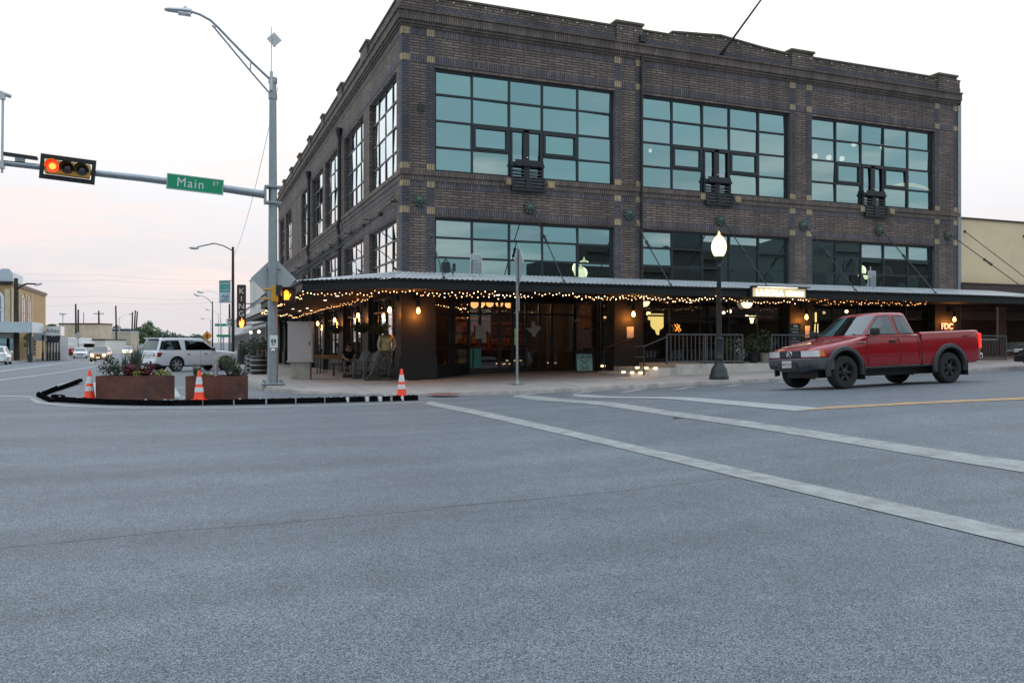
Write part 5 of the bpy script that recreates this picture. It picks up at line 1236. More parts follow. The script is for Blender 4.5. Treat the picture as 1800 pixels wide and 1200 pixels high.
    for s in (-1, 1):
        for poly in sp["side_glass"]:
            cx = sum(p[0] for p in poly) / len(poly); cz = sum(p[1] for p in poly) / len(poly)
            sub = []                                           # split edges so that panes follow the side
            for a, b in zip(poly, poly[1:] + poly[:1]):
                for i in range(4): sub.append((a[0] + (b[0] - a[0]) * i / 4, a[1] + (b[1] - a[1]) * i / 4))
            mb = MB(); o = [side(x + (x - cx) * .05, z + (z - cz) * .09, s, .004) for x, z in sub]; mid = side(cx, cz, s, .006)
            for a, b in zip(o, o[1:] + o[:1]): mb.face((a, b, mid))
            fr = mb.build("side_window", "dark_plastic", t)
            mb = MB(); o = [side(x, z, s, .009) for x, z in sub]; mid = side(cx, cz, s, .011)
            for a, b in zip(o, o[1:] + o[:1]): mb.face((a, b, mid))
            mb.build("pane", "car_glass", fr, smooth=60)
    def screen(nm, front, z0, z1, ymax):
        mb = MB(); rows = []; dz = (zr - zb)
        for k in range(5):
            z = z0 + (z1 - z0) * k / 4; r = ring(z); n = len(r)
            w = c["w"][0] + (c["w"][1] - c["w"][0]) * (z - zb) / dz
            pts_ = [p for p in r if abs(p.y) <= w * ymax + .001 and ((p.x < (c["xf"][0] + c["xr"][0]) / 2) == front)]
            pts_.sort(key=lambda p: p.y); rows.append([p + Vector((-.009 if front else .009, 0, .006)) for p in pts_])
        mb.loft(rows, cap=False, closed=False); mb.build(nm, "car_glass", t, smooth=60)
    screen("windscreen", True, zb + .03, zr - .06, .905); 
    if sp.get("rear_glass", True): screen("rear_window", False, zb + .05, zr - .08, .89)
    # wheels
    Rr = sp["tyre"]; tw = sp.get("tw", .24)
    for ax in sp["axles"]:
        for s in (-1, 1):
            w = thing("wheel", None, None, (0, 0, 0)); w.parent = t; w.location = (0, 0, 0); ROOTM[w.name] = ROOTM[t.name]
            for k_ in ("label", "category"): 
                if k_ in w: del w[k_]
            C_ = Vector((ax, s * (sp["track"]), Rr)); M = Matrix.Translation(C_) @ Matrix.Rotation(R(90) * s, 4, "X")   # +z of the lathe points outwards (-s y)... see below
            M = Matrix.Translation(C_) @ Matrix.Rotation(R(-90 * s), 4, "X")
            mb = MB(); ri = sp["rim"]; mb.lathe([(ri, -tw / 2), (Rr - .035, -tw / 2), (Rr - .008, -tw / 2 + .03), (Rr, -tw / 2 + .06), (Rr, tw / 2 - .06), (Rr - .008, tw / 2 - .03), (Rr - .035, tw / 2), (ri + .01, tw / 2), (ri - .005, tw / 2 - .02), (ri - .01, -tw / 2)], m=M, n=36, cap=False); mb.build("tyre", "tyre_rubber", w, smooth=40)
            mb = MB(); mb.lathe([(ri, tw / 2 - .02), (ri - .015, tw / 2 - .012), (ri - .03, tw / 2 - .06), (ri - .04, -.02)], m=M, n=30, cap=False)
            ns = sp.get("spokes", 6)
            for i in range(ns):
                a = 2 * math.pi * i / ns; d = Vector((math.cos(a), math.sin(a), 0)); e = Vector((-math.sin(a), math.cos(a), 0)); ww = sp.get("spoke_w", .035)
                mb.prism([M @ (d * .05 + e * ww + Vector((0, 0, tw / 2 - .055))), M @ (d * .05 - e * ww + Vector((0, 0, tw / 2 - .055))), M @ (d * (ri - .02) - e * ww * .8 + Vector((0, 0, tw / 2 - .035))), M @ (d * (ri - .02) + e * ww * .8 + Vector((0, 0, tw / 2 - .035)))], M.to_3x3() @ Vector((0, 0, -.03)))
            mb.lathe([(.085, tw / 2 - .09), (.08, tw / 2 - .035), (.05, tw / 2 - .02), (0, tw / 2 - .02)], m=M, n=16); mb.build("rim", sp["rim_mat"], w, smooth=40)
            mb = MB(); mb.lathe([(ri - .02, -.02), (ri - .02, -.03)], m=M, n=24); mb.build("brake_disc", "dark_plastic", w)
    t["_w"] = 0; del t["_w"]
    return t, body
def seam(t, pts, nm="door_seam", r=.006):
    mb = MB(); mb.path(pts, r, 5); mb.build(nm, "dark_plastic", t)

# ---- red extended-cab truck heading left
TX0 = 13.67 - .82; TY = 14.3 + .80; tz = G(13.67, 14.9)
TZ = .322 - .032 + .82 * math.tan(R(-1.1))
truck_sp = dict(paint="red_car_paint", arch=.46, hub=.37, axles=(.82, 4.01), tyre=.37, tw=.26, track=.735, rim=.215, rim_mat="dark_plastic", spokes=6, spoke_w=.04,
    body=[(.05, .60, .80, .83, .70), (.07, .56, .87, .90, .76), (.14, .53, .905, .945, .80), (.32, .50, .955, 1.00, .835), (.75, .48, 1.02, 1.065, .85), (1.20, .46, 1.10, 1.14, .855), (1.45, .44, 1.16, 1.18, .86), (1.8, .43, 1.185, 1.19, .86), (3.11, .43, 1.19, 1.19, .86), (3.115, .43, 1.19, 1.16, .85), (3.135, .43, 1.19, 1.16, .85), (3.14, .43, 1.235, 1.235, .86), (4.9, .47, 1.265, 1.265, .86), (5.02, .52, 1.255, 1.255, .855), (5.05, .56, 1.22, 1.22, .84)],
    cab=dict(belt=1.17, roof=1.70, xf=(1.34, 1.98), xr=(3.10, 2.93), w=(.80, .63)),
    side_glass=[[(1.53, 1.21), (2.02, 1.61), (2.33, 1.625), (2.40, 1.21)], [(2.49, 1.22), (2.46, 1.62), (2.80, 1.61), (2.96, 1.22)]])
trk, tbody = vehicle("pickup_truck", "red extended-cab pickup truck with dark grey fender flares", (TX0, TY, TZ), 0, truck_sp, "truck", pitch=R(-1.1), roll=R(-2.2))
# cargo bed hollow
cut = MB(); cut.span(3.21, 4.97, -.73, .73, .80, 1.6); cc = cut.build("cutter", "red_car_paint"); cc.matrix_world = ROOTM[trk.name]; bpy.context.view_layer.update(); apply_bool(tbody, cc)
for s in (-1, 1):
    for ax, nm in ((.82, "f"), (4.01, "r")):
        mb = MB(); rows = []
        for k in range(21):
            a = R(-12 + 204 * k / 20); c0 = Vector((ax, 0, .40)); u_ = Vector((math.cos(a), 0, math.sin(a)))
            lim = 1.0
            rows.append([c0 + u_ * r_ + Vector((0, s * y, 0)) for r_, y in ((.445, .80), (.445, .885), (.465, .905), (.535, .895), (.555, .865), (.555, .83))])
        mb.loft(rows, cap=True, closed=False); mb.build("fender_flare", mat("flare_plastic", (.04, .046, .052), .5, 0, .12, 4), trk, smooth=45)
        mb = MB(); mb.box((ax + .50, s * .79, .36), (.02, .24, .34)); mb.build("mud_flap", "dark_plastic", trk)
    # door, handle, seams, lamps
    yb = s * .864
    d = MB(); P_ = [(1.50, .50), (1.47, .9), (1.50, 1.15), (2.42, 1.15), (2.46, .9), (2.46, .50)]
    d.path([(x, s * (.859 if z < 1.1 else .842), z) for x, z in P_ + P_[:1]], .006, 5); dr = d.build("door", "dark_plastic", trk)
    h = MB(); h.box((2.24, s * .868, 1.035), (.17, .03, .05), bev=.012); h.build("handle", "dark_plastic", dr)
    h = MB(); h.lathe([(.018, 0), (.018, .012)], m=Matrix.Translation((2.36, s * .86, 1.05)) @ Matrix.Rotation(R(-90 * s), 4, "X"), n=10); h.build("lock", "chrome", dr)
    d = MB(); P_ = [(2.47, 1.15), (3.03, 1.14), (3.05, .9), (3.04, .62)]; d.path([(x, s * (.862 if z < 1.1 else .848), z) for x, z in P_], .006, 5); d.build("rear_door", "dark_plastic", trk)
    d = MB(); d.box((3.125, s * .849, .83), (.016, .02, .72)); d.build("bed_gap", "dark_plastic", trk)
    d = MB(); d.box((1.32, s * .863, 1.015), (.20, .012, .035), bev=.005); d.build("side_badge", "chrome", trk)
    d = MB(); d.box((2.2, s * .864, .735), (1.55, .008, .022), bev=.004); d.build("side_moulding", "red_car_paint", trk)
    d = MB(); d.path([(1.25, s * .80, .44), (3.5, s * .80, .46)], .035, 8); d.build("side_step", "dark_plastic", trk)
    d = MB(); d.box((1.60, s * .97, 1.26), (.13, .20, .17), bev=.045); d.path([(1.62, s * .82, 1.22), (1.60, s * .92, 1.23)], .025, 6); mr = d.build("wing_mirror", "dark_plastic", trk, smooth=40)
    # headlamp wraps the corner
    hl = MB(); pts_ = [(.035, .36), (.036, .56), (.042, .70), (.075, .785), (.145, .828)]
    hl.loft([[(x - .018, s * y, z) for z in (.735, .87)] for x, y in pts_], cap=False, closed=False); hl.loft([[(x + .01, s * y, z) for z in (.735, .87)] for x, y in pts_], cap=False, closed=False); hh = hl.build("headlight", "headlamp_glass", trk, smooth=50)
    hl = MB(); hl.loft([[(.128, s * .829, .74), (.128, s * .829, .868)], [(.26, s * .862, .75), (.21, s * .85, .866)]], cap=False, closed=False); hl.build("turn_lamp", "amber_lens", hh)
    tl = MB(); tl.box((5.02, s * .815, 1.0), (.085, .11, .36), bev=.02); tl.build("tail_light", "brake_red" if s < 0 else "tail_lens", trk)
mb = MB(); mb.loft([[(.012, y, z) for z in (.725, .875)] for y in (-.35, 0, .35)], cap=False, closed=False); mb.box((.03, 0, .80), (.04, .70, .15), bev=.01); gr = mb.build("grille", "dark_plastic", trk)
mb = MB()
for z in (.765, .80, .84): mb.box((.004, 0, z), (.012, .66, .012))
mb.build("grille_bar", "grey_plastic", gr)
# round winged emblem
mb = MB(); rows = []
pts_ = [(-.004, .085 * math.cos(a), .80 + .062 * math.sin(a)) for a in (2 * math.pi * i / 20 for i in range(21))]; mb.path(pts_, .009, 6, cap=False)
mb.path([(-.004, -.075, .825), (-.004, -.035, .825), (-.004, -.0, .785), (-.004, .035, .825), (-.004, .075, .825)], .009, 6); mb.build("emblem", "chrome", gr, smooth=50)
bm_ = MB(); rows = []
for y in (-.86, -.83, -.70, -.35, 0, .35, .70, .83, .86):
    x = -.06 + .16 * (abs(y) / .86) ** 3 + (.10 if abs(y) > .84 else 0); rows.append([(x + .30, y, .70), (x + .03, y, .705), (x, y, .68), (x, y, .55), (x + .05, y, .47), (x + .12, y, .40 if abs(y) < .5 else .45), (x + .3, y, .44)])
bm_.loft(rows); bp_ = bm_.build("front_bumper", "grey_plastic", trk, smooth=35)
mb = MB(); mb.box((-.062, 0, .52), (.01, .62, .18), bev=.004); mb.build("air_intake", "dark_plastic", bp_)
mb = MB(); mb.box((-.072, .02, .575), (.012, .31, .16), bev=.004); pl = mb.build("number_plate", "paper", trk)
text("plate_lettering", "BR7 K29", .075, "ink", ROOTM[trk.name] @ Matrix.Translation((-.079, .02, .57)) @ Matrix.Rotation(R(-90), 4, "Z") @ FRONT, pl, .001)
for s in (-1, 1):
    mb = MB(); mb.box((-.045 + .03, s * .55, .52), (.03, .22, .07), bev=.01); mb.build("fog_lamp", "dark_plastic", bp_)
mb = MB(); mb.span(5.06, 5.17, -.80, .80, .56, .70, .03); mb.build("rear_bumper", "chrome", trk)
mb = MB(); mb.span(5.045, 5.062, -.70, .70, .72, 1.20, .008); mb.build("tailgate", "red_car_paint", trk)
mb = MB(); mb.path([(1.42, -.55, 1.215), (1.50, -.18, 1.262), (1.515, -.1, 1.268)], .010, 5); mb.path([(1.40, .1, 1.215), (1.48, .45, 1.25)], .010, 5); mb.build("wiper", "dark_plastic", trk)
mb = MB(); mb.path([(1.2, .66, 1.10), (1.25, .66, 1.85)], .006, 5); mb.build("aerial", "dark_plastic", trk)
for s in (-1, 1):
    mb = MB(); mb.path([(.55, s * .55, 1.028), (.9, s * .6, 1.078), (1.35, s * .66, 1.152)], .012, 6); mb.build("bonnet_crease", "red_car_paint", trk, smooth=60)
mb = MB(); mb.box((2.2, 0, .62), (1.5, 1.2, .2)); mb.build("cab_floor", "dark_plastic", trk)
p = Vector((4.55, -.863, 1.12)); text("bed_lettering", "4x4", .10, "chrome", ROOTM[trk.name] @ facing(p), trk, .003, sx=1.5)

# ---- white full-size SUV nosed in to the kerb
def suv_spec(**k):
    s = dict(paint="white_car_paint", arch=.47, hub=.41, axles=(.98, 4.08), tyre=.41, tw=.27, track=.86, rim=.30, rim_mat="silver_car_paint", spokes=6, spoke_w=.05,
        body=[(0, .55, .90, .95, .78), (.12, .42, 1.05, 1.10, .93), (.6, .36, 1.10, 1.16, 1.0), (1.35, .34, 1.17, 1.21, 1.01), (1.8, .34, 1.2, 1.2, 1.01), (4.9, .36, 1.22, 1.22, 1.01), (5.2, .48, 1.20, 1.20, .985), (5.31, .55, 1.12, 1.14, .94)],
        cab=dict(belt=1.19, roof=1.91, xf=(1.40, 2.25), xr=(5.27, 4.98), w=(.965, .78)),
        side_glass=[[(1.75, 1.25), (2.38, 1.70), (3.50, 1.77), (3.50, 1.25)], [(3.82, 1.27), (3.93, 1.77), (4.90, 1.75), (5.08, 1.27)]])
    s.update(k); return s
def place_suv():
    p = at(310, 650, 46.5); ang = math.atan2(.521, .854); hd = Vector((math.cos(ang), math.sin(ang), 0))
    ax = Vector((p.x, p.y, 0)) + Vector((-hd.y, hd.x, 0)) * .9
    nose = ax + hd * 4.08
    rz = math.atan2(-hd.y, -hd.x)                             # local +x runs to the tail
    t, b = vehicle("parked_suv", "white full-size SUV parked nosed in to the kerb behind the planters", (nose.x, nose.y, G(-1, nose.y)), rz, suv_spec(), "car")
    for s in (-1, 1):
        mb = MB(); mb.prism([(5.10, s * .99, .86), (4.98, s * 1.005, 1.10), (5.22, s * .955, 1.12), (5.27, s * .95, .88)], (0, s * .02, 0)); mb.prism([(5.24, s * .96, .88), (5.22, s * .95, 1.12), (5.30, s * .70, 1.11), (5.325, s * .70, .90)], (.02, 0, 0)); mb.build("tail_light", "tail_lens", t)
        for x in (2.3, 3.4): mb = MB(); mb.box((x, s * 1.015, 1.02), (.22, .03, .04), bev=.01); mb.build("door_handle", "chrome", t)
        seam(t, [(1.65, s * 1.0, .5), (1.62, s * 1.012, 1.0), (1.66, s * .985, 1.17)]); seam(t, [(2.62, s * 1.0, .45), (2.62, s * 1.012, 1.0), (2.62, s * .985, 1.18)]); seam(t, [(3.62, s * .99, .9), (3.62, s * .985, 1.18)])
        mb = MB(); mb.path([(2.5, s * .70, 1.95), (3.0, s * .70, 1.985), (4.4, s * .70, 1.975), (4.8, s * .68, 1.935)], .022, 6); mb.build("roof_rail", "dark_plastic", t)
        mb = MB(); mb.box((1.85, s * 1.10, 1.28), (.12, .22, .18), bev=.04); mb.build("wing_mirror", "black_car_paint", t)
    mb = MB(); mb.box((5.33, 0, .97), (.03, 1.3, .035)); mb.build("tailgate_trim", "chrome", t); mb = MB(); mb.box((5.33, 0, .87), (.012, .36, .12)); mb.build("number_plate", "reflective_white", t)
    mb = MB(); mb.span(5.20, 5.40, -.92, .92, .48, .70, .05); mb.build("rear_bumper", "white_car_paint", t); mb = MB(); mb.span(5.1, 5.37, -.90, .90, .38, .475); mb.build("bumper_skirt", "dark_plastic", t)
    mb = MB(); mb.span(4.85, 5.18, -.62, .62, 1.885, 1.935, .02); mb.build("spoiler", "white_car_paint", t)
place_suv()
def small_car(name, lb, p, rz, paint_, lit=False, k=1.0, tall=1.0, group="cars on the left street", tail=False):
    sp = dict(paint=paint_, arch=.36, hub=.33, axles=(.9, 3.6), tyre=.33, tw=.22, track=.74, rim=.22, rim_mat="silver_car_paint", spokes=5,
        body=[(0, .45, .66, .70, .62), (.12, .30, .76, .80, .80), (.6, .24, .86, .90, .87), (1.2, .22, .94, .98, .89), (1.5, .22, .96, .97, .89), (4.0, .24, 1.0, 1.02, .89), (4.4, .34, .98, 1.0, .84), (4.55, .45, .88, .9, .74)],
        cab=dict(belt=.94, roof=1.45, xf=(1.15, 1.95), xr=(4.2, 3.5), w=(.82, .60)),
        side_glass=[[(1.65, 1.0), (2.1, 1.32), (2.75, 1.36), (2.75, 1.0)], [(2.83, 1.0), (2.83, 1.36), (3.4, 1.33), (3.75, 1.02)]])
    if tall > 1:
        f = lambda z: z * tall
        sp["body"] = [(x, zb * 1.1, zs * tall, zt * tall, w * 1.04) for x, zb, zs, zt, w in sp["body"]]
        sp["cab"] = dict(belt=.94 * tall, roof=1.45 * tall, xf=(1.1, 1.8), xr=(4.42, 4.0), w=(.85, .66)); sp["side_glass"] = [[(x + (.3 if i == 1 and j > 1 else 0), z * tall) for j, (x, z) in enumerate(q)] for i, q in enumerate(sp["side_glass"])]
        sp.update(arch=.42, hub=.36, tyre=.37, track=.78)
    t, b = vehicle(name, lb, p, rz, sp, "car", group=group)
    for s in (-1, 1):
        mb = MB(); mb.box((.06, s * .60, .66 * tall), (.12, .28, .13), bev=.02); mb.build("headlight", "headlight_on" if lit else "headlamp_glass", t)
        mb = MB(); mb.box((4.47, s * .66, .84 * tall), (.14, .26, .14), bev=.02); mb.build("tail_light", "tail_lens", t)
        mb = MB(); mb.box((1.55, s * .97, 1.03 * tall), (.10, .18, .12), bev=.03); mb.build("wing_mirror", paint_, t)
        if lit: lamp("headlight_beam", ROOTM[t.name] @ Vector((-.25, s * .6, .66)), 30, (1, .75, .4), .1, parent=t)
    mb = MB(); mb.span(-.02, .08, -.42, .42, .50 * tall, .64 * tall, .01); mb.build("grille", "dark_plastic", t)
    mb = MB(); mb.span(-.03, .12, -.74, .74, .27 * tall, .46 * tall, .03); mb.build("front_bumper", "dark_plastic" if tall > 1 else paint_, t)
    mb = MB(); mb.box((-.035, 0, .40 * tall), (.01, .34, .11)); mb.build("number_plate", "reflective_white", t)
    mb = MB(); mb.span(4.45, 4.62, -.74, .74, .34, .56, .03); mb.build("rear_bumper", paint_, t)
    return t
def gpt(u, d): p = at(u, 600, d); return Vector((p.x, p.y, G(p.x, p.y)))
small_car("driving_car", "bronze SUV driving towards the camera with bright headlights", gpt(172, 90), R(90) - .05, "bronze_car_paint", True, tall=1.16)
small_car("parked_car", "white sedan parked behind the bronze SUV on its left", gpt(141, 112), R(90) + .1, "white_car_paint")
small_car("driving_car", "silver white sedan farthest up the street, near the green tree", gpt(224, 150), R(90), "white_car_paint", True)
small_car("parked_car", "white car cut off by the left photo edge", gpt(3, 76), R(90) + 3.2, "white_car_paint", tall=1.15)
small_car("parked_car", "dark car parked beyond the white SUV by the kerb", gpt(392, 66), R(180) + .35, "black_car_paint", tall=1.05)
small_car("parked_car", "dark car at the right photo edge parked by the kerb", Vector((26.7, 19.3, G(26.7, 19.3))), 0, "black_car_paint", group="cars by the right kerb")
# white box truck behind the sedan
p = gpt(157, 132); t = thing("box_truck", "white box truck parked behind the bronze SUV by the warehouse", "truck", p, R(90) + .5); mb = MB(); mb.span(1.6, 6.5, -1.1, 1.1, .8, 2.9, .05); mb.build("cargo_box", "white_trim", t)
mb = MB(); mb.span(0, 1.55, -1.0, 1.0, .5, 2.2, .2); mb.build("cab", "white_trim", t); mb = MB(); mb.span(-.02, .5, -.85, .85, 1.4, 2.0, .02); mb.build("windscreen", "car_glass", t)
for x in (.8, 5.0):
    for s in (-1, 1): mb = MB(); mb.lathe([(.0, -.12), (.42, -.12), (.42, .12), (0, .12)], m=Matrix.Translation((x, s * .95, .42)) @ Matrix.Rotation(R(90), 4, "X"), n=18); mb.build("wheel", "tyre_rubber", t)
p = gpt(126, 128); t = thing("parked_van", "small red and white van in shadow left of the box truck", "van", p, R(90) + .5); mb = MB(); mb.span(0, 4.4, -.9, .9, .45, 1.2, .12); mb.build("body", "red_car_paint", t); mb = MB(); mb.span(.8, 4.3, -.82, .82, 1.2, 1.95, .12); mb.build("cab", "white_trim", t)
for x in (.8, 3.5):
    for s in (-1, 1): mb = MB(); mb.lathe([(0, -.1), (.34, -.1), (.34, .1), (0, .1)], m=Matrix.Translation((x, s * .82, .34)) @ Matrix.Rotation(R(90), 4, "X"), n=16); mb.build("wheel", "tyre_rubber", t)

# ================================================================== PEOPLE, THE STATUE, PATIO FURNITURE
def figure(name, lb, cat, loc, rz, J, mats_, hat=None, hair_=True, scale=1.0, sleeves="short", trousers="long", extra=None):
    """one continuous skinned body from joints J (metres, facing -Y), clothing as children"""
    t = thing(name, lb, cat, loc, rz); s = scale
    V = {k: Vector(v) * s for k, v in J.items()}
    def skin_mesh(nm, chains, rad, m, root, sub=2):
        idx = {}; vs = []; es = []; rs = []
        for ch in chains:
            for a in ch:
                if a not in idx: idx[a] = len(vs); vs.append(V[a]); rs.append(rad[a])
            for a, b in zip(ch, ch[1:]): es.append((idx[a], idx[b]))
        me = bpy.data.meshes.new(nm); me.from_pydata([tuple(v) for v in vs], es, [])
        o = bpy.data.objects.new(nm, me); COL.objects.link(o); o.parent = t; ROOTM[o.name] = ROOTM[t.name]
        md = o.modifiers.new("skin", "SKIN"); md.use_smooth_shade = True
        for v, r_ in zip(me.skin_vertices[0].data, rs):
            rr_ = r_ if isinstance(r_, tuple) else (r_, r_); v.radius = (rr_[0] * s, rr_[1] * s); v.use_root = False
        me.skin_vertices[0].data[idx[root]].use_root = True
        o.modifiers.new("sub", "SUBSURF").levels = sub; o.modifiers["sub"].render_levels = sub
        bpy.context.view_layer.update(); me2 = bpy.data.meshes.new_from_object(o.evaluated_get(bpy.context.evaluated_depsgraph_get()))
        o.modifiers.clear(); old = o.data; o.data = me2; bpy.data.meshes.remove(old); me2.name = nm; me2.materials.clear(); me2.materials.append(MATS[m]); me2.shade_smooth(); return o
    rad = dict(pelvis=(.155, .145), waist=(.14, .135), chest=(.165, .14) if "statue" not in name else (.175, .165), neck0=(.10, .08), neck=.055, head=(.075, .085), crown=(.07, .08), top=(.045, .05))
    chains = [["pelvis", "waist", "chest", "neck0", "neck", "head", "crown", "top"]]
    for q in "lr":
        rad.update({"sh" + q: .062, "el" + q: .043, "wr" + q: .030, "pa" + q: (.040, .022), "hip" + q: .088, "kn" + q: .060, "an" + q: .042, "he" + q: .042, "to" + q: (.042, .026)})
        chains += [["neck0", "sh" + q, "el" + q, "wr" + q, "pa" + q], ["pelvis", "hip" + q, "kn" + q, "an" + q, "to" + q]]
        d = (V["pa" + q] - V["wr" + q]).normalized(); side = d.cross(Vector((0, 1, 0)) if abs(d.y) < .8 else Vector((1, 0, 0))).normalized(); dn = d.cross(side).normalized()
        for i, (off, L_) in enumerate(((-.030, .066), (-.010, .078), (.010, .074), (.030, .058))):
            a = V["pa" + q] + side * off * s + d * .01 * s; V["f%s%da" % (q, i)] = a; V["f%s%db" % (q, i)] = a + (d * .6 + dn * .25) * L_ * s; V["f%s%dc" % (q, i)] = a + (d * .8 + dn * .75) * L_ * s
            for k_, r_ in zip("abc", (.010, .009, .007)): rad["f%s%d%s" % (q, i, k_)] = r_
            chains.append(["pa" + q, "f%s%da" % (q, i), "f%s%db" % (q, i), "f%s%dc" % (q, i)])
        a = V["wr" + q] + d * .02 * s + side * .03 * s; V["t%sa" % q] = a; V["t%sb" % q] = a + (d * .5 + side * .6 + dn * .3) * .06 * s; rad["t%sa" % q] = .012; rad["t%sb" % q] = .009; chains.append(["wr" + q, "t%sa" % q, "t%sb" % q])
    skin_mesh("body", chains, rad, mats_["skin"], "pelvis")
    sh = {k: (tuple(x + .024 for x in v) if isinstance(v, tuple) else v + .016) for k, v in rad.items()}
    ends_ = [["pelvis", "waist", "chest", "neck0"]] + [["neck0", "sh" + q, "el" + q] + (["wr" + q] if sleeves == "long" else []) for q in "lr"]
    if sleeves == "short":
        for q in "lr": V["mid" + q] = V["sh" + q].lerp(V["el" + q], .75); sh["mid" + q] = .062
        ends_ = [["pelvis", "waist", "chest", "neck0"]] + [["neck0", "sh" + q, "mid" + q] for q in "lr"]
    V["collar"] = V["neck0"].lerp(V["neck"], .6); sh["collar"] = (.088, .088); sh["neck0"] = (.135, .125); ends_[0] = ["pelvis", "waist", "chest", "neck0", "collar"]
    skin_mesh("shirt", ends_, sh, mats_["shirt"], "pelvis")
    tr = dict(sh); tr["waist2"] = (.135, .105); V["waist2"] = V["pelvis"].lerp(V["waist"], .5)
    if trousers == "long": leg = [["waist2", "pelvis"]] + [["pelvis", "hip" + q, "kn" + q, "an" + q] for q in "lr"]
    else:
        for q in "lr": V["thigh" + q] = V["hip" + q].lerp(V["kn" + q], .9); tr["thigh" + q] = .09
        leg = [["waist2", "pelvis"]] + [["pelvis", "hip" + q, "thigh" + q] for q in "lr"]
    for q in "lr": tr["an" + q] = .062; tr["kn" + q] = .078; tr["hip" + q] = .105
    skin_mesh("trousers" if trousers == "long" else "shorts", leg, tr, mats_["trousers"], "pelvis")
    for q in "lr":
        V["hb" + q] = V["an" + q] + Vector((0, .03, -.06)) * s; mb = MB(); a, b = V["an" + q], V["to" + q]
        mb.path([a + Vector((0, .05, -.035)) * s, a + Vector((0, -.02, -.035)) * s, b + Vector((0, 0, .0)), b + (b - a).normalized() * .05 * s], [.045 * s, .055 * s, .050 * s, .028 * s], 10); mb.build("shoe", mats_["shoe"], t, smooth=60)
    hd = V["head"]; f = (V.get("face", hd + Vector((0, -.1, .03)) * s) - hd); f.z = 0; f.normalize(); sd = Vector((-f.y, f.x, 0))
    mb = MB(); mb.path([hd + f * .082 * s + Vector((0, 0, .045)) * s, hd + f * .108 * s + Vector((0, 0, .012)) * s, hd + f * .085 * s + Vector((0, 0, .005)) * s], [.008 * s, .014 * s, .012 * s], 8); mb.build("nose", mats_["skin"], t, smooth=60)
    mb = MB()
    for k in (-1, 1): mb.sphere(hd + f * .078 * s + sd * .030 * k * s + Vector((0, 0, .045)) * s, .011 * s, 8, 6)
    mb.box(hd + f * .080 * s + Vector((0, 0, -.028)) * s, (.045 * s, .012 * s, .008 * s), math.atan2(f.x, -f.y)); mb.build("eyes_and_mouth", "hair", t)
    mb = MB()
    for k in (-1, 1): mb.sphere(hd + sd * .088 * k * s + Vector((0, 0, .03)) * s, .024 * s, 8, 6, (.5, .8, 1.2))
    mb.build("ears", mats_["skin"], t, smooth=60)
    if hair_: mb = MB(); mb.sphere(hd + Vector((0, 0, .075)) * s - f * .018 * s, .098 * s, 14, 10, (1, 1, .85)); mb.build("hair", "hair", t, smooth=60)
    if hat:
        c = V["crown"] + Vector((0, 0, .045)) * s; M = Matrix.Translation(c); n = 24; rows = []
        for r_, z in ((.085, -.01), (.11, .0), (.16, .006), (.20, .03), (.202, .036), (.16, .016), (.112, .014), (.108, .08), (.085, .125), (.04, .115), (.005, .105)):
            rows.append([M @ Vector((r_ * 1.0 * math.cos(a) * s, r_ * 1.18 * math.sin(a) * s, (z + (.05 * abs(math.cos(a)) ** 2 * max(0, (r_ - .11)) / .09 if r_ > .11 else 0)) * s)) for a in (2 * math.pi * j / n for j in range(n))])
        mb = MB(); mb.loft(rows); o = mb.build("hat", hat, t, smooth=60)
    if extra: extra(t, V, s)
    return t
STAND = dict(pelvis=(0, 0, .95), waist=(0, 0, 1.10), chest=(0, -.01, 1.28), neck0=(0, 0, 1.43), neck=(0, -.01, 1.50), head=(0, -.025, 1.58), crown=(0, -.015, 1.68), top=(0, -.01, 1.74),
    shl=(-.18, 0, 1.42), ell=(-.24, .02, 1.14), wrl=(-.24, -.06, .90), pal=(-.24, -.09, .83), shr=(.18, 0, 1.42), elr=(.24, .02, 1.14), wrr=(.24, -.06, .90), par=(.24, -.09, .83),
    hipl=(-.10, 0, .90), knl=(-.11, -.02, .50), anl=(-.11, .02, .09), tol=(-.12, -.13, .04), hipr=(.10, 0, .90), knr=(.11, -.02, .50), anr=(.11, .02, .09), tor=(.12, -.13, .04), face=(0, -.2, 1.6))
# bronze cowboy: long stride to the left, hands at the belt
COW = dict(STAND); COW.update(pelvis=(.02, 0, .93), waist=(.05, 0, 1.08), chest=(.08, 0, 1.27), neck0=(.09, 0, 1.43), neck=(.08, -.01, 1.50), head=(.06, -.03, 1.58), crown=(.07, -.02, 1.67), top=(.07, -.02, 1.73),
    shl=(-.10, -.02, 1.41), ell=(-.175, -.03, 1.15), wrl=(-.12, -.14, .94), pal=(-.08, -.17, .89), shr=(.27, 0, 1.41), elr=(.35, .06, 1.15), wrr=(.26, -.09, .95), par=(.22, -.13, .90),
    hipl=(-.08, 0, .88), knl=(-.26, -.10, .50), anl=(-.46, -.12, .11), tol=(-.56, -.22, .06), hipr=(.12, 0, .88), knr=(.18, -.02, .48), anr=(.16, .04, .10), tor=(.16, -.12, .05), face=(-.12, -.25, 1.6))
def cow_extra(t, V, s):
    mb = MB(); c = V["pelvis"] + Vector((0, 0, .07)); mb.lathe([(.165, -.03), (.172, -.02), (.172, .02), (.165, .03)], c, 18, cap=False); mb.box(c + Vector((0, -.165, 0)), (.08, .03, .06), bev=.01); mb.build("belt", "statue_gold", t, smooth=50)
    mb = MB(); mb.box((-.1, 0, .02), (1.05, .5, .05), bev=.01); mb.build("base_slab", "statue_dark", t)
    mb = MB(); mb.lathe([(.10, -.05), (.115, 0), (.07, .06)], V["neck"] + Vector((0, -.01, -.03)), 14); mb.build("neckerchief", "statue_dark", t, smooth=50)
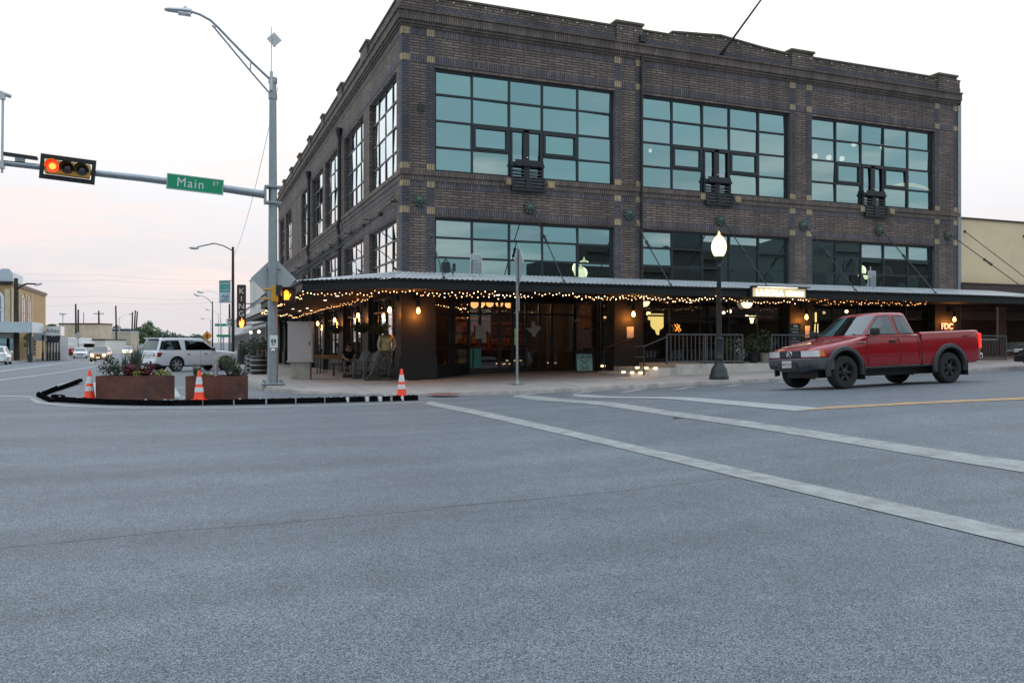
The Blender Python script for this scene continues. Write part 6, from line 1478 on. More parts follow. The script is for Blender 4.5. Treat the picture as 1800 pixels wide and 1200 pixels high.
p = at(675, 662, 26.35); figure("cowboy_statue", "bronze cowboy statue in a brimmed hat with a golden shirt by the corner pier", "statue", (p.x, p.y, S(p.x, p.y) - .02), R(-14), COW, dict(skin="statue_dark", shirt="statue_gold", trousers="statue_dark", shoe="statue_dark"), hat="statue_dark", hair_=False, sleeves="long", extra=cow_extra, scale=1.0)
SIT = dict(STAND); SIT.update(pelvis=(0, .12, .52), waist=(0, .08, .66), chest=(0, -.02, .84), neck0=(0, -.10, .98), neck=(0, -.15, 1.04), head=(0, -.20, 1.10), crown=(0, -.19, 1.20), top=(0, -.18, 1.26),
    shl=(-.18, -.08, .96), ell=(-.22, -.20, .72), wrl=(-.08, -.36, .62), pal=(-.03, -.40, .60), shr=(.18, -.08, .96), elr=(.22, -.20, .72), wrr=(.08, -.36, .60), par=(.03, -.41, .58),
    hipl=(-.10, .06, .50), knl=(-.17, -.36, .50), anl=(-.15, -.40, .10), tol=(-.15, -.54, .05), hipr=(.10, .06, .50), knr=(.17, -.36, .50), anr=(.15, -.34, .10), tor=(.15, -.48, .05), face=(0, -.45, 1.08))
p = at(613, 655, 31.0); z = S(p.x, p.y); figure("person", "person in a dark shirt and shorts sitting bent forward outside the left windows", "person", (p.x, p.y, z), R(-8), SIT, dict(skin="skin", shirt="black_cloth", trousers="dark_cloth", shoe="dark_cloth"), trousers="short")
def bench(lb, c, rz, w=1.3):
    t = thing("bench", lb, "bench", c, rz); mb = MB(); mb.box((0, 0, .44), (w, .40, .05), bev=.01); mb.build("seat", "dark_wood", t)
    for x in (-w / 2 + .12, w / 2 - .12):
        for y in (-.14, .14): mb = MB(); mb.box((x, y, .21), (.06, .06, .42)); mb.build("leg", "black_metal", t)
p2_ = Vector((p.x + .0, p.y + .16, z)); bench("dark wooden bench under the seated person", p2_, R(-8))
def table(lb, c, rz, w=1.3, d=.75):
    t = thing("table", lb, "table", c, rz, "wooden tables along the left windows"); mb = MB(); mb.box((0, 0, .74), (w, d, .05), bev=.01); mb.box((0, -d / 2 + .03, .67), (w - .1, .03, .09)); mb.build("tabletop", "wood", t)
    for x in (-w / 2 + .1, w / 2 - .1):
        for y in (-d / 2 + .08, d / 2 - .08): mb = MB(); mb.path([(x * 1.05, y * 1.1, 0), (x, y, .70)], .022, 6); mb.build("leg", "black_metal", t)
for u, d, lb in ((585, 33.5, "wooden table beside the seated person"), (548, 35.0, "wooden table next to the grey cabinet")):
    q = at(u, 640, d); table(lb, (q.x, q.y, S(q.x, q.y)), R(-20))
def chair(lb, c, rz):
    t = thing("lounge_chair", lb, "chair", c, rz, "grey slatted lounge chairs by the statue")
    for x in (-.26, .26):
        mb = MB(); mb.prism([(x - .02, -.40, 0), (x - .02, -.40, .10), (x - .02, .30, .12), (x - .02, .42, 0)], (.04, 0, 0)); mb.path([(x, -.36, .02), (x, -.34, .56)], .028, 6); mb.path([(x, .18, .0), (x, .22, .58)], .026, 6); mb.build("leg", "chair_grey", t)
        mb = MB(); mb.box((x * 1.12, -.06, .58), (.10, .66, .03), bev=.008); mb.build("armrest", "chair_grey", t)
    mb = MB()
    for k in range(5): mb.box((0, -.34 + k * .13, .36 - k * .028), (.50, .11, .022))
    mb.build("seat", "chair_grey", t); mb = MB()
    for k in range(5):
        x = -.2 + k * .1; mb.prism([(x - .042, .18, .26), (x + .042, .18, .26), (x * 1.25 + .045, .52, .98 - .06 * abs(k - 2)), (x * 1.25 - .045, .52, .98 - .06 * abs(k - 2))], (0, .02, .008))
    mb.build("backrest", "chair_grey", t)
for u, d, rz, lb in ((645, 27.5, 62, "grey slatted lounge chair nearest the cowboy statue's feet"), (626, 29.0, 58, "grey slatted lounge chair left of the first, towards the seated person"), (662, 28.6, 60, "grey lounge chair tucked behind the cowboy statue")):
    q = at(u, 650, d); chair(lb, (q.x, q.y, S(q.x, q.y)), R(-rz))
def hanging(lb, c, seed):
    t = thing("hanging_basket", lb, "hanging basket", c, group="dark hanging baskets"); rng = random.Random(seed); mb = MB(); mb.lathe([(0, -.14), (.14, -.10), (.21, .02), (.2, .04)], n=12); mb.build("basket", "dark_wood", t)
    mb = MB(); leaves(mb, (0, 0, .05), .36, 420, .045, (1, 1, .55), rng, .1, .5); mb.build("foliage", "leaf_dark", t, recalc=False)
    mb = MB()
    for k in range(3): a = k * 2.1; mb.path([(.2 * math.cos(a), .2 * math.sin(a), .03), (0, 0, .62), (0, 0, 2.95 - c[2])], .006, 4)
    mb.build("chain", "black_metal", t)
for u, v, d, s_, lb in ((635, 574, 30.0, 1, "hanging basket of dark leaves near the cowboy statue's hat"), (590, 577, 34.2, 2, "hanging basket of dark leaves further left, beside the second wall lamp"), (664, 576, 28.4, 3, "hanging basket of dark leaves just behind the statue")):
    hanging(lb, at(u, v, d), s_)
# barrels with plants along the left kerb
def barrel(lb, c, seed, h=.75, r=.34):
    t = thing("barrel_planter", lb, "planter", c, group="black ribbed barrel planters by the kerb"); mb = MB(); pr = []
    for k in range(9): z = h * k / 8; rr_ = r * (.86 + .14 * math.sin(math.pi * (z / h * .8 + .12))); pr += [(rr_, z), (rr_ + .018, z + .02), (rr_ + .018, z + .045), (rr_, z + .06)]
    mb.lathe(pr[:-3], n=18); mb.build("barrel", "black_metal", t, smooth=30); rng = random.Random(seed)
    mb = MB(); leaves(mb, (0, 0, h + .35), .42, 420, .05, (1, 1, 1.1), rng, .1); mb.build("foliage", "leaf_dark", t, recalc=False); mb = MB(); mb.path([(0, 0, h - .1), (0, 0, h + .3)], .02, 5); mb.build("stem", "dark_wood", t)
    mb = MB()
    for k in range(3): z = h * (.2 + .28 * k); rr_ = r * (.86 + .14 * math.sin(math.pi * (z / h * .8 + .12))) + .012; mb.lathe([(rr_, z), (rr_ + .01, z + .008), (rr_ + .01, z + .03), (rr_, z + .038)], n=18, cap=False)
    mb.build("hoop", "aluminium", t, smooth=40)
for k, (u, d, lb) in enumerate(((455, 33.5, "black ribbed barrel planter nearest the signal pole"), (446.5, 38.0, "black ribbed barrel planter behind the nearest one"), (441.5, 44.0, "black ribbed barrel planter farthest along the kerb"))):
    q = at(u, 640, d); barrel(lb, (q.x, q.y, S(q.x, q.y)), k)
q = at(427, 620, 58); t = thing("litter_bin", "dark tapered litter bin by the kerb beyond the barrels", "bin", (q.x, q.y, S(q.x, q.y))); mb = MB(); mb.lathe([(.30, 0), (.36, 1.0), (.38, 1.02), (.38, 1.08), (.30, 1.10)], n=14); mb.build("bin_body", "dark_plastic", t, smooth=40)
mb = MB(); leaves(mb, (0, 0, 1.35), .38, 160, .06, (1, 1, 1), random.Random(4), .1); mb.build("foliage", "leaf_dark", t, recalc=False)
for u, d, m_, lb, rz in ((445, 52, "blue_cloth", "person in a blue shirt standing beyond the barrels with folded stance", -20), (462, 47, "dark_cloth", "person in dark clothes half hidden by the signal pole under the canopy", 40), (424, 62, "grey_cloth", "person in grey walking far down the left pavement", 160)):
    q = at(u, 620, d); figure("person", lb, "person", (q.x, q.y, S(q.x, q.y)), R(rz), STAND, dict(skin="skin", shirt=m_, trousers="dark_cloth", shoe="black_cloth"))
# things on the porch behind the railing
p = at(1298, 632, 28.6); c = Vector((p.x, 23.78, .62)); c.x = onY(1298, 620, 23.78).x
t = thing("flower_pot", "pot of white and pink flowers at the railing's end", "plant", c, group="plants on the porch"); mb = MB(); mb.lathe([(.13, 0), (.18, .28), (.19, .30)], n=14); mb.build("pot", "grey_plastic", t, smooth=40)
rng = random.Random(8); mb = MB()
for z, r_ in ((.35, .2), (.55, .16), (.75, .13)): leaves(mb, (0, 0, z), r_ * 1.2, 60, .04, rng=rng, shell=.1)
mb.build("foliage", "leaf_green", t, recalc=False); mb = MB()
for z, r_, n in ((.32, .22, 26), (.55, .18, 18), (.78, .13, 10)): leaves(mb, (0, -.05, z), r_, n, .045, rng=rng, shell=.5)
mb.build("flowers", "petal_white", t, recalc=False)
for u, lb, s_, h in ((1344, "leafy green porch plant in a pale pot by the truck's bonnet", 5, .85), (1325, "dark green plant in the gap of the porch railing", 6, .7), (1282, "small green plant behind the railing bars", 7, .5)):
    x = onY(u, 620, 24.2).x; t = thing("potted_plant", lb, "plant", (x, 24.2, .62), group="plants on the porch"); mb = MB(); mb.lathe([(.14, 0), (.19, .34), (.20, .36)], n=14); mb.build("pot", "concrete_plinth" if u == 1344 else "dark_plastic", t, smooth=40)
    mb = MB(); leaves(mb, (0, 0, .36 + h * .45), .38, 300, .055, (1, 1, h / .7), random.Random(s_), .1, long=1.3); mb.build("foliage", "leaf_green", t, recalc=False)
def cafe_set(x, y, lb1, lb2):
    t = thing("cafe_table", lb1, "table", (x, y, .62), group="dark tables on the porch"); mb = MB(); mb.lathe([(.38, .70), (.38, .73)], n=18); mb.build("tabletop", "dark_plastic", t); mb = MB(); mb.lathe([(.22, 0), (.2, .03), (.03, .06), (.03, .70)], n=10); mb.build("leg", "black_metal", t)
    for k, s_ in enumerate((-1, 1)):
        t = thing("cafe_chair", "dark metal porch chair on the %s side of %s" % (("left", "right")[k], lb2), "chair", (x + s_ * .62, y, .62), R(90 * s_), "dark chairs on the porch")
        mb = MB(); mb.box((0, 0, .45), (.40, .40, .03), bev=.01); mb.build("seat", "black_metal", t); mb = MB()
        for k2 in range(4): mb.box((0, -.19 - .01 * k2, .58 + .1 * k2), (.38, .02, .05))
        mb.build("backrest", "black_metal", t)
        for a in (-.18, .18):
            mb = MB(); mb.path([(a, .18, 0), (a, .16, .44)], .014, 5); mb.build("leg", "black_metal", t)
            mb = MB(); mb.path([(a, -.20, 0), (a, -.19, .44), (a, -.23, .92)], .014, 5); mb.build("leg", "black_metal", t)
cafe_set(17.3, 24.9, "round dark porch table left of the street lamp", "the table left of the street lamp")
cafe_set(20.9, 24.9, "round dark porch table behind the railing gap", "the table behind the railing gap")

# ================================================================== NEIGHBOURS AND THE DISTANCE
def opening(mb, x0, x1, y0, y1, z0, z1): mb.span(x0, x1, y0, y1, z0, z1)
# beige shop to the right
t = thing("beige_shop", "beige stucco shop with a brown band and a canopy right of the brick building", "building", (XR + .08, BY + .15, .6)); X0, X1, Y0 = XR + .08, 47.0, BY + .2
mb = MB(); mb.span(X0, X1, Y0, YR, 3.4, 6.80); mb.build("wall", "beige_stucco", t, world=True)
mb = MB(); mb.span(X0, X1, Y0 - .06, YR, 6.80, 6.87); mb.build("coping", "brown_trim", t, world=True)
mb = MB(); mb.span(X0, X1, Y0 - .30, Y0 - .002, 3.42, 3.92); mb.span(X0, X1, Y0 - .34, Y0 - .002, 3.92, 3.97); mb.build("brown_band", "brown_trim", t, world=True)
mb = MB(); wave_sheet((33.25, 23.12, 3.215), (X1, 23.12, 3.215), (33.25, Y0 - .02, 3.40), (X1, Y0 - .02, 3.40)); cn = mb.build("canopy", "galvanized_roof", t, smooth=60, world=True)
mb = MB(); mb.span(33.22, X1, 23.16, 23.26, 2.90, 3.185); mb.build("fascia", "charcoal_paint", cn, world=True)
mb = MB(); mb.span(33.22, X1, 23.27, Y0 - .01, 2.96, 2.985); mb.build("soffit", "dark_timber", cn, world=True)
for a, b in ((X0, X0 + .25), (34.05, 34.45), (39.0, 39.4), (43.5, 43.9), (46.6, X1)): mb = MB(); mb.span(a, b, Y0, Y0 + .4, .1, 3.4); mb.build("brick_pier", "red_brick", t, world=True)
for a, b in ((X0 + .25, 34.05), (34.45, 39.0)): mb = MB(); mb.span(a, b, Y0 + .03, Y0 + .3, .1, 1.45 if a < 33 else .95); mb.build("bulkhead", "red_brick", t, world=True)
mb = MB(); mb.face([(X0, Y0 + 4, .3), (X1, Y0 + 4, .3), (X1, Y0 + 4, 3.4), (X0, Y0 + 4, 3.4)]); mb.face([(X0, Y0, .5), (X1, Y0, .5), (X1, Y0 + 4, .5), (X0, Y0 + 4, .5)]); mb.face([(X0, Y0, 3.39), (X1, Y0, 3.39), (X1, Y0 + 4, 3.39), (X0, Y0 + 4, 3.39)]); mb.build("interior_wall", "interior_wall", t, world=True)
for a, b, z0 in ((X0 + .25, 34.05, 1.45), (34.45, 39.0, .95), (39.4, 43.5, .7), (43.9, 46.6, .7)):
    mb = MB(); 
    for x in (a, b - .07): mb.span(x, x + .07, Y0 + .05, Y0 + .12, z0, 3.39)
    for z in (z0, 3.30): mb.span(a + .07, b - .07, Y0 + .052, Y0 + .118, z, z + .08)
    f = mb.build("window", "aluminium", t, world=True); mb = MB(); mb.face([(a, Y0 + .09, z0), (b, Y0 + .09, z0), (b, Y0 + .09, 3.39), (a, Y0 + .09, 3.39)]); mb.build("pane", "shop_glass", f, world=True)
lamp("shop_light", (36.5, Y0 + 2.2, 3.0), 9, (1, .6, .35), .2); lamp("shop_light", (32.6, Y0 + 2.0, 2.9), 5, (1, .55, .3), .2)
mb = MB(); a = onY(1696, 403, Y0 - .02); mb.path([a, (a.x + 1.2, 23.3, 3.3)], .018, 6); mb.sphere(a, .06, 8, 6); mb.build("tie_rod", "black_metal", t, world=True)
mb = MB(); a = onY(1800, 411, Y0 - .02); mb.path([a, (a.x + 1.2, 23.3, 3.3)], .018, 6); mb.sphere(a, .06, 8, 6); mb.build("tie_rod", "black_metal", t, world=True)
t = thing("goods_display", "pale crate and blue bag standing in the shop window at the right photo edge", "display", (36.3, Y0 + .8, .98)); mb = MB(); mb.box((0, 0, .2), (.6, .4, .4), bev=.03); mb.build("crate", "tan_stucco", t); mb = MB(); mb.box((.75, 0, .14), (.5, .35, .28), bev=.08); mb.build("bag", "banner_blue", t); mb = MB(); mb.box((.2, 0, .0), (1.7, .5, .04)); mb.build("shelf", "dark_wood", t)

# white and tan neighbours down the left street
def low_block(name, lb, x, y0, y1, z, m, cm, can=2.9, x2=30, fascia="white_trim", cx=4.6):
    t = thing(name, lb, "building", (x, y0, 0)); zb = -1.0
    mb = MB(); mb.span(x, x2, y0, y1, 2.95, z); mb.build("wall", m, t, world=True)
    mb = MB(); mb.span(x - .12, x2 + .1, y0 - .03, y1 + .03, z, z + .14); mb.build("coping", cm, t, world=True)
    mb = MB(); n = max(2, round((y1 - y0) / 3.2))
    for i in range(n + 1): y = y0 + (y1 - y0) * i / n; mb.span(x + .02, x + .5, y - .22, y + .22, zb, 2.95)
    mb.span(x + .05, x + .4, y0 + .22, y1 - .22, zb, .25); mb.build("shopfront", cm, t, world=True)
    mb = MB(); mb.face([(x + .25, y0, .25), (x + .25, y1, .25), (x + .25, y1, 2.95), (x + .25, y0, 2.95)]); mb.build("window", "shop_glass", t, world=True)
    mb = MB(); mb.face([(x + 3, y0, zb), (x + 3, y1, zb), (x + 3, y1, 2.95), (x + 3, y0, 2.95)]); mb.face([(x + 3, y0, zb), (x + .3, y0, zb), (x + .3, y0, 2.95), (x + 3, y0, 2.95)]); mb.build("interior_wall", "interior_wall", t, world=True)
    mb = MB(); mb.prism([(cx, y0, can - .22), (cx, y0, can), (x, y0, can + .5), (x, y0, can + .3)], (0, y1 - y0, 0)); mb.build("canopy", fascia, t, world=True)
    return t
low_block("tan_shop", "low tan shop with a canopy beyond the brick building", 6.55, 66.2, 76.5, 5.5, "tan_stucco", "brown_trim", 2.75)
low_block("white_shop", "tall white stucco building beside the KING sign", 6.55, 77.0, 97.0, 8.2, "white_stucco", "white_trim", 2.5)
low_block("grey_shop", "low pale shop past the white building on the left street", 6.55, 98.0, 135, 4.6, "white_stucco", "white_trim", 2.2)
t = thing("neon_blade_sign", "vertical dark KING blade sign with a neon flame at its foot", "sign", at(425, 535, 86)); d = 86; k = d / FPX; RZ = -R(10)
mb = MB(); c = at(424.5, 528, d); mb.box(c, (.88, .35, 62 * k), RZ); mb.box(at(424.5, 499, d), (.72, .36, .3), RZ); mb.build("panel", "brown_trim", t, world=True)
for ch, v in zip("KING", (508, 521.5, 534.5, 547.5)):
    c = at(424.5, v, d - .22); mb = MB(); mb.box(c, (.74, .03, 11 * k), RZ); mb.build("letter_panel", "dark_wood", t, world=True); text("lettering", ch, .78, mat("old_cream", (.62, .55, .42), .6), Matrix.Translation(at(424.5, v, d - .26)) @ Matrix.Rotation(RZ, 4, "Z") @ FRONT, t, .01, bold=.012) if False else None
    text("lettering", ch, .82, "paper", Matrix.Translation(at(424.5, v, d - .28)) @ Matrix.Rotation(RZ, 4, "Z") @ FRONT, t, .012, bold=.01)
mb = MB(); c = at(424.5, 563, d); mb.box(c, (.95, .4, 17 * k), RZ); mb.build("flame_box", "signal_dark", t, world=True)
FL = [(0, .5), (.12, .2), (.26, .3), (.30, -.05), (.18, -.42), (0, -.5), (-.2, -.42), (-.32, -.1), (-.22, .22), (-.1, .05)]
mb = MB(); c = at(424.8, 563, d - .25); mb.prism([c + Vector((x * .85, 0, z * 1.1)) for x, z in FL], (0, .03, 0)); mb.build("flame", "hand_orange", t, world=True)
mb = MB(); c = at(424.8, 564.5, d - .3); mb.prism([c + Vector((x * .35, 0, z * .7)) for x, z in FL], (0, .03, 0)); mb.build("flame_core", "neon_yellow", t, world=True)
mb = MB(); mb.span(c.x, 6.6, c.y + .35, c.y + .5, 5.4, 5.5); mb.span(c.x, 6.6, c.y + .35, c.y + .5, 3.2, 3.3); mb.build("bracket", "black_metal", t, world=True)
for u, v, d_ in ((441, 580, 50), (455, 579, 46)):
    p = at(u, v, d_); globe(p, .09, "ceiling_spot", label="round lamp under the left canopy, %s" % ("above the person in blue" if u == 441 else "right of the person in blue"), group="round lamps far under the canopy")

# ornate corner building across the left street
OX = -18.4; t = thing("ornate_building", "ochre and white two-storey building with arched windows at the far left", "building", (OX, 106, -.6))
F0, F1, D0 = OX - 22, OX, 106.0
mb = MB(); mb.span(F0, F1, D0, D0 + 24, -.8, 8.2); mb.build("wall", "ochre_wall", t, world=True)
mb = MB(); mb.span(F0, F1 + .25, D0 - .30, D0 + 24, 8.0, 8.2); mb.span(F0, F1 + .15, D0 - .15, D0 + 24, 7.8, 8.0); mb.build("cornice", "brown_trim", t, world=True)
mb = MB(); mb.span(F0, F1 - 1.2, D0 - .1, D0 + .5, 8.2, 9.3); mb.prism([(F1 - 1.2, D0 - .12, 8.2), (F1 + .2, D0 - .12, 8.2), (F1 + .2, D0 - .12, 9.1), (F1 - .2, D0 - .12, 9.6), (F1 - .9, D0 - .12, 9.6), (F1 - 1.2, D0 - .12, 9.3)], (0, .6, 0)); mb.span(F1 - .5, F1 + .2, D0 + .48, D0 + 6, 8.2, 9.2); mb.build("parapet", "pale_blue_paint", t, world=True)
def arched(nm, P, u, w, z0, z1, tr_m="white_trim"):
    mb = MB(); n = 12; zc_ = z1 - w / 2
    o = [P(u - w / 2, z0, .06)] + [P(u - w / 2 * math.cos(math.pi * k / n), zc_ + w / 2 * math.sin(math.pi * k / n), .06) for k in range(n + 1)] + [P(u + w / 2, z0, .06)]
    w2 = w + .55; o2 = [P(u - w2 / 2, z0 - .2, .03)] + [P(u - w2 / 2 * math.cos(math.pi * k / n), zc_ + w2 / 2 * math.sin(math.pi * k / n), .03) for k in range(n + 1)] + [P(u + w2 / 2, z0 - .2, .03)]
    dv = Vector(P(0, 0, .1)) - Vector(P(0, 0, 0)); mb.prism(o2, dv); f = mb.build(nm, tr_m, t, world=True)
    mb = MB(); mb.face([Vector(q) + dv for q in o]); mb.build("pane", "window_glass", f, world=True)
    mb = MB(); a, b = Vector(P(u, z0, .17)), Vector(P(u, z1 - .05, .17)); mb.path([a, b], .05, 4); a, b = Vector(P(u - w / 2, (z0 + z1) / 2 - .3, .17)), Vector(P(u + w / 2, (z0 + z1) / 2 - .3, .17)); mb.path([a, b], .05, 4); mb.build("bar", tr_m, f, world=True)
for u in (-19.6, -21.6, -24.2, -26.2, -28.8, -30.8): arched("window", lambda a, z, dd: (a, D0 - dd, z), u - .35, 1.25, 3.6, 6.9)
for y in (108.5, 112.5, 116.5): arched("window", lambda a, z, dd: (F1 + dd, a, z), y, 1.3, 3.6, 6.8, "tan_stucco")
for a in (-18.75, -22.9, -27.5): mb = MB(); mb.span(a - .25, a + .25, D0 - .12, D0, 2.4, 7.35); mb.build("pilaster", "tan_stucco", t, world=True)
for y in (106.3, 110.5, 114.5, 118.5): mb = MB(); mb.span(F1, F1 + .12, y - .25, y + .25, 2.4, 7.35); mb.build("pilaster", "tan_stucco", t, world=True)
mb = MB(); mb.span(F0, F1 + 2.6, D0 - 3.4, D0 - 3.2, 2.45, 3.5); mb.span(F1 + 2.4, F1 + 2.6, D0 - 3.2, D0 + 4, 2.45, 3.5); mb.span(F0, F1 + 2.6, D0 - 3.4, D0, 3.5, 3.6); mb.span(F1, F1 + 2.6, D0, D0 + 4, 3.5, 3.6); mb.build("canopy", "pale_blue_paint", t, world=True)
for i, x in enumerate((-16.0, -19.2, -22.4, -25.6, -28.8)): mb = MB(); mb.span(x - .14, x + .14, D0 - 3.3, D0 - 3.02, -.8, 2.45); mb.span(x - .24, x + .24, D0 - 3.4, D0 - 2.92, -.8, .1); mb.build("post", mat("dark_green_paint", (.02, .035, .035), .5), t, world=True)
mb = MB(); mb.span(F0, F1, D0 - .06, D0 - .002, -.8, 2.3); mb.build("shopfront", "pale_blue_paint", t, world=True); mb = MB()
for x in (-19.5, -23.2, -26.8): mb.span(x - 1.3, x + 1.3, D0 - .1, D0 - .07, -.2, 1.8)
mb.build("shop_window", "window_glass", t, world=True)
# black-posted veranda next door with its white sign
t = thing("post_veranda", "white veranda on a row of black turned posts at the far left corner", "building", (-13.8, 108, -.7)); VY = 111.0
def vx(u): return onY(u, 600, VY).x
mb = MB(); mb.span(vx(80), vx(107), VY - .2, VY + 3, 2.2, 3.3); mb.build("canopy", "white_trim", t, world=True)
mb = MB(); mb.span(vx(58), vx(80) - .01, VY + .3, VY + 8, 1.6, 2.7); mb.build("side_canopy", "pale_blue_paint", t, world=True)
for u in (75.5, 83.5, 88.5, 94, 99, 104):
    x = vx(u); mb = MB(); mb.lathe([(.13, -.9), (.13, .1), (.11, .2), (.075, .5), (.07, 1.5), (.10, 1.7), (.12, 1.85), (.12, 2.2)], (x, VY, 0), 10); mb.build("post", "black_metal", t, smooth=30, world=True)
mb = MB(); mb.span(vx(83), vx(105), VY - .12, VY + .12, 1.35, 2.1); mb.build("lattice", "black_metal", t, world=True)
mb = MB(); mb.span(vx(62), vx(106), VY + 7, VY + 7.2, -.9, 2.1); mb.build("shopfront", "white_trim", t, world=True)
text("lettering", "Alley", .62, "grey_plastic", facing((vx(93), VY - .22, 2.75)), t, .01, sx=1.2)
t = thing("barber_pole", "small striped barber pole beside the black posts", "barber pole", (vx(57.5), VY + 1, -.7)); mb = MB(); mb.lathe([(.2, .6), (.2, 2.6)], n=10); mb.build("cylinder", "white_trim", t); mb = MB()
for k in range(6): mb.path([(-.22, -.15, .7 + k * .33), (.22, -.18, .88 + k * .33)], .06, 5)
mb.build("stripe", "ink", t); mb = MB(); mb.lathe([(.26, .5), (.26, .62)], n=10); mb.lathe([(.26, 2.58), (.26, 2.7)], n=10); mb.build("cap", "black_metal", t)

def shed(name, lb, u0, u1, v, d, dep, m, z0=-.9, trim="white_trim", dep_rot=0):
    a, b = at(u0, v, d), at(u1, v, d); c = (a + b) / 2; h = a.z
    t = thing(name, lb, "building", (c.x, c.y, z0), -A + dep_rot); w = (b - a).length
    mb = MB(); mb.span(-w / 2, w / 2, 0, dep, 0, h - z0); mb.build("wall", m, t); mb = MB(); mb.span(-w / 2 - .1, w / 2 + .1, -.1, dep, h - z0, h - z0 + .25); mb.build("coping", trim, t)
    mb = MB(); n = max(1, int(w / 5))
    for i in range(n): x = -w / 2 + w * (i + .5) / n; mb.span(x - 1.4, x + 1.4, -.06, -.003, .2, min(2.8, (h - z0) * .6))
    mb.build("door", "grey_plastic", t); return t
shed("warehouse", "stained tan concrete warehouse behind the parked cars", 104, 176, 566, 165, 5, "tan_stucco", trim="brown_trim")
shed("warehouse", "long cream metal shed left of the green tree", 174, 230, 580, 190, 4, mat("cream_metal", (.48, .44, .34), .6, 0, .06), trim="pale_blue_paint")
shed("warehouse", "low brown roofed shed behind the cream metal one", 176, 228, 574.5, 230, 4, "brown_trim", trim="pale_blue_paint")
t = shed("loading_dock", "low white building with a dark awning behind the sedan", 118, 185, 594, 150, 8, "white_stucco", trim="brown_trim")
t = shed("cream_wall", "small cream wall between the veranda and the parked cars", 106, 124, 592, 135, 6, "white_stucco")

# trees
def tree(lb, u, vbase, vtop, d, w, seed, n=2600, leaf=.28, m="leaf_tree"):
    rng = random.Random(seed); p = at(u, vbase, d); H = (vbase - vtop) * d / FPX; p.z = -.9 if d > 100 else p.z
    t = thing("tree", lb, "tree", p, group="trees beyond the sheds"); mb = MB(); mb.path([(0, 0, -.3), (.1, 0, H * .35), (.0, .1, H * .7)], [H * .035, H * .028, H * .012], 8); tips = []
    for k in range(9):
        a = rng.uniform(0, 6.28); z0 = H * rng.uniform(.25, .5); e = Vector((w * .40 * math.cos(a), w * .40 * math.sin(a), H * rng.uniform(.45, .85))); tips.append(e); mb.path([(.05, .02, z0), e * .6 + Vector((0, 0, z0 * .3)), e], [H * .016, H * .01, H * .004], 6)
    mb.build("trunk", "timber_pole", t, smooth=50)
    mb = MB(); cl = []
    for k in range(34):
        a = rng.uniform(0, 6.28); r = w * .5 * math.sqrt(rng.uniform(.0, 1)); zf = rng.uniform(.12, 1); env = math.sin(math.pi * min(1, .18 + zf * .80)) ** .7
        cl.append((Vector((r * env * math.cos(a), r * env * math.sin(a), H * (.12 + .82 * zf))), w * rng.uniform(.09, .17)))
    for c, r in cl: leaves(mb, c, r, n // len(cl), leaf, (1, 1, .8), rng, .2)
    mb.build("crown", m, t, recalc=False)
tree("broad green tree at the end of the cream shed", 257, 604, 556, 200, 6.6, 1, 3600, .24)
tree("tall loose tree behind the broad green one", 262, 604, 552, 225, 6.5, 11, 1600, .24)
for k, (u, vt, w, lb) in enumerate(((186, 563, 9, "dark tree crown above the brown shed roof on its left"), (203, 566, 8, "dark tree crown above the brown shed roof in its middle"), (220, 570, 8, "dark tree crown above the brown shed roof on its right"), (90, 559, 7, "small tree crown poking above the tan warehouse"))):
    tree(lb, u, 606, vt, 270 if u > 100 else 240, w, 20 + k, 1100, .4, "leaf_green")
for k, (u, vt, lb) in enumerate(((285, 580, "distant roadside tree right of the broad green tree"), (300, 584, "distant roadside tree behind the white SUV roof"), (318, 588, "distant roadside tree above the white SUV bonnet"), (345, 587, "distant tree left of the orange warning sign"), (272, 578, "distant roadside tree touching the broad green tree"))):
    tree(lb, u, 606, vt, 380, 14, 40 + k, 700, .8, "leaf_hazed")
# poles
def upole(lb, u, vb, vt, d, r=.16, arm=False, lean=0, m="timber_pole", group="timber utility poles far along the street"):
    b = at(u, vb, d); tp = at(u + lean, vt, d); b.z = min(b.z, G(b.x, b.y)) - .1; t = thing("utility_pole", lb, "utility pole", b, group=group); mb = MB(); mb.path([b, tp], [r, r * .75], 8); mb.build("pole", m, t, world=True)
    if arm: mb = MB(); q = b.lerp(tp, .93); mb.box(q, (2.2, .12, .14), -A); mb.build("crossarm", m, t, world=True)
for u, vb, vt, d, ln, lb in ((134, 612, 530, 160, -1, "tallest timber pole above the tan warehouse"), (137.5, 610, 540, 165, 0, "timber pole just right of the tallest one"), (175, 612, 542, 170, -1.5, "timber pole at the right end of the tan warehouse"), (205, 612, 533, 180, -1.5, "timber pole before the long cream shed"), (231, 606, 544, 200, 2, "left pole of a leaning pair before the green tree"), (234, 606, 541, 200, 4, "middle leaning pole before the green tree"), (236.5, 606, 543, 205, 5, "right pole of the leaning group before the green tree"), (147, 608, 545, 210, 0, "thin pale pole behind the tan warehouse")):
    upole(lb, u, vb, vt, d, .20 if u != 147 else .1, arm=u in (175,), lean=ln)
for k, u in enumerate((294, 303, 309, 281)): upole(("distant pole above the white SUV roof", "second distant pole above the white SUV roof", "third distant pole above the white SUV roof", "distant pole with a crossarm right of the trees")[k], u, 604, (575, 579, 582, 573)[k], 330, .2, arm=u == 281)
t = thing("water_tower", "tiny water tower on a thin stem above the tan warehouse", "tower", at(110, 600, 420)); k = 420 / FPX; mb = MB(); a = at(110.5, 603, 420); b = at(110.5, 547, 420); mb.path([a, b], .25, 8); mb.lathe([(.5, -.7), (1.7, -.4), (1.8, 0), (1.6, .3), (.4, .5)], b, 14); mb.build("tank", "white_trim", t, world=True)
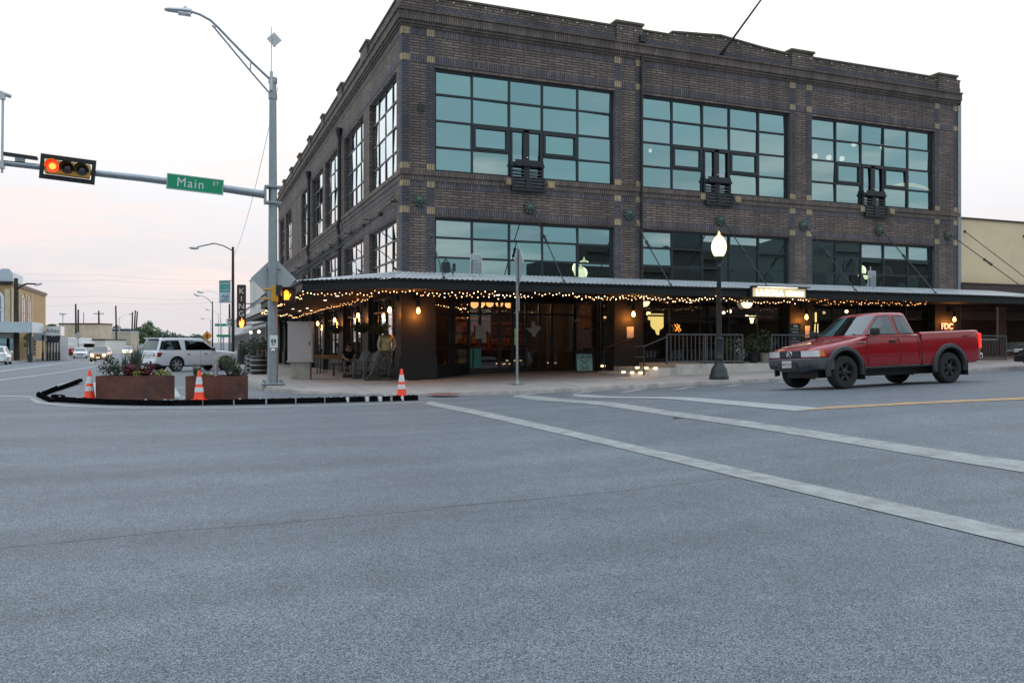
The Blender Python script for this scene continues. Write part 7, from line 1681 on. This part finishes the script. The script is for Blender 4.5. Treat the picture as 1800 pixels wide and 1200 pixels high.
def street_light(lb, u, vb, vt, d, hu, hv, m="dark_plastic", r=.09, banner=False, wood=False):
    b = at(u, vb, d); tp = at(u - (1.5 if wood else 0), vt, d); b.z = S(b.x, b.y) - .02 if b.x > 0 else G(b.x, b.y) - .1
    t = thing("street_light", lb, "street light", b, group="tall street lights along the left street"); mb = MB(); mb.path([b, tp], [r * 1.3, r * .85], 8); mb.build("pole", m, t, smooth=50, world=True)
    h = at(hu, hv, d); mb = MB(); q = tp + Vector((0, 0, -.35)) if not wood else b.lerp(tp, .86); s_ = (h - q); mid = q + s_ * .5 + Vector((0, 0, abs(s_.length) * .16))
    mb.path([q, q.lerp(mid, .5) + Vector((0, 0, .12)), mid, h + Vector((0, 0, .05))], [r * .45] * 3 + [r * .4], 6); mb.build("arm", m, t, smooth=50, world=True)
    mb = MB(); dr = s_.normalized(); mb.path([h - dr * .35, h - dr * .1, h + dr * .30, h + dr * .55], [.06, .13, .15, .05], 8); mb.build("lamp_head", "aluminium", t, smooth=50, world=True)
    return t, b, tp
t, b, tp = street_light("nearest tall street light, carrying the teal banner", 409.5, 630, 430, 73, 343, 432, "timber_pole", .12)
tb = thing("street_banner", "teal and pale blue WELCOME banner hanging from the nearest street light", "banner", at(395, 508, 72.8)); d_ = 72.8; k = d_ / FPX
mb = MB(); c = at(395.3, 500.0, d_); mb.box(c, (20 * k, .02, 20 * k), -A); mb.build("upper_cloth", "banner_teal", tb, world=True)
mb = MB(); c = at(395.3, 519.0, d_); mb.box(c, (20 * k, .02, 18 * k), -A); mb.build("lower_cloth", "banner_blue", tb, world=True)
MM = lambda u, v: Matrix.Translation(at(u, v, d_ - .03)) @ Matrix.Rotation(-A, 4, "Z") @ FRONT
text("lettering", "WELCOME", .17, "reflective_white", MM(395.3, 494.5), tb, .004, bold=.004); text("lettering", "to", .13, "reflective_white", MM(395.3, 500.3), tb, .004); text("lettering", "DOWNTOWN", .13, "reflective_white", MM(395.3, 506), tb, .004, bold=.003)
mb = MB(); mb.path([at(389, 519, d_ - .04), at(393, 514, d_ - .04), at(396, 520, d_ - .04), at(400, 515, d_ - .04), at(402, 518, d_ - .04)], .025, 5); mb.path([at(388, 524, d_ - .04), at(402, 522, d_ - .04)], .02, 5); mb.build("script_emblem", "ink", tb, world=True)
mb = MB(); mb.path([at(385, 490, d_), at(408, 489, d_)], .03, 6); mb.path([at(385, 527.5, d_), at(409, 527, d_)], .03, 6); mb.build("bracket", "black_metal", tb, world=True)
street_light("second street light, dark pole under two curved arms", 373.5, 615, 526, 118, 346, 515)
street_light("slim street light beyond the banner with a long arm", 387.5, 616, 512, 108, 353, 509.5, "aluminium", .06)
street_light("far street light with a short pale arm above the orange sign", 384, 612, 547, 170, 365, 540.5, "aluminium", .07)
street_light("farthest street light, tiny beside the dark pole", 370.5, 610, 558, 190, 356, 556, "aluminium", .08)
street_light("street light across the street before the cream shed", 209.5, 609, 554, 190, 229, 548, "aluminium", .08)
street_light("dark timber street light pole before the ornate building", 29.5, 630, 485, 91, 66, 496, "timber_pole", .24, wood=True)
upole("dark pole behind the banner on the right side of the street", 403.5, 620, 530, 92, .13, m="dark_plastic")
# small signs down the street
def sign(name, lb, u, v, d, w, h, m, rot45=False, vb=None, txt=None, cat="sign", pole=True):
    c = at(u, v, d); t = thing(name, lb, cat, (c.x, c.y, G(c.x, c.y))); mb = MB(); M = Matrix.Translation(c) @ Matrix.Rotation(-A, 4, "Z")
    mb.box(c, (w, .02, h), m=M @ (Matrix.Rotation(R(45), 4, "Y") if rot45 else Matrix.Identity(4))); mb.build("panel", m, t, world=True)
    if pole: mb = MB(); mb.path([(c.x, c.y + .06, G(c.x, c.y) - .05), (c.x, c.y + .06, c.z + h * .5)], .05, 6); mb.build("post", "galvanized", t, world=True)
    for s_, sz_, dx, dz, mm in txt or (): text("lettering", s_, sz_, mm, M @ Matrix.Translation((dx, -.02, dz)) @ FRONT, t, .004, bold=.004)
    return t, M
t, M = sign("warning_sign", "orange diamond pedestrian warning sign far down the street", 364, 586, 105, .92, .92, "orange_sign", True); mb = MB(); mb.sphere(M @ Vector((0, -.02, .25)), .09, 8, 6, (1, .3, 1)); mb.path([M @ Vector((0, -.02, .14)), M @ Vector((.02, -.02, -.1)), M @ Vector((-.14, -.02, -.36))], .06, 6); mb.path([M @ Vector((.02, -.02, -.1)), M @ Vector((.16, -.02, -.34))], .05, 6); mb.path([M @ Vector((-.2, -.02, -.02)), M @ Vector((0, -.02, .1)), M @ Vector((.2, -.02, -.02))], .045, 6); mb.build("walking_figure", "ink", t, world=True)
mb = MB(); mb.box(M @ Vector((0, -.01, -.95)), (.7, .03, .4), -A); mb.build("arrow_plate", "neon_yellow" if False else "signal_yellow", t, world=True)
sign("speed_sign", "white speed limit 30 sign beside the nearest street light", 403.5, 563, 80, .62, .80, "reflective_white", txt=[("SPEED", .14, 0, .27, "ink"), ("LIMIT", .14, 0, .13, "ink"), ("30", .40, 0, -.16, "ink")])
sign("street_sign", "small green street name sign below the speed sign", 393, 586, 76, 1.3, .22, "sign_green"); sign("street_sign", "faint green street name sign left of the speed sign", 390, 567, 112, 1.9, .35, "sign_green", pole=True)
sign("warning_sign", "grey diamond sign seen from behind before the black posts", 49, 590, 96, .85, .85, "sign_back", True); sign("traffic_sign", "grey square sign seen from behind under the grey diamond", 48.5, 602, 96.2, .85, .5, "sign_back")
sign("lamp_board", "dark flat board above the grey diamond sign", 47, 577.5, 97, .7, .18, "dark_plastic"); sign("traffic_sign", "white road sign far up the street left of the white sedan", 137, 586, 130, .9, .9, "sign_back", True)
t = thing("flower_tub", "round brown flower tub on the far left pavement edge", "planter", at(421, 628, 60)); mb = MB(); mb.lathe([(.3, -.2), (.38, .3)], n=12); mb.build("tub", "dark_wood", t); mb = MB(); leaves(mb, (0, 0, .4), .4, 80, .06, (1, 1, .6)); mb.build("foliage", "leaf_lime", t, recalc=False)
# overhead wires
def wire(lb, pts, r=.012):
    t = thing("overhead_wire", lb, "wire", pts[0], group="overhead wires across the left sky"); mb = MB(); P = [Vector(p) for p in pts]; L = []
    for a, b in zip(P, P[1:]):
        for i in range(13): s_ = i / 12; L.append(a.lerp(b, s_) - Vector((0, 0, (b - a).length * .02 * 4 * s_ * (1 - s_))))
    mb.path(L, r, 5); mb.build("cable", mat("wire_grey", (.30, .30, .32), .6), t, world=True)
wire("thin slack wire from the roof to the nearest street light", [at(488, 150, 32), at(411, 445, 73)], .012)
for k, (v0, v1) in enumerate(((470, 488), (484, 492), (512, 520), (532, 524))): wire(("topmost", "second", "third", "lowest")[k] + " of the wires crossing the street far off", [at(-40, v0, 120), at(180, (v0 + v1) / 2, 125), at(420, v1, 130)], .010)
# buildings across the road, seen in the window reflections
def across(name, lb, x0, x1, y, h, m, trim, arches=0, z0=0):
    t = thing(name, lb, "building", ((x0 + x1) / 2, y, z0), group="buildings across the road mirrored in the windows"); mb = MB(); mb.span(x0, x1, y - 14, y, z0, h); mb.build("wall", m, t, world=True)
    mb = MB(); mb.span(x0, x1, y, y + .35, h - .7, h + .15); mb.prism([(x0 + (x1 - x0) * .3, y + .02, h + .15), ((x0 + x1) / 2, y + .02, h + 1.1), (x0 + (x1 - x0) * .7, y + .02, h + .15)], (0, .3, 0)); mb.build("cornice", trim, t, world=True)
    n = max(2, int((x1 - x0) / 3.2))
    for i in range(n):
        x = x0 + (x1 - x0) * (i + .5) / n; mb = MB(); z = h * .52; k = 10; w = .75
        mb.prism([(x - w, y + .01, z)] + [(x - w * math.cos(math.pi * j / k), y + .01, z + 1.7 + w * math.sin(math.pi * j / k)) for j in range(k + 1)] + [(x + w, y + .01, z)], (0, .08, 0)); f = mb.build("window", trim, t, world=True)
        mb = MB(); w = .58; mb.face([(x - w, y + .10, z + .1)] + [(x - w * math.cos(math.pi * j / k), y + .10, z + 1.7 + w * math.sin(math.pi * j / k)) for j in range(k + 1)] + [(x + w, y + .10, z + .1)]); mb.build("pane", "dark_plastic", f, world=True)
    mb = MB(); mb.span(x0 + .3, x1 - .3, y, y + 2.6, z0 + 3.0, z0 + 3.3); mb.build("canopy", "dark_plastic", t, world=True)
across("brick_store", "dark brick store across the road, nearest the corner", 30, 44, -9, 8.6, "across_brick", "across_brick")
across("stone_store", "pale stone store with arched windows across the road", 44.2, 60, -9, 10.4, "across_stone", "across_stone", z0=.3)
across("brick_store", "long dark brick store across the road, farther right", 60.2, 92, -9, 9.2, "across_brick", "across_stone", z0=.6)
bpy.context.view_layer.update()
